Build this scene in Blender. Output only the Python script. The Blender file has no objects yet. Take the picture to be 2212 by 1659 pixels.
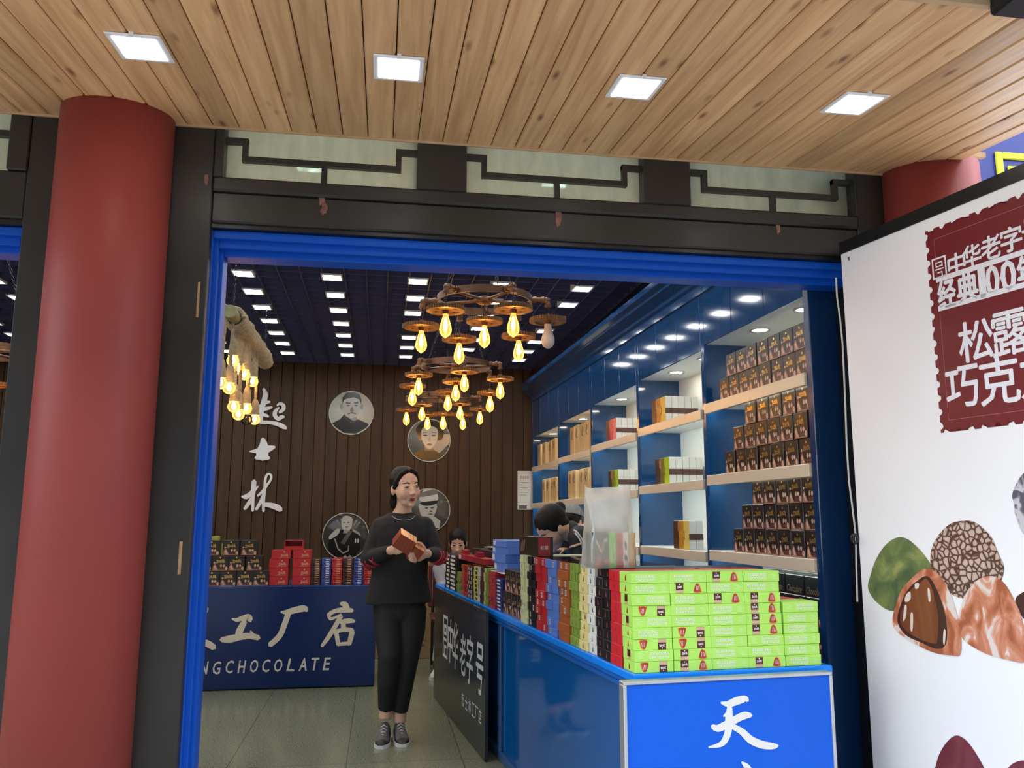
import bpy, bmesh, math, random
from mathutils import Vector, Matrix, Euler
random.seed(7)
SC = bpy.context.scene
COL = SC.collection
R_ = math.radians
# ------------------------------------------------------------------ camera
ZC = 1.30
FPX, CX, CY = 1800.0, 1106.0, 829.5
_p, _y, _r = R_(9.13), R_(8.9), R_(0.12)
_fw = Vector((math.sin(_y)*math.cos(_p), math.cos(_y)*math.cos(_p), math.sin(_p)))
_rt = _fw.cross(Vector((0, 0, 1))).normalized()
_up = _rt.cross(_fw)
_rr = _rt*math.cos(_r) + _up*math.sin(_r)
_uu = _up*math.cos(_r) - _rt*math.sin(_r)
CAM = Vector((0, 0, ZC))
cd = bpy.data.cameras.new('camera')
co = bpy.data.objects.new('camera', cd); COL.objects.link(co)
cd.sensor_fit = 'HORIZONTAL'; cd.sensor_width = 36.0; cd.lens = 36.0*FPX/2212.0
cd.clip_start = 0.05; cd.clip_end = 200
co.matrix_world = Matrix(((_rr.x, _uu.x, -_fw.x, 0), (_rr.y, _uu.y, -_fw.y, 0), (_rr.z, _uu.z, -_fw.z, ZC), (0, 0, 0, 1)))
SC.camera = co
# ------------------------------------------------------------------ world, exposure
SC.view_settings.view_transform = 'Standard'
SC.view_settings.look = 'None'
SC.view_settings.exposure = 0.0
SC.view_settings.gamma = 1.0
SC.view_settings.use_curve_mapping = False
W = bpy.data.worlds.new('overcast_sky'); SC.world = W; W.use_nodes = True
_bg = W.node_tree.nodes['Background']
_bg.inputs[0].default_value = (0.84, 0.92, 1.0, 1); _bg.inputs[1].default_value = 5.0
SC.cycles.use_denoising = True
SC.cycles.max_bounces = 8
SC.cycles.diffuse_bounces = 4
SC.cycles.transparent_max_bounces = 12
SC.cycles.sample_clamp_indirect = 6.0
PANEL_L = 27.0       # radiance of the ceiling panels
CANOPY_L = 14.0
BULB_L = 85.0
DOWN_L = 45.0
STRIP_L = 16.0
# ------------------------------------------------------------------ helpers
def ray(px, py):
    return _rr*((px-CX)/FPX) - _uu*((py-CY)/FPX) + _fw
def at(px, py, axis, val):            # the point of a world plane seen at a photo position
    d = ray(px, py); return CAM + d*((val-CAM[axis])/d[axis])
def atp(px, py, p0, n):
    d = ray(px, py); return CAM + d*((Vector(p0)-CAM).dot(n)/d.dot(n))
def lin(c):
    return tuple(((v/255.0)/12.92 if v/255.0 <= 0.04045 else ((v/255.0+0.055)/1.055)**2.4) for v in c)
ORD = ['first', 'second', 'third', 'fourth', 'fifth', 'sixth', 'seventh', 'eighth', 'ninth', 'tenth', 'eleventh', 'twelfth', 'thirteenth', 'fourteenth', 'fifteenth', 'sixteenth']
LAY = {1: 'top', 2: 'second', 3: 'third', 4: 'fourth', 5: 'fifth', 6: 'sixth', 7: 'seventh', 8: 'eighth', 9: 'ninth', 10: 'tenth', 11: 'eleventh', 12: 'twelfth'}
MATS = {}
def mat(name, col, rough=0.5, metal=0.0, spec=0.5, emit=None, es=0.0, noise=0.0, nscale=6.0, coat=0.0, bump=0.0, bscale=60.0, stretch=(1, 1, 1), rvar=0.0, trans=0.0, alpha=1.0, island=0.0):
    if name in MATS: return MATS[name]
    m = bpy.data.materials.new(name); m.use_nodes = True
    nt = m.node_tree; b = nt.nodes['Principled BSDF']
    c = tuple(col[:3])
    b.inputs['Base Color'].default_value = (*c, 1); b.inputs['Roughness'].default_value = rough
    b.inputs['Metallic'].default_value = metal; b.inputs['Specular IOR Level'].default_value = spec
    b.inputs['Coat Weight'].default_value = coat; b.inputs['Coat Roughness'].default_value = 0.06
    b.inputs['Transmission Weight'].default_value = trans; b.inputs['Alpha'].default_value = alpha
    if emit:
        b.inputs['Emission Color'].default_value = (*emit, 1); b.inputs['Emission Strength'].default_value = es
    tc = None
    if noise or bump or rvar:
        tc = nt.nodes.new('ShaderNodeTexCoord'); mp = nt.nodes.new('ShaderNodeMapping'); mp.inputs['Scale'].default_value = stretch
        nt.links.new(tc.outputs['Object'], mp.inputs['Vector'])
    if noise or island:
        mx = nt.nodes.new('ShaderNodeHueSaturation'); mx.inputs['Color'].default_value = (*c, 1)
        val = None
        if noise:
            n = nt.nodes.new('ShaderNodeTexNoise'); n.inputs['Scale'].default_value = nscale; n.inputs['Detail'].default_value = 5
            nt.links.new(mp.outputs[0], n.inputs['Vector'])
            mr = nt.nodes.new('ShaderNodeMapRange'); mr.inputs[1].default_value = 0.25; mr.inputs[2].default_value = 0.75
            mr.inputs[3].default_value = 1-noise; mr.inputs[4].default_value = 1+noise
            nt.links.new(n.outputs[0], mr.inputs[0]); val = mr.outputs[0]
        if island:
            g = nt.nodes.new('ShaderNodeNewGeometry'); mi = nt.nodes.new('ShaderNodeMapRange')
            mi.inputs[3].default_value = 1-island; mi.inputs[4].default_value = 1+island
            nt.links.new(g.outputs['Random Per Island'], mi.inputs[0])
            if val:
                mu = nt.nodes.new('ShaderNodeMath'); mu.operation = 'MULTIPLY'
                nt.links.new(val, mu.inputs[0]); nt.links.new(mi.outputs[0], mu.inputs[1]); val = mu.outputs[0]
            else: val = mi.outputs[0]
        nt.links.new(val, mx.inputs['Value']); nt.links.new(mx.outputs[0], b.inputs['Base Color'])
    if rvar:
        n2 = nt.nodes.new('ShaderNodeTexNoise'); n2.inputs['Scale'].default_value = 4; nt.links.new(mp.outputs[0], n2.inputs['Vector'])
        m2 = nt.nodes.new('ShaderNodeMapRange'); m2.inputs[3].default_value = max(0.02, rough-rvar); m2.inputs[4].default_value = rough+rvar
        nt.links.new(n2.outputs[0], m2.inputs[0]); nt.links.new(m2.outputs[0], b.inputs['Roughness'])
    if bump:
        n3 = nt.nodes.new('ShaderNodeTexNoise'); n3.inputs['Scale'].default_value = bscale; n3.inputs['Detail'].default_value = 3; nt.links.new(mp.outputs[0], n3.inputs['Vector'])
        bp = nt.nodes.new('ShaderNodeBump'); bp.inputs['Strength'].default_value = bump; bp.inputs['Distance'].default_value = 0.01
        nt.links.new(n3.outputs[0], bp.inputs['Height']); nt.links.new(bp.outputs[0], b.inputs['Normal'])
    MATS[name] = m
    return m
def glow(name, col, s):
    if name in MATS: return MATS[name]
    m = bpy.data.materials.new(name); m.use_nodes = True; nt = m.node_tree
    b = nt.nodes['Principled BSDF']; b.inputs['Base Color'].default_value = (0.8, 0.8, 0.8, 1)
    b.inputs['Emission Color'].default_value = (*col, 1); b.inputs['Emission Strength'].default_value = s
    MATS[name] = m; return m

def tag(o, label=None, cat=None, group=None, kind=None):
    if label: o['label'] = label
    if cat: o['category'] = cat
    if group: o['group'] = group
    if kind: o['kind'] = kind
    return o
def link(o, parent=None):
    COL.objects.link(o)
    if parent is not None: o.parent = parent
    return o
def thing(name, label, cat, loc=(0, 0, 0), rz=0.0, group=None, kind=None):
    o = bpy.data.objects.new(name, None); o.empty_display_size = 0.05
    link(o); o.location = loc; o.rotation_euler = (0, 0, rz)
    return tag(o, label, cat, group, kind)
NOREC = set()                         # flat prints whose facing is already right
def keep(bm): NOREC.add(id(bm))
def mesh(name, bm, mats, smooth=False):
    me = bpy.data.meshes.new(name)
    if id(bm) in NOREC: NOREC.discard(id(bm))
    else: bmesh.ops.recalc_face_normals(bm, faces=bm.faces[:])
    bm.to_mesh(me); bm.free()
    for m in (mats if isinstance(mats, (list, tuple)) else [mats]): me.materials.append(m)
    if smooth:
        me.polygons.foreach_set('use_smooth', [True]*len(me.polygons))
        try: me.set_sharp_from_angle(angle=R_(40))
        except Exception: pass
    return me
def obj(name, bm, mats, parent=None, loc=(0, 0, 0), rot=(0, 0, 0), smooth=False):
    me = bm if isinstance(bm, bpy.types.Mesh) else mesh(name, bm, mats, smooth)
    o = bpy.data.objects.new(name, me); link(o, parent); o.location = loc; o.rotation_euler = rot
    return o
def struct(name, bm, mats, parent=None, **k):
    o = obj(name, bm, mats, parent, **k)
    if parent is None: o['kind'] = 'structure'
    return o
def NB(): return bmesh.new()
def box(bm, x0, x1, y0, y1, z0, z1, mi=0, M=None):
    v = [bm.verts.new(p if M is None else M @ Vector(p)) for p in ((x0, y0, z0), (x1, y0, z0), (x1, y1, z0), (x0, y1, z0), (x0, y0, z1), (x1, y0, z1), (x1, y1, z1), (x0, y1, z1))]
    fs = []
    for q in ((3, 2, 1, 0), (4, 5, 6, 7), (0, 1, 5, 4), (1, 2, 6, 5), (2, 3, 7, 6), (3, 0, 4, 7)):   # bottom, top, -y, +x, +y, -x
        f = bm.faces.new([v[i] for i in q]); f.material_index = mi; fs.append(f)
    return fs
def bbox(bm, x0, x1, y0, y1, z0, z1, b=0.004, mi=0, seg=1, M=None):   # bevelled box
    t = bmesh.new(); box(t, x0, x1, y0, y1, z0, z1, mi)
    bmesh.ops.bevel(t, geom=t.edges[:], offset=b, segments=seg, affect='EDGES', profile=0.6)
    add_bm(bm, t, M)
def add_bm(bm, t, M=None, mi=None):
    mp = {}
    for v in t.verts: mp[v] = bm.verts.new(v.co if M is None else M @ v.co)
    for f in t.faces:
        try: g = bm.faces.new([mp[v] for v in f.verts])
        except ValueError: continue
        g.material_index = f.material_index if mi is None else mi; g.smooth = f.smooth
    t.free()
def frames(pts):
    n = len(pts); T = []
    for i in range(n):
        a = pts[max(0, i-1)]; b = pts[min(n-1, i+1)]; T.append((b-a).normalized())
    return T
def tube(bm, pts, rad, seg=10, mi=0, side=(1, 0, 0), cap=True, closed=False):
    pts = [Vector(p) for p in pts]; n = len(pts)
    if not isinstance(rad, (list, tuple)) or (isinstance(rad, tuple) and len(rad) == 2 and n != 2): rad = [rad]*n
    T = frames(pts)
    if closed:
        T = [(pts[(i+1) % n]-pts[i-1]).normalized() for i in range(n)]
    s = Vector(side); s = s - T[0]*s.dot(T[0])
    if s.length < 1e-4: s = Vector((0, 1, 0)) - T[0]*T[0].y
    s.normalize(); rings = []
    for i in range(n):
        s = s - T[i]*s.dot(T[i]); s.normalize(); b = T[i].cross(s)
        r = rad[i]; a_, b_ = (r, r) if not isinstance(r, (list, tuple)) else r
        rings.append([bm.verts.new(pts[i] + s*(a_*math.cos(2*math.pi*k/seg)) + b*(b_*math.sin(2*math.pi*k/seg))) for k in range(seg)])
    for i in range(n if closed else n-1):
        r0, r1 = rings[i], rings[(i+1) % n]
        for k in range(seg):
            f = bm.faces.new((r0[k], r0[(k+1) % seg], r1[(k+1) % seg], r1[k])); f.material_index = mi; f.smooth = True
    if cap and not closed:
        f = bm.faces.new(rings[0][::-1]); f.material_index = mi
        f = bm.faces.new(rings[-1]); f.material_index = mi
def cyl(bm, p0, p1, r0, r1=None, seg=16, mi=0):
    tube(bm, [p0, p1], [r0, r0 if r1 is None else r1], seg, mi)
def lathe(bm, prof, seg=20, mi=0, M=None):           # profile [(r, z)] about z
    rings = []
    for r, z in prof:
        if r < 1e-5: rings.append([bm.verts.new((0, 0, z) if M is None else M @ Vector((0, 0, z)))]); continue
        rings.append([bm.verts.new((r*math.cos(2*math.pi*k/seg), r*math.sin(2*math.pi*k/seg), z) if M is None else M @ Vector((r*math.cos(2*math.pi*k/seg), r*math.sin(2*math.pi*k/seg), z))) for k in range(seg)])
    for a, b in zip(rings[:-1], rings[1:]):
        for k in range(seg):
            k2 = (k+1) % seg
            if len(a) == 1 and len(b) == 1: continue
            if len(a) == 1: f = bm.faces.new((a[0], b[k2], b[k]))
            elif len(b) == 1: f = bm.faces.new((a[k], a[k2], b[0]))
            else: f = bm.faces.new((a[k], a[k2], b[k2], b[k]))
            f.material_index = mi; f.smooth = True
    closed = abs(prof[0][0]-prof[-1][0]) < 1e-7 and abs(prof[0][1]-prof[-1][1]) < 1e-7
    for rg, fl in (() if closed else ((rings[0], True), (rings[-1], False))):
        if len(rg) > 1:
            f = bm.faces.new(rg[::-1] if fl else rg); f.material_index = mi
def ell(bm, c, r, M=None, seg=16, mi=0):
    A = Matrix.Translation(Vector(c)) @ Matrix.Diagonal((r[0], r[1], r[2], 1))
    if M is not None: A = M @ A
    n = seg//2
    lathe(bm, [(math.sin(math.pi*i/n) if 0 < i < n else 0.0, -math.cos(math.pi*i/n)) for i in range(n+1)], seg, mi, A)
def prism(bm, pts, axis_pts, mi=0):
    """closed 2-D outline already in 3-D (pts), extruded by vector axis_pts; star/concave outlines welcome"""
    ex = Vector(axis_pts)
    a = [bm.verts.new(p) for p in pts]; b = [bm.verts.new(Vector(p)+ex) for p in pts]
    n = len(pts)
    for q in (a[::-1], b):
        f = bm.faces.new(q); f.material_index = mi
        if n > 4: bmesh.ops.triangulate(bm, faces=[f], ngon_method='EAR_CLIP')
    for i in range(n):
        f = bm.faces.new((a[i], a[(i+1) % n], b[(i+1) % n], b[i])); f.material_index = mi
def smooth2(pts, k=4):                # closed Catmull-Rom outline
    n = len(pts); out = []
    for i in range(n):
        p0, p1, p2, p3 = (Vector(pts[(i+j-1) % n]) for j in range(4))
        for s in range(k):
            t = s/k
            out.append(0.5*((2*p1) + (p2-p0)*t + (2*p0-5*p1+4*p2-p3)*t*t + (3*p1-p0-3*p2+p3)*t**3))
    return out
def stroke2(st, k=5):                 # brush stroke [(x, y, width)] -> outline
    n = len(st); P = []
    for i in range(n-1):
        q = [Vector(st[max(0, min(n-1, i+j-1))]) for j in range(4)]
        for s in range(k):
            t = s/k
            P.append(0.5*((2*q[1]) + (q[2]-q[0])*t + (2*q[0]-5*q[1]+4*q[2]-q[3])*t*t + (3*q[1]-q[0]-3*q[2]+q[3])*t**3))
    P.append(Vector(st[-1]))
    L, Rr = [], []
    for i, p in enumerate(P):
        a = P[max(0, i-1)]; b = P[min(len(P)-1, i+1)]
        d = Vector((b.x-a.x, b.y-a.y))
        if d.length < 1e-6: continue
        d.normalize(); nrm = Vector((-d.y, d.x)); w = max(p.z, 1)/2
        L.append(Vector((p.x, p.y))+nrm*w); Rr.append(Vector((p.x, p.y))-nrm*w)
        if i == 0: d0, w0, c0 = d, w, Vector((p.x, p.y))
        d1, w1, c1 = d, w, Vector((p.x, p.y))
    return L, Rr, (c0-d0*w0*0.8), (c1+d1*w1*0.8)
def strokes(bm, sts, to3d, ex, mi=0):
    """brush strokes as thin solid ribbons; to3d maps crop x,y to a 3-D point, ex is the extrusion"""
    ex = Vector(ex); step = -ex.normalized()*0.00025
    for si, st in enumerate(sts):
        L, Rr, c0, c1 = stroke2(st)
        T3 = lambda p: Vector(to3d(p.x, p.y))+step*si
        A = [bm.verts.new(T3(p)) for p in L]; B = [bm.verts.new(T3(p)) for p in Rr]
        e0 = bm.verts.new(T3(c0)); e1 = bm.verts.new(T3(c1))
        dup = {v: bm.verts.new(v.co+ex) for v in A+B+[e0, e1]}
        def two(vs):
            f = bm.faces.new(vs); f.material_index = mi
            f = bm.faces.new([dup[v] for v in vs][::-1]); f.material_index = mi
        for i in range(len(A)-1): two((A[i], A[i+1], B[i+1], B[i]))
        two((e0, A[0], B[0])); two((A[-1], e1, B[-1]))
        rim = [e0]+A+[e1]+B[::-1]
        for i in range(len(rim)):
            a, b = rim[i], rim[(i+1) % len(rim)]
            f = bm.faces.new((b, a, dup[a], dup[b])); f.material_index = mi
_TXT = {}
def text_bm(s, size=1.0, bold=0.0, shear=0.0, spacing=1.0, align='CENTER', line=1.0, res=2, ext=0.0):
    """flat lettering in the XY plane, as a bmesh"""
    cu = bpy.data.curves.new('lettering', 'FONT'); cu.body = s; cu.size = size; cu.offset = bold; cu.shear = shear
    cu.space_character = spacing; cu.align_x = align; cu.align_y = 'CENTER'; cu.space_line = line; cu.resolution_u = res; cu.extrude = ext
    o = bpy.data.objects.new('lettering', cu); COL.objects.link(o)
    bpy.context.view_layer.update()
    dg = bpy.context.evaluated_depsgraph_get()
    me = bpy.data.meshes.new_from_object(o.evaluated_get(dg))
    t = bmesh.new(); t.from_mesh(me)
    bpy.data.objects.remove(o); bpy.data.curves.remove(cu); bpy.data.meshes.remove(me)
    for f in t.faces: f.material_index = 0; f.smooth = False
    return t
def put_text(bm, s, M, mi=0, fit=None, heavy=0.0, **k):
    t = text_bm(s, **k)
    if fit:
        xs = [v.co.x for v in t.verts]; ys = [v.co.y for v in t.verts]
        sx = fit[0]/(max(xs)-min(xs)); sy = fit[1]/(max(ys)-min(ys)); cx = (max(xs)+min(xs))/2; cy = (max(ys)+min(ys))/2
        for v in t.verts: v.co = Vector(((v.co.x-cx)*sx, (v.co.y-cy)*sy, v.co.z))
    if heavy:                      # thicker strokes: shifted copies, each a hair behind the last
        for i, (dx, dy) in enumerate(((heavy, 0), (-heavy, 0), (0, heavy), (0, -heavy))):
            add_bm(bm, t.copy(), M @ Matrix.Translation((dx, dy, -0.00012*(i+1))), mi)
    add_bm(bm, t, M, mi)
FRONT = Matrix.Rotation(R_(90), 4, 'X')            # XY text plane -> stands up facing -Y
LEFT = Matrix.Rotation(R_(-90), 4, 'Z') @ FRONT     # faces -X
def remesh(name, bm, voxel, m, parent=None, smooth=4, loc=(0, 0, 0)):
    me = bpy.data.meshes.new(name+'_src'); bmesh.ops.recalc_face_normals(bm, faces=bm.faces[:]); bm.to_mesh(me); bm.free()
    o = bpy.data.objects.new('tmp', me); COL.objects.link(o)
    md = o.modifiers.new('r', 'REMESH'); md.mode = 'VOXEL'; md.voxel_size = voxel
    if smooth:
        ms = o.modifiers.new('s', 'SMOOTH'); ms.factor = 0.5; ms.iterations = smooth
    bpy.context.view_layer.update()
    out = bpy.data.meshes.new_from_object(o.evaluated_get(bpy.context.evaluated_depsgraph_get()))
    bpy.data.objects.remove(o); bpy.data.meshes.remove(me)
    out.name = name; out.materials.clear(); out.materials.append(m)
    out.polygons.foreach_set('use_smooth', [True]*len(out.polygons))
    r = bpy.data.objects.new(name, out); link(r, parent); r.location = loc
    return r
def copy_tree(o, parent=None):
    c = o.copy(); COL.objects.link(c)
    if parent is not None: c.parent = parent
    for ch in list(o.children): copy_tree(ch, c)
    return c
# ------------------------------------------------------------------ materials
m_dark = mat('dark_brown_paint', (0.022, 0.02, 0.017), 0.42, noise=0.35, nscale=3, rvar=0.12, bump=0.08, bscale=25)
m_black = mat('black_paint', (0.008, 0.008, 0.008), 0.35)
m_red = mat('red_column_lacquer', (0.29, 0.052, 0.042), 0.48, spec=0.28, noise=0.14, nscale=2.2, rvar=0.12, stretch=(1, 1, 0.5))
m_blue = mat('blue_frame_paint', (0.002, 0.082, 0.50), 0.45, spec=0.25)
m_bluedk = mat('navy_gloss_lacquer', (0.006, 0.056, 0.175), 0.09, coat=0.6)
m_bluemid = mat('blue_counter_panel', (0.004, 0.10, 0.36), 0.07, coat=0.25)
m_slab = mat('bright_blue_counter_top', (0.003, 0.24, 0.92), 0.2, coat=0.1, spec=0.3)
m_signblue = mat('blue_sign_film', (0.001, 0.115, 0.74), 0.25, spec=0.25, bump=0.05, bscale=30)
m_signnavy = mat('navy_sign_film', (0.003, 0.020, 0.115), 0.22, bump=0.04, bscale=20)
m_signchar = mat('charcoal_sign_film', (0.022, 0.023, 0.024), 0.16)
m_white = mat('white_lettering', (0.82, 0.82, 0.80), 0.45)
m_cream = mat('cream_lettering', (0.72, 0.68, 0.56), 0.5)
m_silver = mat('aluminium_trim', (0.6, 0.62, 0.65), 0.35, metal=0.8)
m_shelf = mat('cream_shelf_edge', (0.78, 0.64, 0.45), 0.25)
m_cabwhite = mat('white_cabinet_lining', (0.78, 0.82, 0.80), 0.5)
m_floor = None
m_grille = mat('navy_ceiling_grille', (0.042, 0.048, 0.115), 0.5)
m_void = mat('dark_ceiling_void', (0.016, 0.018, 0.04), 0.9)
m_wallbrown = mat('brown_wall_boards', (0.062, 0.034, 0.017), 0.5, spec=0.22, noise=0.25, nscale=3, stretch=(6, 6, 0.4), island=0.12)
m_wallplain = mat('plain_interior_wall', (0.05, 0.04, 0.035), 0.7)
m_panel = glow('ceiling_panel_light', (0.96, 0.98, 1.0), PANEL_L)
m_canopyl = glow('canopy_panel_light', (1.0, 0.98, 0.93), CANOPY_L)
m_lampwhite = mat('white_lamp_rim', (0.75, 0.76, 0.78), 0.4)
m_down = glow('downlight_lens', (1.0, 0.95, 0.82), DOWN_L)
m_strip = glow('shelf_light_strip', (0.90, 1.0, 0.95), STRIP_L)
m_steel = mat('dark_steel', (0.05, 0.05, 0.055), 0.35, metal=0.9)
m_iron = mat('rusty_iron', (0.16, 0.085, 0.05), 0.45, metal=0.75, noise=0.4, nscale=18)
m_gear = mat('bronze_gear', (0.20, 0.105, 0.045), 0.5, metal=0.6, noise=0.3, nscale=20)
m_fil = glow('glowing_filament', (1.0, 0.62, 0.22), BULB_L)
m_rope = mat('jute_rope', (0.34, 0.27, 0.17), 0.9, bump=0.8, bscale=120, noise=0.25, nscale=40)
m_bamboo = mat('green_bamboo', (0.20, 0.19, 0.09), 0.55, noise=0.3, nscale=25)
m_frost = mat('milky_led_bulb', (0.55, 0.47, 0.43), 0.35)
m_paper = mat('white_paper', (0.75, 0.74, 0.68), 0.6)
m_carton = mat('brown_carton', (0.33, 0.21, 0.10), 0.8, noise=0.1)
m_cardink = mat('carton_print', (0.10, 0.065, 0.035), 0.8)
def bulbglass(name, col, e):
    if name in MATS: return MATS[name]
    m = bpy.data.materials.new(name); m.use_nodes = True; nt = m.node_tree; nt.nodes.clear()
    out = nt.nodes.new('ShaderNodeOutputMaterial'); tr = nt.nodes.new('ShaderNodeBsdfTransparent'); gl = nt.nodes.new('ShaderNodeBsdfGlossy')
    em = nt.nodes.new('ShaderNodeEmission'); mx = nt.nodes.new('ShaderNodeMixShader'); ad = nt.nodes.new('ShaderNodeAddShader'); fr = nt.nodes.new('ShaderNodeFresnel')
    fr.inputs[0].default_value = 1.4
    tr.inputs[0].default_value = (*col, 1); gl.inputs['Roughness'].default_value = 0.05
    em.inputs[0].default_value = (1.0, 0.50, 0.13, 1); em.inputs[1].default_value = e
    nt.links.new(fr.outputs[0], mx.inputs[0]); nt.links.new(tr.outputs[0], mx.inputs[1]); nt.links.new(gl.outputs[0], mx.inputs[2])
    nt.links.new(mx.outputs[0], ad.inputs[0]); nt.links.new(em.outputs[0], ad.inputs[1]); nt.links.new(ad.outputs[0], out.inputs[0])
    MATS[name] = m; return m
m_bulb = bulbglass('amber_lit_glass', (1.0, 0.72, 0.36), 0.75)
m_globe = bulbglass('clear_lit_glass', (1.0, 0.82, 0.55), 0.55)
m_globeoff = bulbglass('clear_unlit_glass', (0.8, 0.78, 0.72), 0.0)

def wood_mat():
    m = bpy.data.materials.new('knotty_pine'); m.use_nodes = True; nt = m.node_tree; b = nt.nodes['Principled BSDF']
    N = nt.nodes.new; Lk = nt.links.new
    tc = N('ShaderNodeTexCoord'); g = N('ShaderNodeNewGeometry')
    off = N('ShaderNodeVectorMath'); off.operation = 'SCALE'
    cmb = N('ShaderNodeCombineXYZ'); Lk(g.outputs['Random Per Island'], cmb.inputs[1]); Lk(g.outputs['Random Per Island'], cmb.inputs[2])
    Lk(cmb.outputs[0], off.inputs[0]); off.inputs['Scale'].default_value = 37.0
    add = N('ShaderNodeVectorMath'); Lk(tc.outputs['Object'], add.inputs[0]); Lk(off.outputs[0], add.inputs[1])
    mp = N('ShaderNodeMapping'); mp.inputs['Scale'].default_value = (26, 1.3, 1); Lk(add.outputs[0], mp.inputs[0])
    n = N('ShaderNodeTexNoise'); n.inputs['Scale'].default_value = 1.6; n.inputs['Detail'].default_value = 6; n.inputs['Distortion'].default_value = 0.6; Lk(mp.outputs[0], n.inputs[0])
    cr = N('ShaderNodeValToRGB'); e = cr.color_ramp.elements
    e[0].position = 0.3; e[0].color = (0.56, 0.30, 0.135, 1); e[1].position = 0.72; e[1].color = (0.80, 0.50, 0.25, 1); Lk(n.outputs[0], cr.inputs[0])
    mp2 = N('ShaderNodeMapping'); mp2.inputs['Scale'].default_value = (14.0, 4.2, 1); Lk(add.outputs[0], mp2.inputs[0])
    v = N('ShaderNodeTexVoronoi'); v.inputs['Scale'].default_value = 1.0; Lk(mp2.outputs[0], v.inputs[0])
    kr = N('ShaderNodeValToRGB'); k = kr.color_ramp.elements
    k[0].position = 0.035; k[0].color = (0, 0, 0, 1); k[1].position = 0.20; k[1].color = (1, 1, 1, 1); Lk(v.outputs['Distance'], kr.inputs[0])
    sp = N('ShaderNodeSeparateColor'); Lk(v.outputs['Color'], sp.inputs[0])
    th = N('ShaderNodeMath'); th.operation = 'GREATER_THAN'; th.inputs[1].default_value = 0.48; Lk(sp.outputs[0], th.inputs[0])
    mxk = N('ShaderNodeMath'); mxk.operation = 'MAXIMUM'; Lk(th.outputs[0], mxk.inputs[0]); Lk(kr.outputs[0], mxk.inputs[1])
    mix = N('ShaderNodeMix'); mix.data_type = 'RGBA'; mix.inputs[6].default_value = (0.20, 0.085, 0.035, 1); Lk(mxk.outputs[0], mix.inputs[0]); Lk(cr.outputs[0], mix.inputs[7])
    hs = N('ShaderNodeHueSaturation'); mr = N('ShaderNodeMapRange'); mr.inputs[3].default_value = 0.84; mr.inputs[4].default_value = 1.16
    Lk(g.outputs['Random Per Island'], mr.inputs[0]); Lk(mr.outputs[0], hs.inputs['Value']); Lk(mix.outputs[2], hs.inputs['Color'])
    Lk(hs.outputs[0], b.inputs['Base Color']); b.inputs['Roughness'].default_value = 0.42
    return m
m_wood = wood_mat()
def floor_mat():
    m = bpy.data.materials.new('speckled_granite_tiles'); m.use_nodes = True; nt = m.node_tree; b = nt.nodes['Principled BSDF']
    N = nt.nodes.new; Lk = nt.links.new
    tc = N('ShaderNodeTexCoord')
    n = N('ShaderNodeTexNoise'); n.inputs['Scale'].default_value = 130; n.inputs['Detail'].default_value = 4; Lk(tc.outputs['Object'], n.inputs[0])
    cr = N('ShaderNodeValToRGB'); e = cr.color_ramp.elements
    e[0].position = 0.33; e[0].color = (0.10, 0.108, 0.066, 1); e[1].position = 0.68; e[1].color = (0.30, 0.31, 0.21, 1); Lk(n.outputs[0], cr.inputs[0])
    br = N('ShaderNodeTexBrick'); br.offset = 0.0; br.inputs['Scale'].default_value = 1.0; br.inputs['Brick Width'].default_value = 0.62; br.inputs['Row Height'].default_value = 1.25
    br.inputs['Mortar Size'].default_value = 0.0025; br.inputs['Color1'].default_value = (1, 1, 1, 1); br.inputs['Color2'].default_value = (0.9, 0.92, 0.9, 1); br.inputs['Mortar'].default_value = (0.35, 0.35, 0.35, 1)
    mp = N('ShaderNodeMapping'); mp.inputs['Location'].default_value = (0.14, 0.2, 0); Lk(tc.outputs['Object'], mp.inputs[0]); Lk(mp.outputs[0], br.inputs[0])
    mu = N('ShaderNodeMix'); mu.data_type = 'RGBA'; mu.blend_type = 'MULTIPLY'; mu.inputs[0].default_value = 1.0
    Lk(cr.outputs[0], mu.inputs[6]); Lk(br.outputs[0], mu.inputs[7]); Lk(mu.outputs[2], b.inputs['Base Color'])
    b.inputs['Roughness'].default_value = 0.17; b.inputs['Specular IOR Level'].default_value = 0.55
    bp = N('ShaderNodeBump'); bp.inputs['Strength'].default_value = 0.03; Lk(n.outputs[0], bp.inputs['Height']); Lk(bp.outputs[0], b.inputs['Normal'])
    return m
m_floor = floor_mat()
m_street = mat('street_paving', (0.27, 0.255, 0.24), 0.8, noise=0.15, nscale=3)
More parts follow.
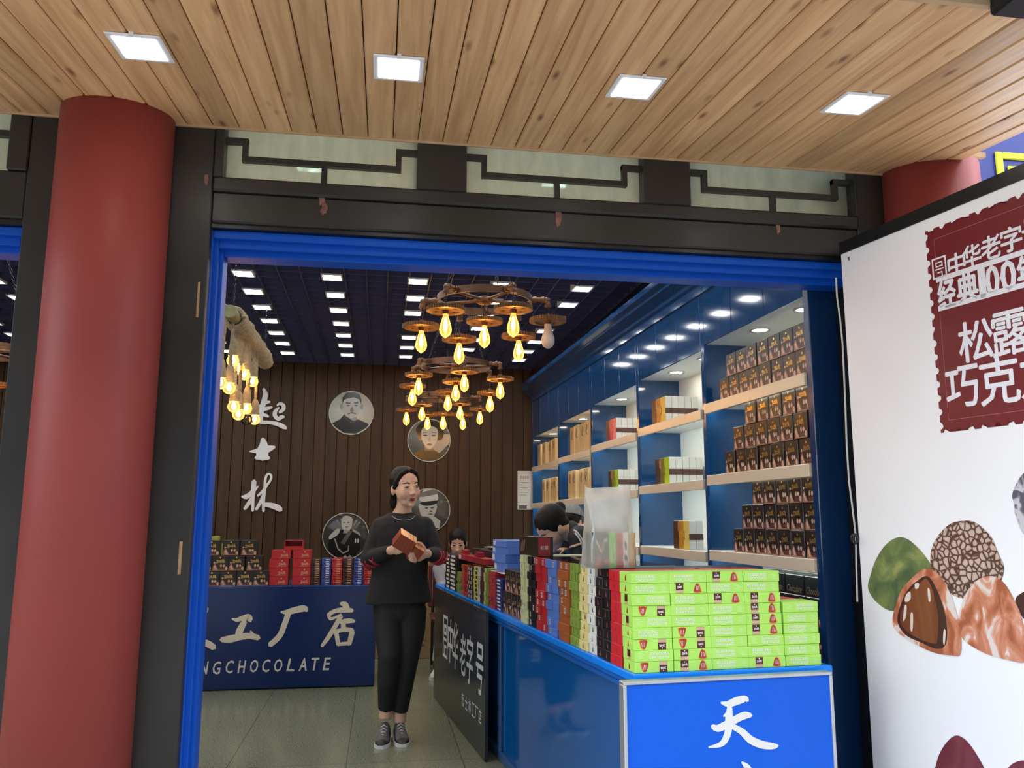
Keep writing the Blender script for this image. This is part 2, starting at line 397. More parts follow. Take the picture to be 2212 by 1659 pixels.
def pane_mat():
    m = bpy.data.materials.new('dusty_window_glass'); m.use_nodes = True; nt = m.node_tree; nt.nodes.clear()
    N = nt.nodes.new; Lk = nt.links.new
    out = N('ShaderNodeOutputMaterial'); tr = N('ShaderNodeBsdfTransparent'); tl = N('ShaderNodeBsdfTranslucent'); df = N('ShaderNodeBsdfDiffuse'); gl = N('ShaderNodeBsdfGlossy')
    tr.inputs[0].default_value = (0.72, 0.84, 0.76, 1); tl.inputs[0].default_value = (0.95, 1.0, 0.86, 1); df.inputs[0].default_value = (0.45, 0.52, 0.45, 1); gl.inputs['Roughness'].default_value = 0.05
    tc = N('ShaderNodeTexCoord'); mp = N('ShaderNodeMapping'); mp.inputs['Scale'].default_value = (9, 9, 3); n = N('ShaderNodeTexNoise'); n.inputs['Scale'].default_value = 2.0; n.inputs['Detail'].default_value = 6
    Lk(tc.outputs['Object'], mp.inputs[0]); Lk(mp.outputs[0], n.inputs[0])
    mr = N('ShaderNodeMapRange'); mr.inputs[1].default_value = 0.3; mr.inputs[2].default_value = 0.7; mr.inputs[3].default_value = 0.72; mr.inputs[4].default_value = 0.96; Lk(n.outputs[0], mr.inputs[0])
    a = N('ShaderNodeMixShader'); a.inputs[0].default_value = 0.2; Lk(tl.outputs[0], a.inputs[1]); Lk(df.outputs[0], a.inputs[2])
    c = N('ShaderNodeMixShader'); Lk(mr.outputs[0], c.inputs[0]); Lk(tr.outputs[0], c.inputs[1]); Lk(a.outputs[0], c.inputs[2])
    d = N('ShaderNodeMixShader'); d.inputs[0].default_value = 0.06; Lk(c.outputs[0], d.inputs[1]); Lk(gl.outputs[0], d.inputs[2]); Lk(d.outputs[0], out.inputs[0])
    return m
m_pane = pane_mat()
m_peel = mat('flaked_pink_primer', (0.22, 0.10, 0.075), 0.8, noise=0.6, nscale=30)
m_rawwood = mat('bare_wood', (0.42, 0.24, 0.12), 0.7, noise=0.2, nscale=20)

# ------------------------------------------------------------------ the setting
YF, YB, ZCEIL = 3.05, 9.0, 2.91
XL, XR = -4.6, 2.35
bm = NB(); box(bm, XL, XR, 3.0, YB, -0.12, 0.0); struct('floor', bm, m_floor)
bm = NB(); box(bm, -20, 20, -16, 3.0, -0.30, -0.12); struct('ground', bm, m_street)
bm = NB(); box(bm, -20, 20, -12.4, -12, -0.12, 11.0); struct('wall_added_opposite', bm, mat('added_wall_grey', (0.085, 0.082, 0.078), 0.85, noise=0.2, nscale=0.8))  # unseen wall added to block low sky light, kept dark to limit bounce
# ceiling: navy open-cell grille under a dark void
GX, GY = 0.1447, 0.4572/3
gx0, gy0 = -1.0-0.0, 5.12-GY/2
bm = NB()
k0, k1 = int((XL+0.05-gx0)/GX), int((XR-0.02-gx0)/GX)
for k in range(k0, k1+1):
    x = gx0+k*GX
    if XL < x < XR: box(bm, x-0.004, x+0.004, 3.26, YB-0.002, ZCEIL-0.002, ZCEIL+0.05)
for k in range(-13, 27):
    y = gy0+k*GY
    if 3.28 < y < YB: box(bm, XL+0.01, XR-0.01, y-0.004, y+0.004, ZCEIL, ZCEIL+0.048)
tag(struct('ceiling', bm, m_grille))
bm = NB(); box(bm, XL, XR, 3.2, YB, 3.28, 3.34); struct('ceiling_slab', bm, m_void)
# back wall of vertical boards
bm = NB(); box(bm, XL, XR, YB+0.02, YB+0.12, 0, 3.3)
x = XL; i = 0
XJ = at(636, 900, 1, YB).x
while x < XR:
    w = 0.118
    y0 = YB-0.035 if x+w/2 < XJ else YB
    box(bm, x+0.004, min(x+w-0.004, XR), y0, YB+0.02, 0, ZCEIL+0.06); x += w; i += 1
struct('wall_back', bm, m_wallbrown)
bm = NB(); box(bm, XL-0.1, XL, 3.2, YB+0.1, 0, 3.34); struct('wall_left', bm, m_wallplain)
bm = NB(); box(bm, XR, XR+0.1, 3.2, YB+0.1, 0, 3.34); struct('wall_right', bm, m_wallplain)
# storefront: dark painted posts, header, mullions (one wall), with worn patches
def xat(px, py, Y=YF): return at(px, py, 1, Y).x
def zat(px, py, Y=YF): return at(px, py, 1, Y).z
WIN_L, WIN_R = -0.615, 1.90          # doorway between the columns
Z_HEAD = 2.37
Z_TB, Z_TT = 2.54, 3.05               # transom windows
TR = [(-0.607, 0.108), (0.298, 1.010), (1.206, 1.925)]
bm = NB()
y0, y1 = YF, YF+0.13
bbox(bm, -0.80, -0.640, y0, y1, -0.1, 3.2, 0.004)                      # post right of the column
bbox(bm, -1.275, -1.12, y0, y1, -0.1, 3.2, 0.004)                       # post left of the column
bbox(bm, 1.93, 2.50, y0, y1, -0.1, 3.2, 0.004)
bbox(bm, -0.640, 1.93, y0+0.004, y1, Z_HEAD, Z_TB-0.055, 0.006)              # header beam
bbox(bm, -0.640, 1.93, y0-0.012, y1, Z_TB-0.055, Z_TB, 0.008)                # transom sill
bbox(bm, -0.640, 1.93, y0+0.001, y1, Z_TT, 3.2, 0.004)
for a, b in ((-0.640, TR[0][0]), (TR[0][1], TR[1][0]), (TR[1][1], TR[2][0]), (TR[2][1], 1.93)):
    bbox(bm, a, b, y0-0.006, y1, Z_TB, Z_TT, 0.004)
# left neighbour bay
bbox(bm, -4.6, -1.275, y0+0.004, y1, 2.345, 2.52, 0.006)
bbox(bm, -4.6, -1.275, y0, y1, Z_TT, 3.2, 0.004)
bbox(bm, -1.345, -1.275, y0-0.006, y1, 2.52, Z_TT, 0.004)
bbox(bm, -4.6, -3.9, y0, y1, -0.1, 2.345, 0.004)
bbox(bm, -4.6, -3.9, y0, y1, 2.52, Z_TT, 0.004)
front = struct('wall_front', bm, m_dark)
front['label'] = 'dark brown painted timber storefront with peeling patches'
def patch(name, px, py, w, h, seed, m, Y):
    rnd = random.Random(seed); c = at(px, py, 1, Y); pts = []
    for k in range(14):
        a = 2*math.pi*k/14; r = rnd.uniform(0.6, 1.1); pts.append(Vector((c.x+math.cos(a)*w*r/2, Y, c.z+math.sin(a)*h*r/2)))
    b = NB(); prism(b, pts, (0, -0.0012, 0)); obj(name, b, m, front)
patch('peeled_patch', 695, 418, 0.045, 0.10, 1, m_peel, YF+0.0035)
patch('peeled_patch', 700, 452, 0.03, 0.05, 5, m_peel, YF+0.0035)
patch('peeled_patch', 1206, 470, 0.026, 0.10, 2, m_peel, YF+0.0035)
patch('peeled_patch', 1680, 482, 0.024, 0.10, 3, m_peel, YF+0.0035)
patch('peeled_patch', 447, 388, 0.018, 0.06, 4, m_peel, YF-0.001)
b = NB(); c = at(428, 650, 1, YF-0.001); box(b, c.x-0.004, c.x+0.004, YF-0.002, YF+0.003, c.z-0.06, c.z+0.07); obj('bare_wood_chip', b, m_rawwood, front)
b = NB(); c = at(389, 1205, 1, YF-0.001); box(b, c.x-0.005, c.x+0.005, YF-0.002, YF+0.003, c.z-0.055, c.z+0.055); obj('bare_wood_chip', b, m_rawwood, front)
# transom windows: fretwork of dark bars before dusty glass
for i, (a, b_) in enumerate(TR):
    w = NB(); wd = b_-a; zb = Z_TB
    yy0, yy1 = YF+0.020, YF+0.045
    bar = 0.021
    hx0, hx1 = a+wd*0.10, a+wd*0.90
    zm, zu = zb+0.088, zb+0.158
    box(w, a, hx0+bar/2, yy0, yy1, zu-bar/2, zu+bar/2); box(w, hx1-bar/2, b_, yy0, yy1, zu-bar/2, zu+bar/2)
    box(w, hx0-bar/2, hx0+bar/2, yy0+.0005, yy1-.0005, zm-bar/2, zu+bar/2-.0005); box(w, hx1-bar/2, hx1+bar/2, yy0+.0005, yy1-.0005, zm-bar/2, zu+bar/2-.0005)
    box(w, hx0-bar/2+.0005, hx1+bar/2-.0005, yy0+.001, yy1-.001, zm-bar/2+.0005, zm+bar/2)
    box(w, a+wd*0.51-bar/2, a+wd*0.51+bar/2, yy0+.0015, yy1-.0015, zb, zm)
    box(w, a+wd*0.51-bar/2, a+wd*0.51+bar/2, yy0+.0015, yy1-.0015, zb+0.37, Z_TT)
    for q in (0.30, 0.38):
        pass
    box(w, a, hx0+bar/2, yy0, yy1, zb+0.30-bar/2, zb+0.30+bar/2); box(w, hx1-bar/2, b_, yy0, yy1, zb+0.30-bar/2, zb+0.30+bar/2)
    box(w, hx0-bar/2+.0005, hx1+bar/2-.0005, yy0+.001, yy1-.001, zb+0.37-bar/2, zb+0.37+bar/2)
    win = struct('window_%d' % (i+1), w, m_dark)
    g = NB(); box(g, a, b_, YF+0.060, YF+0.064, zb, Z_TT); obj('pane', g, m_pane, win)
w = NB(); box(w, -3.9, -1.345, YF+0.020, YF+0.045, 2.655, 2.677); box(w, -1.50, -1.48, YF+0.020, YF+0.045, 2.52, 2.655)
win = struct('window_4', w, m_dark); g = NB(); box(g, -3.9, -1.345, YF+0.060, YF+0.064, 2.52, Z_TT); obj('pane', g, m_pane, win)
# black rebate and blue door frames
def doorframe(n, xa, xb, ztop):
    d = struct('door_%d' % n, (lambda t: (box(t, xa-0.02, xa, YF+0.02, YF+0.20, -0.12, ztop+0.018), box(t, xb, xb+0.02, YF+0.02, YF+0.20, -0.12, ztop+0.018), box(t, xa, xb, YF+0.02, YF+0.20, ztop, ztop+0.018), t)[-1])(NB()), m_black)
    t = NB()
    for (ya, yb, k) in ((0.045, 0.095, 0.018), (0.075, 0.15, 0.034), (0.11, 0.20, 0.046)):
        bbox(t, xa+0.0005, xa+k, YF+ya, YF+yb, -0.12, ztop-0.0005, 0.003); (bbox(t, xb-k, xb-0.0005, YF+ya, YF+yb, -0.12, ztop-0.0005, 0.003) if n == 2 else None)
        kk = k*1.75
        bbox(t, xa+k, xb-(k if n == 2 else 0.0), YF+ya, YF+yb, ztop-kk, ztop-0.0005, 0.003)
    obj('blue_frame', t, m_blue, d)
doorframe(1, -0.654, 1.925, 2.353)
doorframe(2, -3.9, -1.270, 2.325)
# round red columns
for nm, cx, lab in (('round_column', -0.965, 'tall round red lacquered column left of the doorway'), ('round_column', 2.235, 'round red column half hidden behind the white advertising panel')):
    b = NB(); lathe(b, [(0.19, -0.12), (0.19, 2.10), (0.188, 2.735)], 64)
    c = obj(nm, b, m_red, None, (cx, 3.0, 0)); tag(c, lab, 'column')
    s = NB(); lathe(s, [(0.24, -0.119), (0.26, -0.09), (0.255, -0.05), (0.192, -0.02), (0.1905, -0.015), (0.1905, -0.119)], 48)
    obj('stone_base', s, mat('grey_stone', (0.3, 0.3, 0.29), 0.8, noise=0.2, nscale=20), c)
# pine canopy, sloping down to the street
SL = math.tan(R_(6.2)); ZBK = 2.733
def zcan(y): return ZBK - SL*(YF-y)
can = thing('canopy', 'knotty pine plank canopy over the pavement with visible board grooves', 'canopy', (0, YF, ZBK))
SHR = Matrix(((1, 0, 0, 0), (0, 1, 0, 0), (0, SL, 1, 0), (0, 0, 0, 1)))
b = NB(); x = -3.2
while x < 2.25:
    t = NB(); box(t, x+0.0015, min(x+0.0925, 2.252), -1.32, -0.014, 0, 0.016)
    es = [e for e in t.edges if abs(e.verts[0].co.z) < 1e-6 and abs(e.verts[1].co.z) < 1e-6 and abs(e.verts[0].co.x-e.verts[1].co.x) < 1e-6]
    bmesh.ops.bevel(t, geom=es, offset=0.005, segments=1, affect='EDGES'); add_bm(b, t, SHR); x += 0.0945
obj('plank_soffit', b, m_wood, can)
b = NB(); box(b, -3.2, 2.25, -0.013, -0.001, -0.006, 0.03, M=SHR); obj('edge_batten', b, mat('pale_pine_batten', (0.55, 0.36, 0.20), 0.5, noise=0.15, nscale=9), can)
b = NB(); box(b, -3.2, 2.25, -1.34, -1.321, -0.012, 0.04, M=SHR); obj('front_batten', b, MATS['pale_pine_batten'], can)
b = NB(); box(b, -3.2, 2.25, -1.32, -0.014, 0.02, 0.10, M=SHR); obj('roof_deck', b, m_dark, can)
# square downlights of the canopy
def canopy_light(cx, cy, label):
    t = thing('canopy_light', label, 'ceiling light', (cx, cy, zcan(cy)), 0, 'square lights in the canopy')
    t.rotation_euler = (math.atan(SL), 0, 0)
    b = NB(); bbox(b, -0.076, 0.076, -0.088, 0.088, -0.007, -0.0005, 0.003); obj('rim', b, m_lampwhite, t)
    b = NB(); box(b, -0.060, 0.060, -0.070, 0.070, -0.0085, -0.0072); obj('diffuser', b, m_canopyl, t)
    b = NB(); box(b, -0.006, 0.006, -0.096, -0.088, -0.012, -0.0005); obj('clip', b, m_lampwhite, t)
for i, (cx, cy) in enumerate(((-0.729, 2.397), (0.021, 2.39), (0.77, 2.385), (1.515, 2.37))):
    canopy_light(cx, cy, ['white square canopy light above the left red column', 'white square canopy light over the left transom window', 'white square canopy light over the gap of the two right transoms', 'white square canopy light nearest the white advertising panel'][i])
# neighbour's fascia and bracket beyond the canopy edges
fs = thing('fascia_sign', 'deep blue sign board along the outer edge of the canopy', 'sign', (0, 1.69, 2.66))
b = NB(); box(b, -3.2, 3.2, -0.14, 0, -0.045, 0.7); obj('board', b, mat('deep_blue_board', (0.01, 0.025, 0.13), 0.4), fs)
bk = thing('lamp_bracket', 'dark metal clamp bracket under the blue sign board', 'bracket', (1.535, 1.66, 2.60))
b = NB(); bbox(b, -0.05, 0.05, -0.10, 0.06, -0.05, 0.012, 0.008); obj('clamp', b, m_steel, bk); b = NB(); cyl(b, (-0.055, -0.02, -0.02), (0.055, -0.02, -0.02), 0.03, seg=16); obj('bar', b, m_steel, bk)
_nx = at(2112, 380, 1, 3.3)
ns = thing('neighbour_sign', 'blue shop sign with bold yellow character beside the right column', 'sign', (_nx.x+0.17, 3.3, _nx.z-0.06))
b = NB(); box(b, -0.17, 1.6, 0, 0.06, -0.5, 0.75); obj('board', b, mat('violet_blue_board', (0.035, 0.045, 0.26), 0.4), ns)
b = NB(); box(b, -0.185, -0.171, -0.01, 0.06, -0.5, 0.75); obj('edge_trim', b, m_silver, ns)
m_yel = mat('yellow_lettering', (0.80, 0.75, 0.02), 0.5)
b = NB()
for (xa, xb, za, zb) in ((-0.075, -0.035, -0.08, 0.185), (-0.034, 0.40, 0.15, 0.185), (-0.015, 0.36, 0.085, 0.118), (-0.034, 0.40, -0.08, -0.045)):
    bbox(b, xa, xb, -0.012, -0.0005, za, zb, 0.005)
obj('lettering', b, m_yel, ns)
_b0 = at(2078, 334, 1, 3.06)
b = NB(); box(b, -0.02, 0.105, -0.012, 0.012, -0.010, 0.012); bt = obj('batten', b, m_rawwood, None, _b0); tag(bt, 'short pine batten sticking out at the end of the canopy', 'batten')
# ------------------------------------------------------------------ shop ceiling lights
def ceil_light():
    t = thing('ceiling_light', '', 'ceiling light')
    b = NB()
    for (xa, xb, ya, yb) in ((-.070, .070, -.070, -.060), (-.070, .070, .060, .070), (-.070, -.060, -.060, .060), (.060, .070, -.060, .060)): box(b, xa, xb, ya, yb, -0.006, 0.04)
    obj('rim', b, m_lampwhite, t)
    b = NB(); bbox(b, -.060, .060, -.060, .060, -0.003, 0.03, 0.006); obj('diffuser', b, m_panel, t)
    return t
ROWN = {4: 'the row along the blue cabinets', 3: 'the row right of the chandeliers', 2: 'the row left of the chandeliers', 1: 'the row above the top left portrait', 0: 'the row above the rope lamp', -1: 'the row left of the rope lamp'}
proto = ceil_light(); first = True
for n in range(-5, 5):
    for m_ in range(-3, 8):
        t = proto if first else copy_tree(proto); first = False
        t.location = (-0.94+0.5788*n, 5.12+0.4572*m_, ZCEIL-0.004)
        rown = ROWN.get(n) or '%s row left of the rope lamp' % ORD[-n-1]
        t['label'] = 'square ceiling light, %s, %s' % (rown.replace('the row', 'row'), 'next to the back wall' if m_ == 7 else '%s from the back wall' % ORD[7-m_])
        t['group'] = 'square lights in the navy grille ceiling'
# ------------------------------------------------------------------ gear chandeliers
def bulb_bm(r=0.032, h=0.125):
    b = NB(); lathe(b, [(0.013, 0), (0.014, -0.014), (0.021, -0.035), (0.029, -0.062), (r, -0.082), (0.030, -0.098), (0.022, -0.113), (0.010, -0.122), (0.004, -0.126), (0.0, -0.129)], 20); return b
def fil_bm():
    b = NB(); lathe(b, [(0.003, -0.02), (0.007, -0.035), (0.011, -0.06), (0.009, -0.082), (0.0, -0.092)], 10); return b
def gear_bm(R=0.10, teeth=40):
    b = NB(); ri, th = R*0.72, 0.010; n = teeth*4
    out, inn = [], []
    for k in range(n):
        a = 2*math.pi*k/n; r = R if (k % 4) in (0, 1) else R*0.93
        out.append((r*math.cos(a), r*math.sin(a))); inn.append((ri*math.cos(a), ri*math.sin(a)))
    V = [[b.verts.new((x, y, z)) for (x, y) in ring] for ring, z in ((out, th), (out, -th), (inn, th), (inn, -th))]
    for k in range(n):
        j = (k+1) % n
        b.faces.new((V[0][k], V[0][j], V[1][j], V[1][k])[::-1]); b.faces.new((V[2][k], V[2][j], V[3][j], V[3][k]))
        b.faces.new((V[0][k], V[0][j], V[2][j], V[2][k])); b.faces.new((V[1][k], V[1][j], V[3][j], V[3][k])[::-1])
    lathe(b, [(0.0, -0.006), (R*0.36, -0.006), (R*0.36, 0.006), (0.0, 0.006)], 20)
    for k in range(6):
        M = Matrix.Rotation(math.pi*k/3, 4, 'Z'); box(b, R*0.33, ri+0.002, -0.017, 0.017, -0.0055, 0.0055, M=M)
    return b
_gear = mesh('gear', gear_bm(), m_gear, True); _bulb = mesh('bulb', bulb_bm(), m_bulb, True); _fil = mesh('filament', fil_bm(), m_fil, True)
_bs = NB(); lathe(_bs, [(0.0, 0.03), (0.012, 0.03), (0.017, 0.018), (0.0175, -0.03), (0.0, -0.03)], 14); _sock = mesh('socket', _bs, m_iron, True)
_led = NB(); lathe(_led, [(0.018, 0), (0.020, -0.02), (0.028, -0.05), (0.036, -0.08), (0.036, -0.10), (0.026, -0.122), (0.010, -0.133), (0, -0.135)], 20); _ledm = mesh('bulb', _led, m_frost, True)
def chain(b, p0, p1, r=0.0022, link_=0.026):
    p0, p1 = Vector(p0), Vector(p1); d = p1-p0; n = max(2, int(d.length/link_)); d.normalize()
    s = Vector((1, 0, 0)) if abs(d.x) < 0.8 else Vector((0, 1, 0)); s = (s-d*s.dot(d)).normalized(); q = d.cross(s)
    L = (p1-p0).length/n
    for i in range(n):
        c = p0+d*(L*(i+0.5)); a = s if i % 2 else q
        pts = [c+d*(L*0.62*math.cos(2*math.pi*k/8))+a*(0.0065*math.sin(2*math.pi*k/8)) for k in range(8)]
        tube(b, pts, r, 5, closed=True, side=s if i % 2 == 0 else q)
def chandelier(cx, cy, zr, label, drops, led=None, rot=-12.0):
    t = thing('gear_chandelier', label, 'chandelier', (cx, cy, zr), 0, 'iron wheel chandeliers in a line')
    R = 0.26
    b = NB(); n = 48
    for (ra, rb, za, zb) in ((R, R-0.007, -0.019, 0.019),):
        lathe(b, [(R-0.007, -0.019), (R, -0.019), (R, 0.019), (R-0.007, 0.019), (R-0.007, -0.019)], n)
    obj('wheel_rim', b, m_iron, t, smooth=True)
    b = NB(); lathe(b, [(0, -0.022), (0.035, -0.020), (0.05, -0.008), (0.05, 0.008), (0.03, 0.02), (0, 0.024)], 24); obj('hub', b, m_iron, t)
    for k in range(5):
        a = R_(rot+20+72*k); b = NB(); cyl(b, (0.04*math.cos(a), 0.04*math.sin(a), 0), ((R-0.004)*math.cos(a), (R-0.004)*math.sin(a), 0), 0.009, seg=10); obj('spoke', b, m_iron, t)
    for k in range(3):
        a = R_(rot+50+120*k); b = NB(); top = Vector((0.06*math.cos(a), 0.06*math.sin(a), ZCEIL-zr+0.02)); chain(b, (R*math.cos(a), R*math.sin(a), 0.02), top); obj('chain', b, m_steel, t)
    angs = [0, -60, -120, 180, 120, 60]
    for i, a0 in enumerate(angs+[None]):
        if a0 is None: px_, py_ = 0.0, 0.0; ztop = -0.02
        else:
            a = R_(rot+a0); px_, py_ = 0.345*math.cos(a), 0.345*math.sin(a); ca, sa = math.cos(a), math.sin(a); ztop = -0.03
            b = NB()
            tube(b, [(R*ca, R*sa, 0), ((R+0.03)*ca, (R+0.03)*sa, 0), ((R+0.06)*ca, (R+0.06)*sa, 0), ((R+0.078)*ca, (R+0.078)*sa, -0.006), (px_, py_, -0.022), (px_, py_, -0.036)], 0.014, 12)
            for q in (0.006, 0.05): cyl(b, ((R+q)*ca, (R+q)*sa, 0), ((R+q+0.016)*ca, (R+q+0.016)*sa, 0), 0.0185, seg=12)
            cyl(b, (px_, py_, -0.030), (px_, py_, -0.042), 0.0185, seg=12)
            ell(b, ((R+0.08)*ca, (R+0.08)*sa, -0.004), (0.018, 0.018, 0.018))
            obj('pipe_arm', b, m_iron, t, smooth=True)
        zg = -drops[i]
        b = NB(); chain(b, (px_, py_, ztop), (px_, py_, zg+0.038)); obj('hanger_chain', b, m_steel, t)
        g = bpy.data.objects.new('gear', _gear); link(g, t); g.location = (px_, py_, zg)
        s = bpy.data.objects.new('socket', _sock); link(s, g); s.location = (0, 0, 0.004)
        if led == i:
            l = bpy.data.objects.new('bulb', _ledm); link(l, g); l.location = (0, 0, -0.022); l['label'] = 'unlit milky white bulb'
        else:
            l = bpy.data.objects.new('bulb', _bulb); link(l, g); l.location = (0, 0, -0.022)
            f = bpy.data.objects.new('filament', _fil); link(f, g); f.location = (0, 0, -0.022)
    return t
def drops_for(cx, cy, zr, pix, rot):
    out = []
    for i, (a0, q) in enumerate(zip([0, -60, -120, 180, 120, 60, None], pix)):
        Yy = cy + (0 if a0 is None else 0.345*math.sin(R_(rot+a0)))
        out.append(max(0.09, zr-at(q[0], q[1], 1, Yy).z))
    return out
c1 = at(1047, 643, 1, 4.4); zr = 2.475
chandelier(c1.x, 4.4, zr, 'nearest iron wheel chandelier with seven gear discs, one bulb unlit and white', drops_for(c1.x, 4.4, zr, [(1180, 692), (1092, 666), (952, 668), (910, 705), (1005, 733), (1141, 727), (1048, 694)], -12), led=0)
c2 = at(985, 790, 1, 6.1)
chandelier(c2.x, 6.1, c2.z, 'middle iron wheel chandelier partly behind the bulbs of the nearest one', [0.115, 0.10, 0.11, 0.14, 0.15, 0.17, 0.12], rot=-25)
c3 = at(958, 858, 1, 7.8)
chandelier(c3.x, 7.8, c3.z, 'hindmost iron wheel chandelier, glowing against the brown wall', [0.11, 0.10, 0.11, 0.12, 0.13, 0.13, 0.16], rot=-8)
c4 = at(-42, 757, 1, 5.2)
chandelier(c4.x, 5.2, c4.z, 'iron wheel chandelier seen through the far left doorway beside the red column', [0.15]*7, rot=-20)
# ------------------------------------------------------------------ bamboo pole lamp wrapped in rope
A = at(497, 672, 1, 4.9); B = at(577, 786, 2, A.z); 
rl = thing('rope_lamp', 'rope wrapped bamboo pole lamp hung with eleven globe bulbs on ropes', 'hanging lamp', (A.x, A.y, A.z))
D = Vector(B)-Vector(A)
b = NB(); tube(b, [(0, 0, 0), D*0.2, D*0.5, D*0.8, D], 0.037, 20); tube(b, [-D.normalized()*0.001, D.normalized()*0.03], 0.0385, 20, cap=True); obj('bamboo_pole', b, m_bamboo, rl, smooth=True)
b = NB(); dn = D.normalized(); sx = dn.cross(Vector((0, 0, 1))).normalized(); sz = sx.cross(dn); pts = []; turns = 40
for k in range(turns*12+1):
    u = k/(turns*12); a = 2*math.pi*k/12; rr = 0.050+0.006*math.sin(u*31)+0.004*math.sin(u*77+1)
    pts.append(D*(0.085+0.85*u)+sx*(rr*math.cos(a))+sz*(rr*math.sin(a)))
tube(b, pts, 0.0155, 7, side=sz); obj('rope_coil', b, m_rope, rl, smooth=True)
for u in (0.06, 0.9):
    b = NB(); chain(b, D*u+Vector((0, 0, 0.036)), D*u+Vector((0.0, 0.02, ZCEIL-A.z)), 0.002, 0.02); obj('chain', b, m_steel, rl)
b = NB(); tube(b, [D*0.1+Vector((0, 0, 0.04)), D*0.1+Vector((-0.1, 0, 0.11)), D*0.05+Vector((-0.16, -0.02, 0.2)), D*0.05+Vector((-0.07, 0, 0.36)), D*0.05+Vector((-0.08, 0, ZCEIL-A.z))], 0.003, 6); obj('cord', b, mat('white_cord', (0.6, 0.6, 0.58), 0.5), rl)
def ropepts(p0, p1, r, n=34, ph=0.0):
    return [p0.lerp(p1, k/n)+Vector((r*math.cos(k*1.1+ph), r*math.sin(k*1.1+ph), 0)) for k in range(n+1)]
for i, (bx, by, Yy, on) in enumerate(((476, 827, 4.93, 1), (495, 838, 5.06, 1), (503, 779, 5.18, 1), (505, 878, 5.22, 1), (516, 796, 5.38, 1), (515, 895, 5.36, 1), (528, 809, 5.55, 1), (532, 882, 5.60, 1), (533, 906, 5.68, 0), (546, 824, 5.86, 1), (550, 906, 5.93, 1))):
    c = at(bx, by, 1, Yy) - Vector(A); u = (c.y)/D.y; pole = D*u
    top = Vector((c.x*0.75+pole.x*0.25, c.y, pole.z+0.0)); sk = Vector((c.x, c.y, c.z+0.045))
    if abs(c.x-pole.x) > 0.07: top.x = pole.x+math.copysign(0.055, c.x-pole.x)
    b = NB(); tube(b, [top+Vector((0, 0, 0.03))]+[top.lerp(sk+Vector((0, 0, 0.07)), q) for q in (0.1, 0.3, 0.5, 0.7, 0.9, 1.0)], 0.0085, 8)
    for ph in (0, math.pi*0.667, math.pi*1.333): tube(b, ropepts(top, sk+Vector((0, 0, 0.07)), 0.0055, 40, ph), 0.0062, 6)
    rp = obj('pendant_rope', b, m_rope, rl, smooth=True)
    b = NB(); lathe(b, [(0.012, 0.11), (0.022, 0.09), (0.027, 0.05), (0.027, 0.02), (0.031, 0.018), (0.031, 0.0), (0.0, 0.0)], 16, M=Matrix.Translation(sk-Vector((0, 0, 0.015)))); obj('rope_socket', b, m_rope, rp, smooth=True)
    b = NB(); lathe(b, [(0.016, 0.034), (0.024, 0.028), (0.034, 0.014), (0.038, 0.0), (0.035, -0.016), (0.026, -0.028), (0.012, -0.0365), (0.0, -0.038)], 20, M=Matrix.Translation(c)); obj('globe_bulb', b, m_globe if on else m_globeoff, rp, smooth=True)
    if on:
        b = NB(); lathe(b, [(0.004, 0.03), (0.010, 0.015), (0.016, 0.0), (0.010, -0.014), (0.0, -0.02)], 10, M=Matrix.Translation(c)); obj('filament', b, m_fil, rp, smooth=True)
# ------------------------------------------------------------------ characters and portraits on the back wall
def wallchar(name, label, sts, ox, oy, s, Y, ex, m, cat='wall lettering', group='white characters on the back wall'):
    b = NB(); strokes(b, sts, lambda x, y: at(ox+x/s, oy+y/s, 1, Y), ex)
    o = obj(name, b, m); return tag(o, label, cat, group)
YW = YB-0.036
QI = [[(670, 1140, 30), (690, 1200, 52), (672, 1290, 60), (640, 1400, 60), (635, 1500, 50)], [(655, 1312, 30), (700, 1292, 36), (742, 1285, 22)], [(655, 1372, 40), (720, 1358, 38), (766, 1344, 18)], [(640, 1425, 30), (695, 1437, 36), (724, 1452, 22)],
      [(570, 1470, 30), (630, 1510, 40), (720, 1516, 38), (820, 1532, 45), (890, 1563, 52), (925, 1583, 30)], [(822, 1326, 18), (850, 1306, 28), (888, 1322, 42), (893, 1365, 42), (852, 1402, 34)], [(842, 1350, 20), (802, 1392, 40), (798, 1440, 46), (835, 1478, 38), (870, 1455, 42), (900, 1456, 26)], [(600, 1352, 40), (650, 1330, 44)]]
SHI = [[(556, 1488, 30), (562, 1530, 60), (553, 1580, 84), (553, 1612, 84)], [(462, 1576, 8), (515, 1574, 34), (580, 1562, 54), (640, 1545, 20)], [(505, 1622, 24), (550, 1616, 44), (600, 1624, 26)]]
LIN = [[(578, 580, 16), (620, 585, 50), (660, 560, 45), (700, 520, 40), (745, 476, 18)], [(705, 422, 46), (698, 500, 48), (690, 600, 40), (690, 690, 32), (690, 728, 26)], [(690, 580, 30), (650, 650, 40), (608, 708, 30)],
       [(815, 480, 28), (820, 410, 26), (836, 362, 24), (862, 352, 24), (882, 378, 22), (868, 422, 22), (838, 462, 24), (800, 520, 30), (742, 575, 22)], [(818, 470, 30), (808, 560, 30), (800, 660, 30), (802, 732, 28)], [(800, 560, 24), (770, 640, 34), (728, 712, 30)], [(815, 662, 40), (880, 672, 55), (940, 692, 62), (978, 718, 50)]]
wallchar('wall_character', 'white brush character at the top of the wall column, half behind the rope lamp', QI, 440, 620, 5.184, YW-0.02, (0, 0.0195, 0), m_white)
wallchar('wall_character', 'small squat white brush character in the middle of the wall column', SHI, 400, 500, 3.318, YW-0.02, (0, 0.0195, 0), m_white)
wallchar('wall_character', 'white brush character with a looped stroke, lowest on the back wall', LIN, 400, 950, 4.74, YW-0.02, (0, 0.0195, 0), m_white)
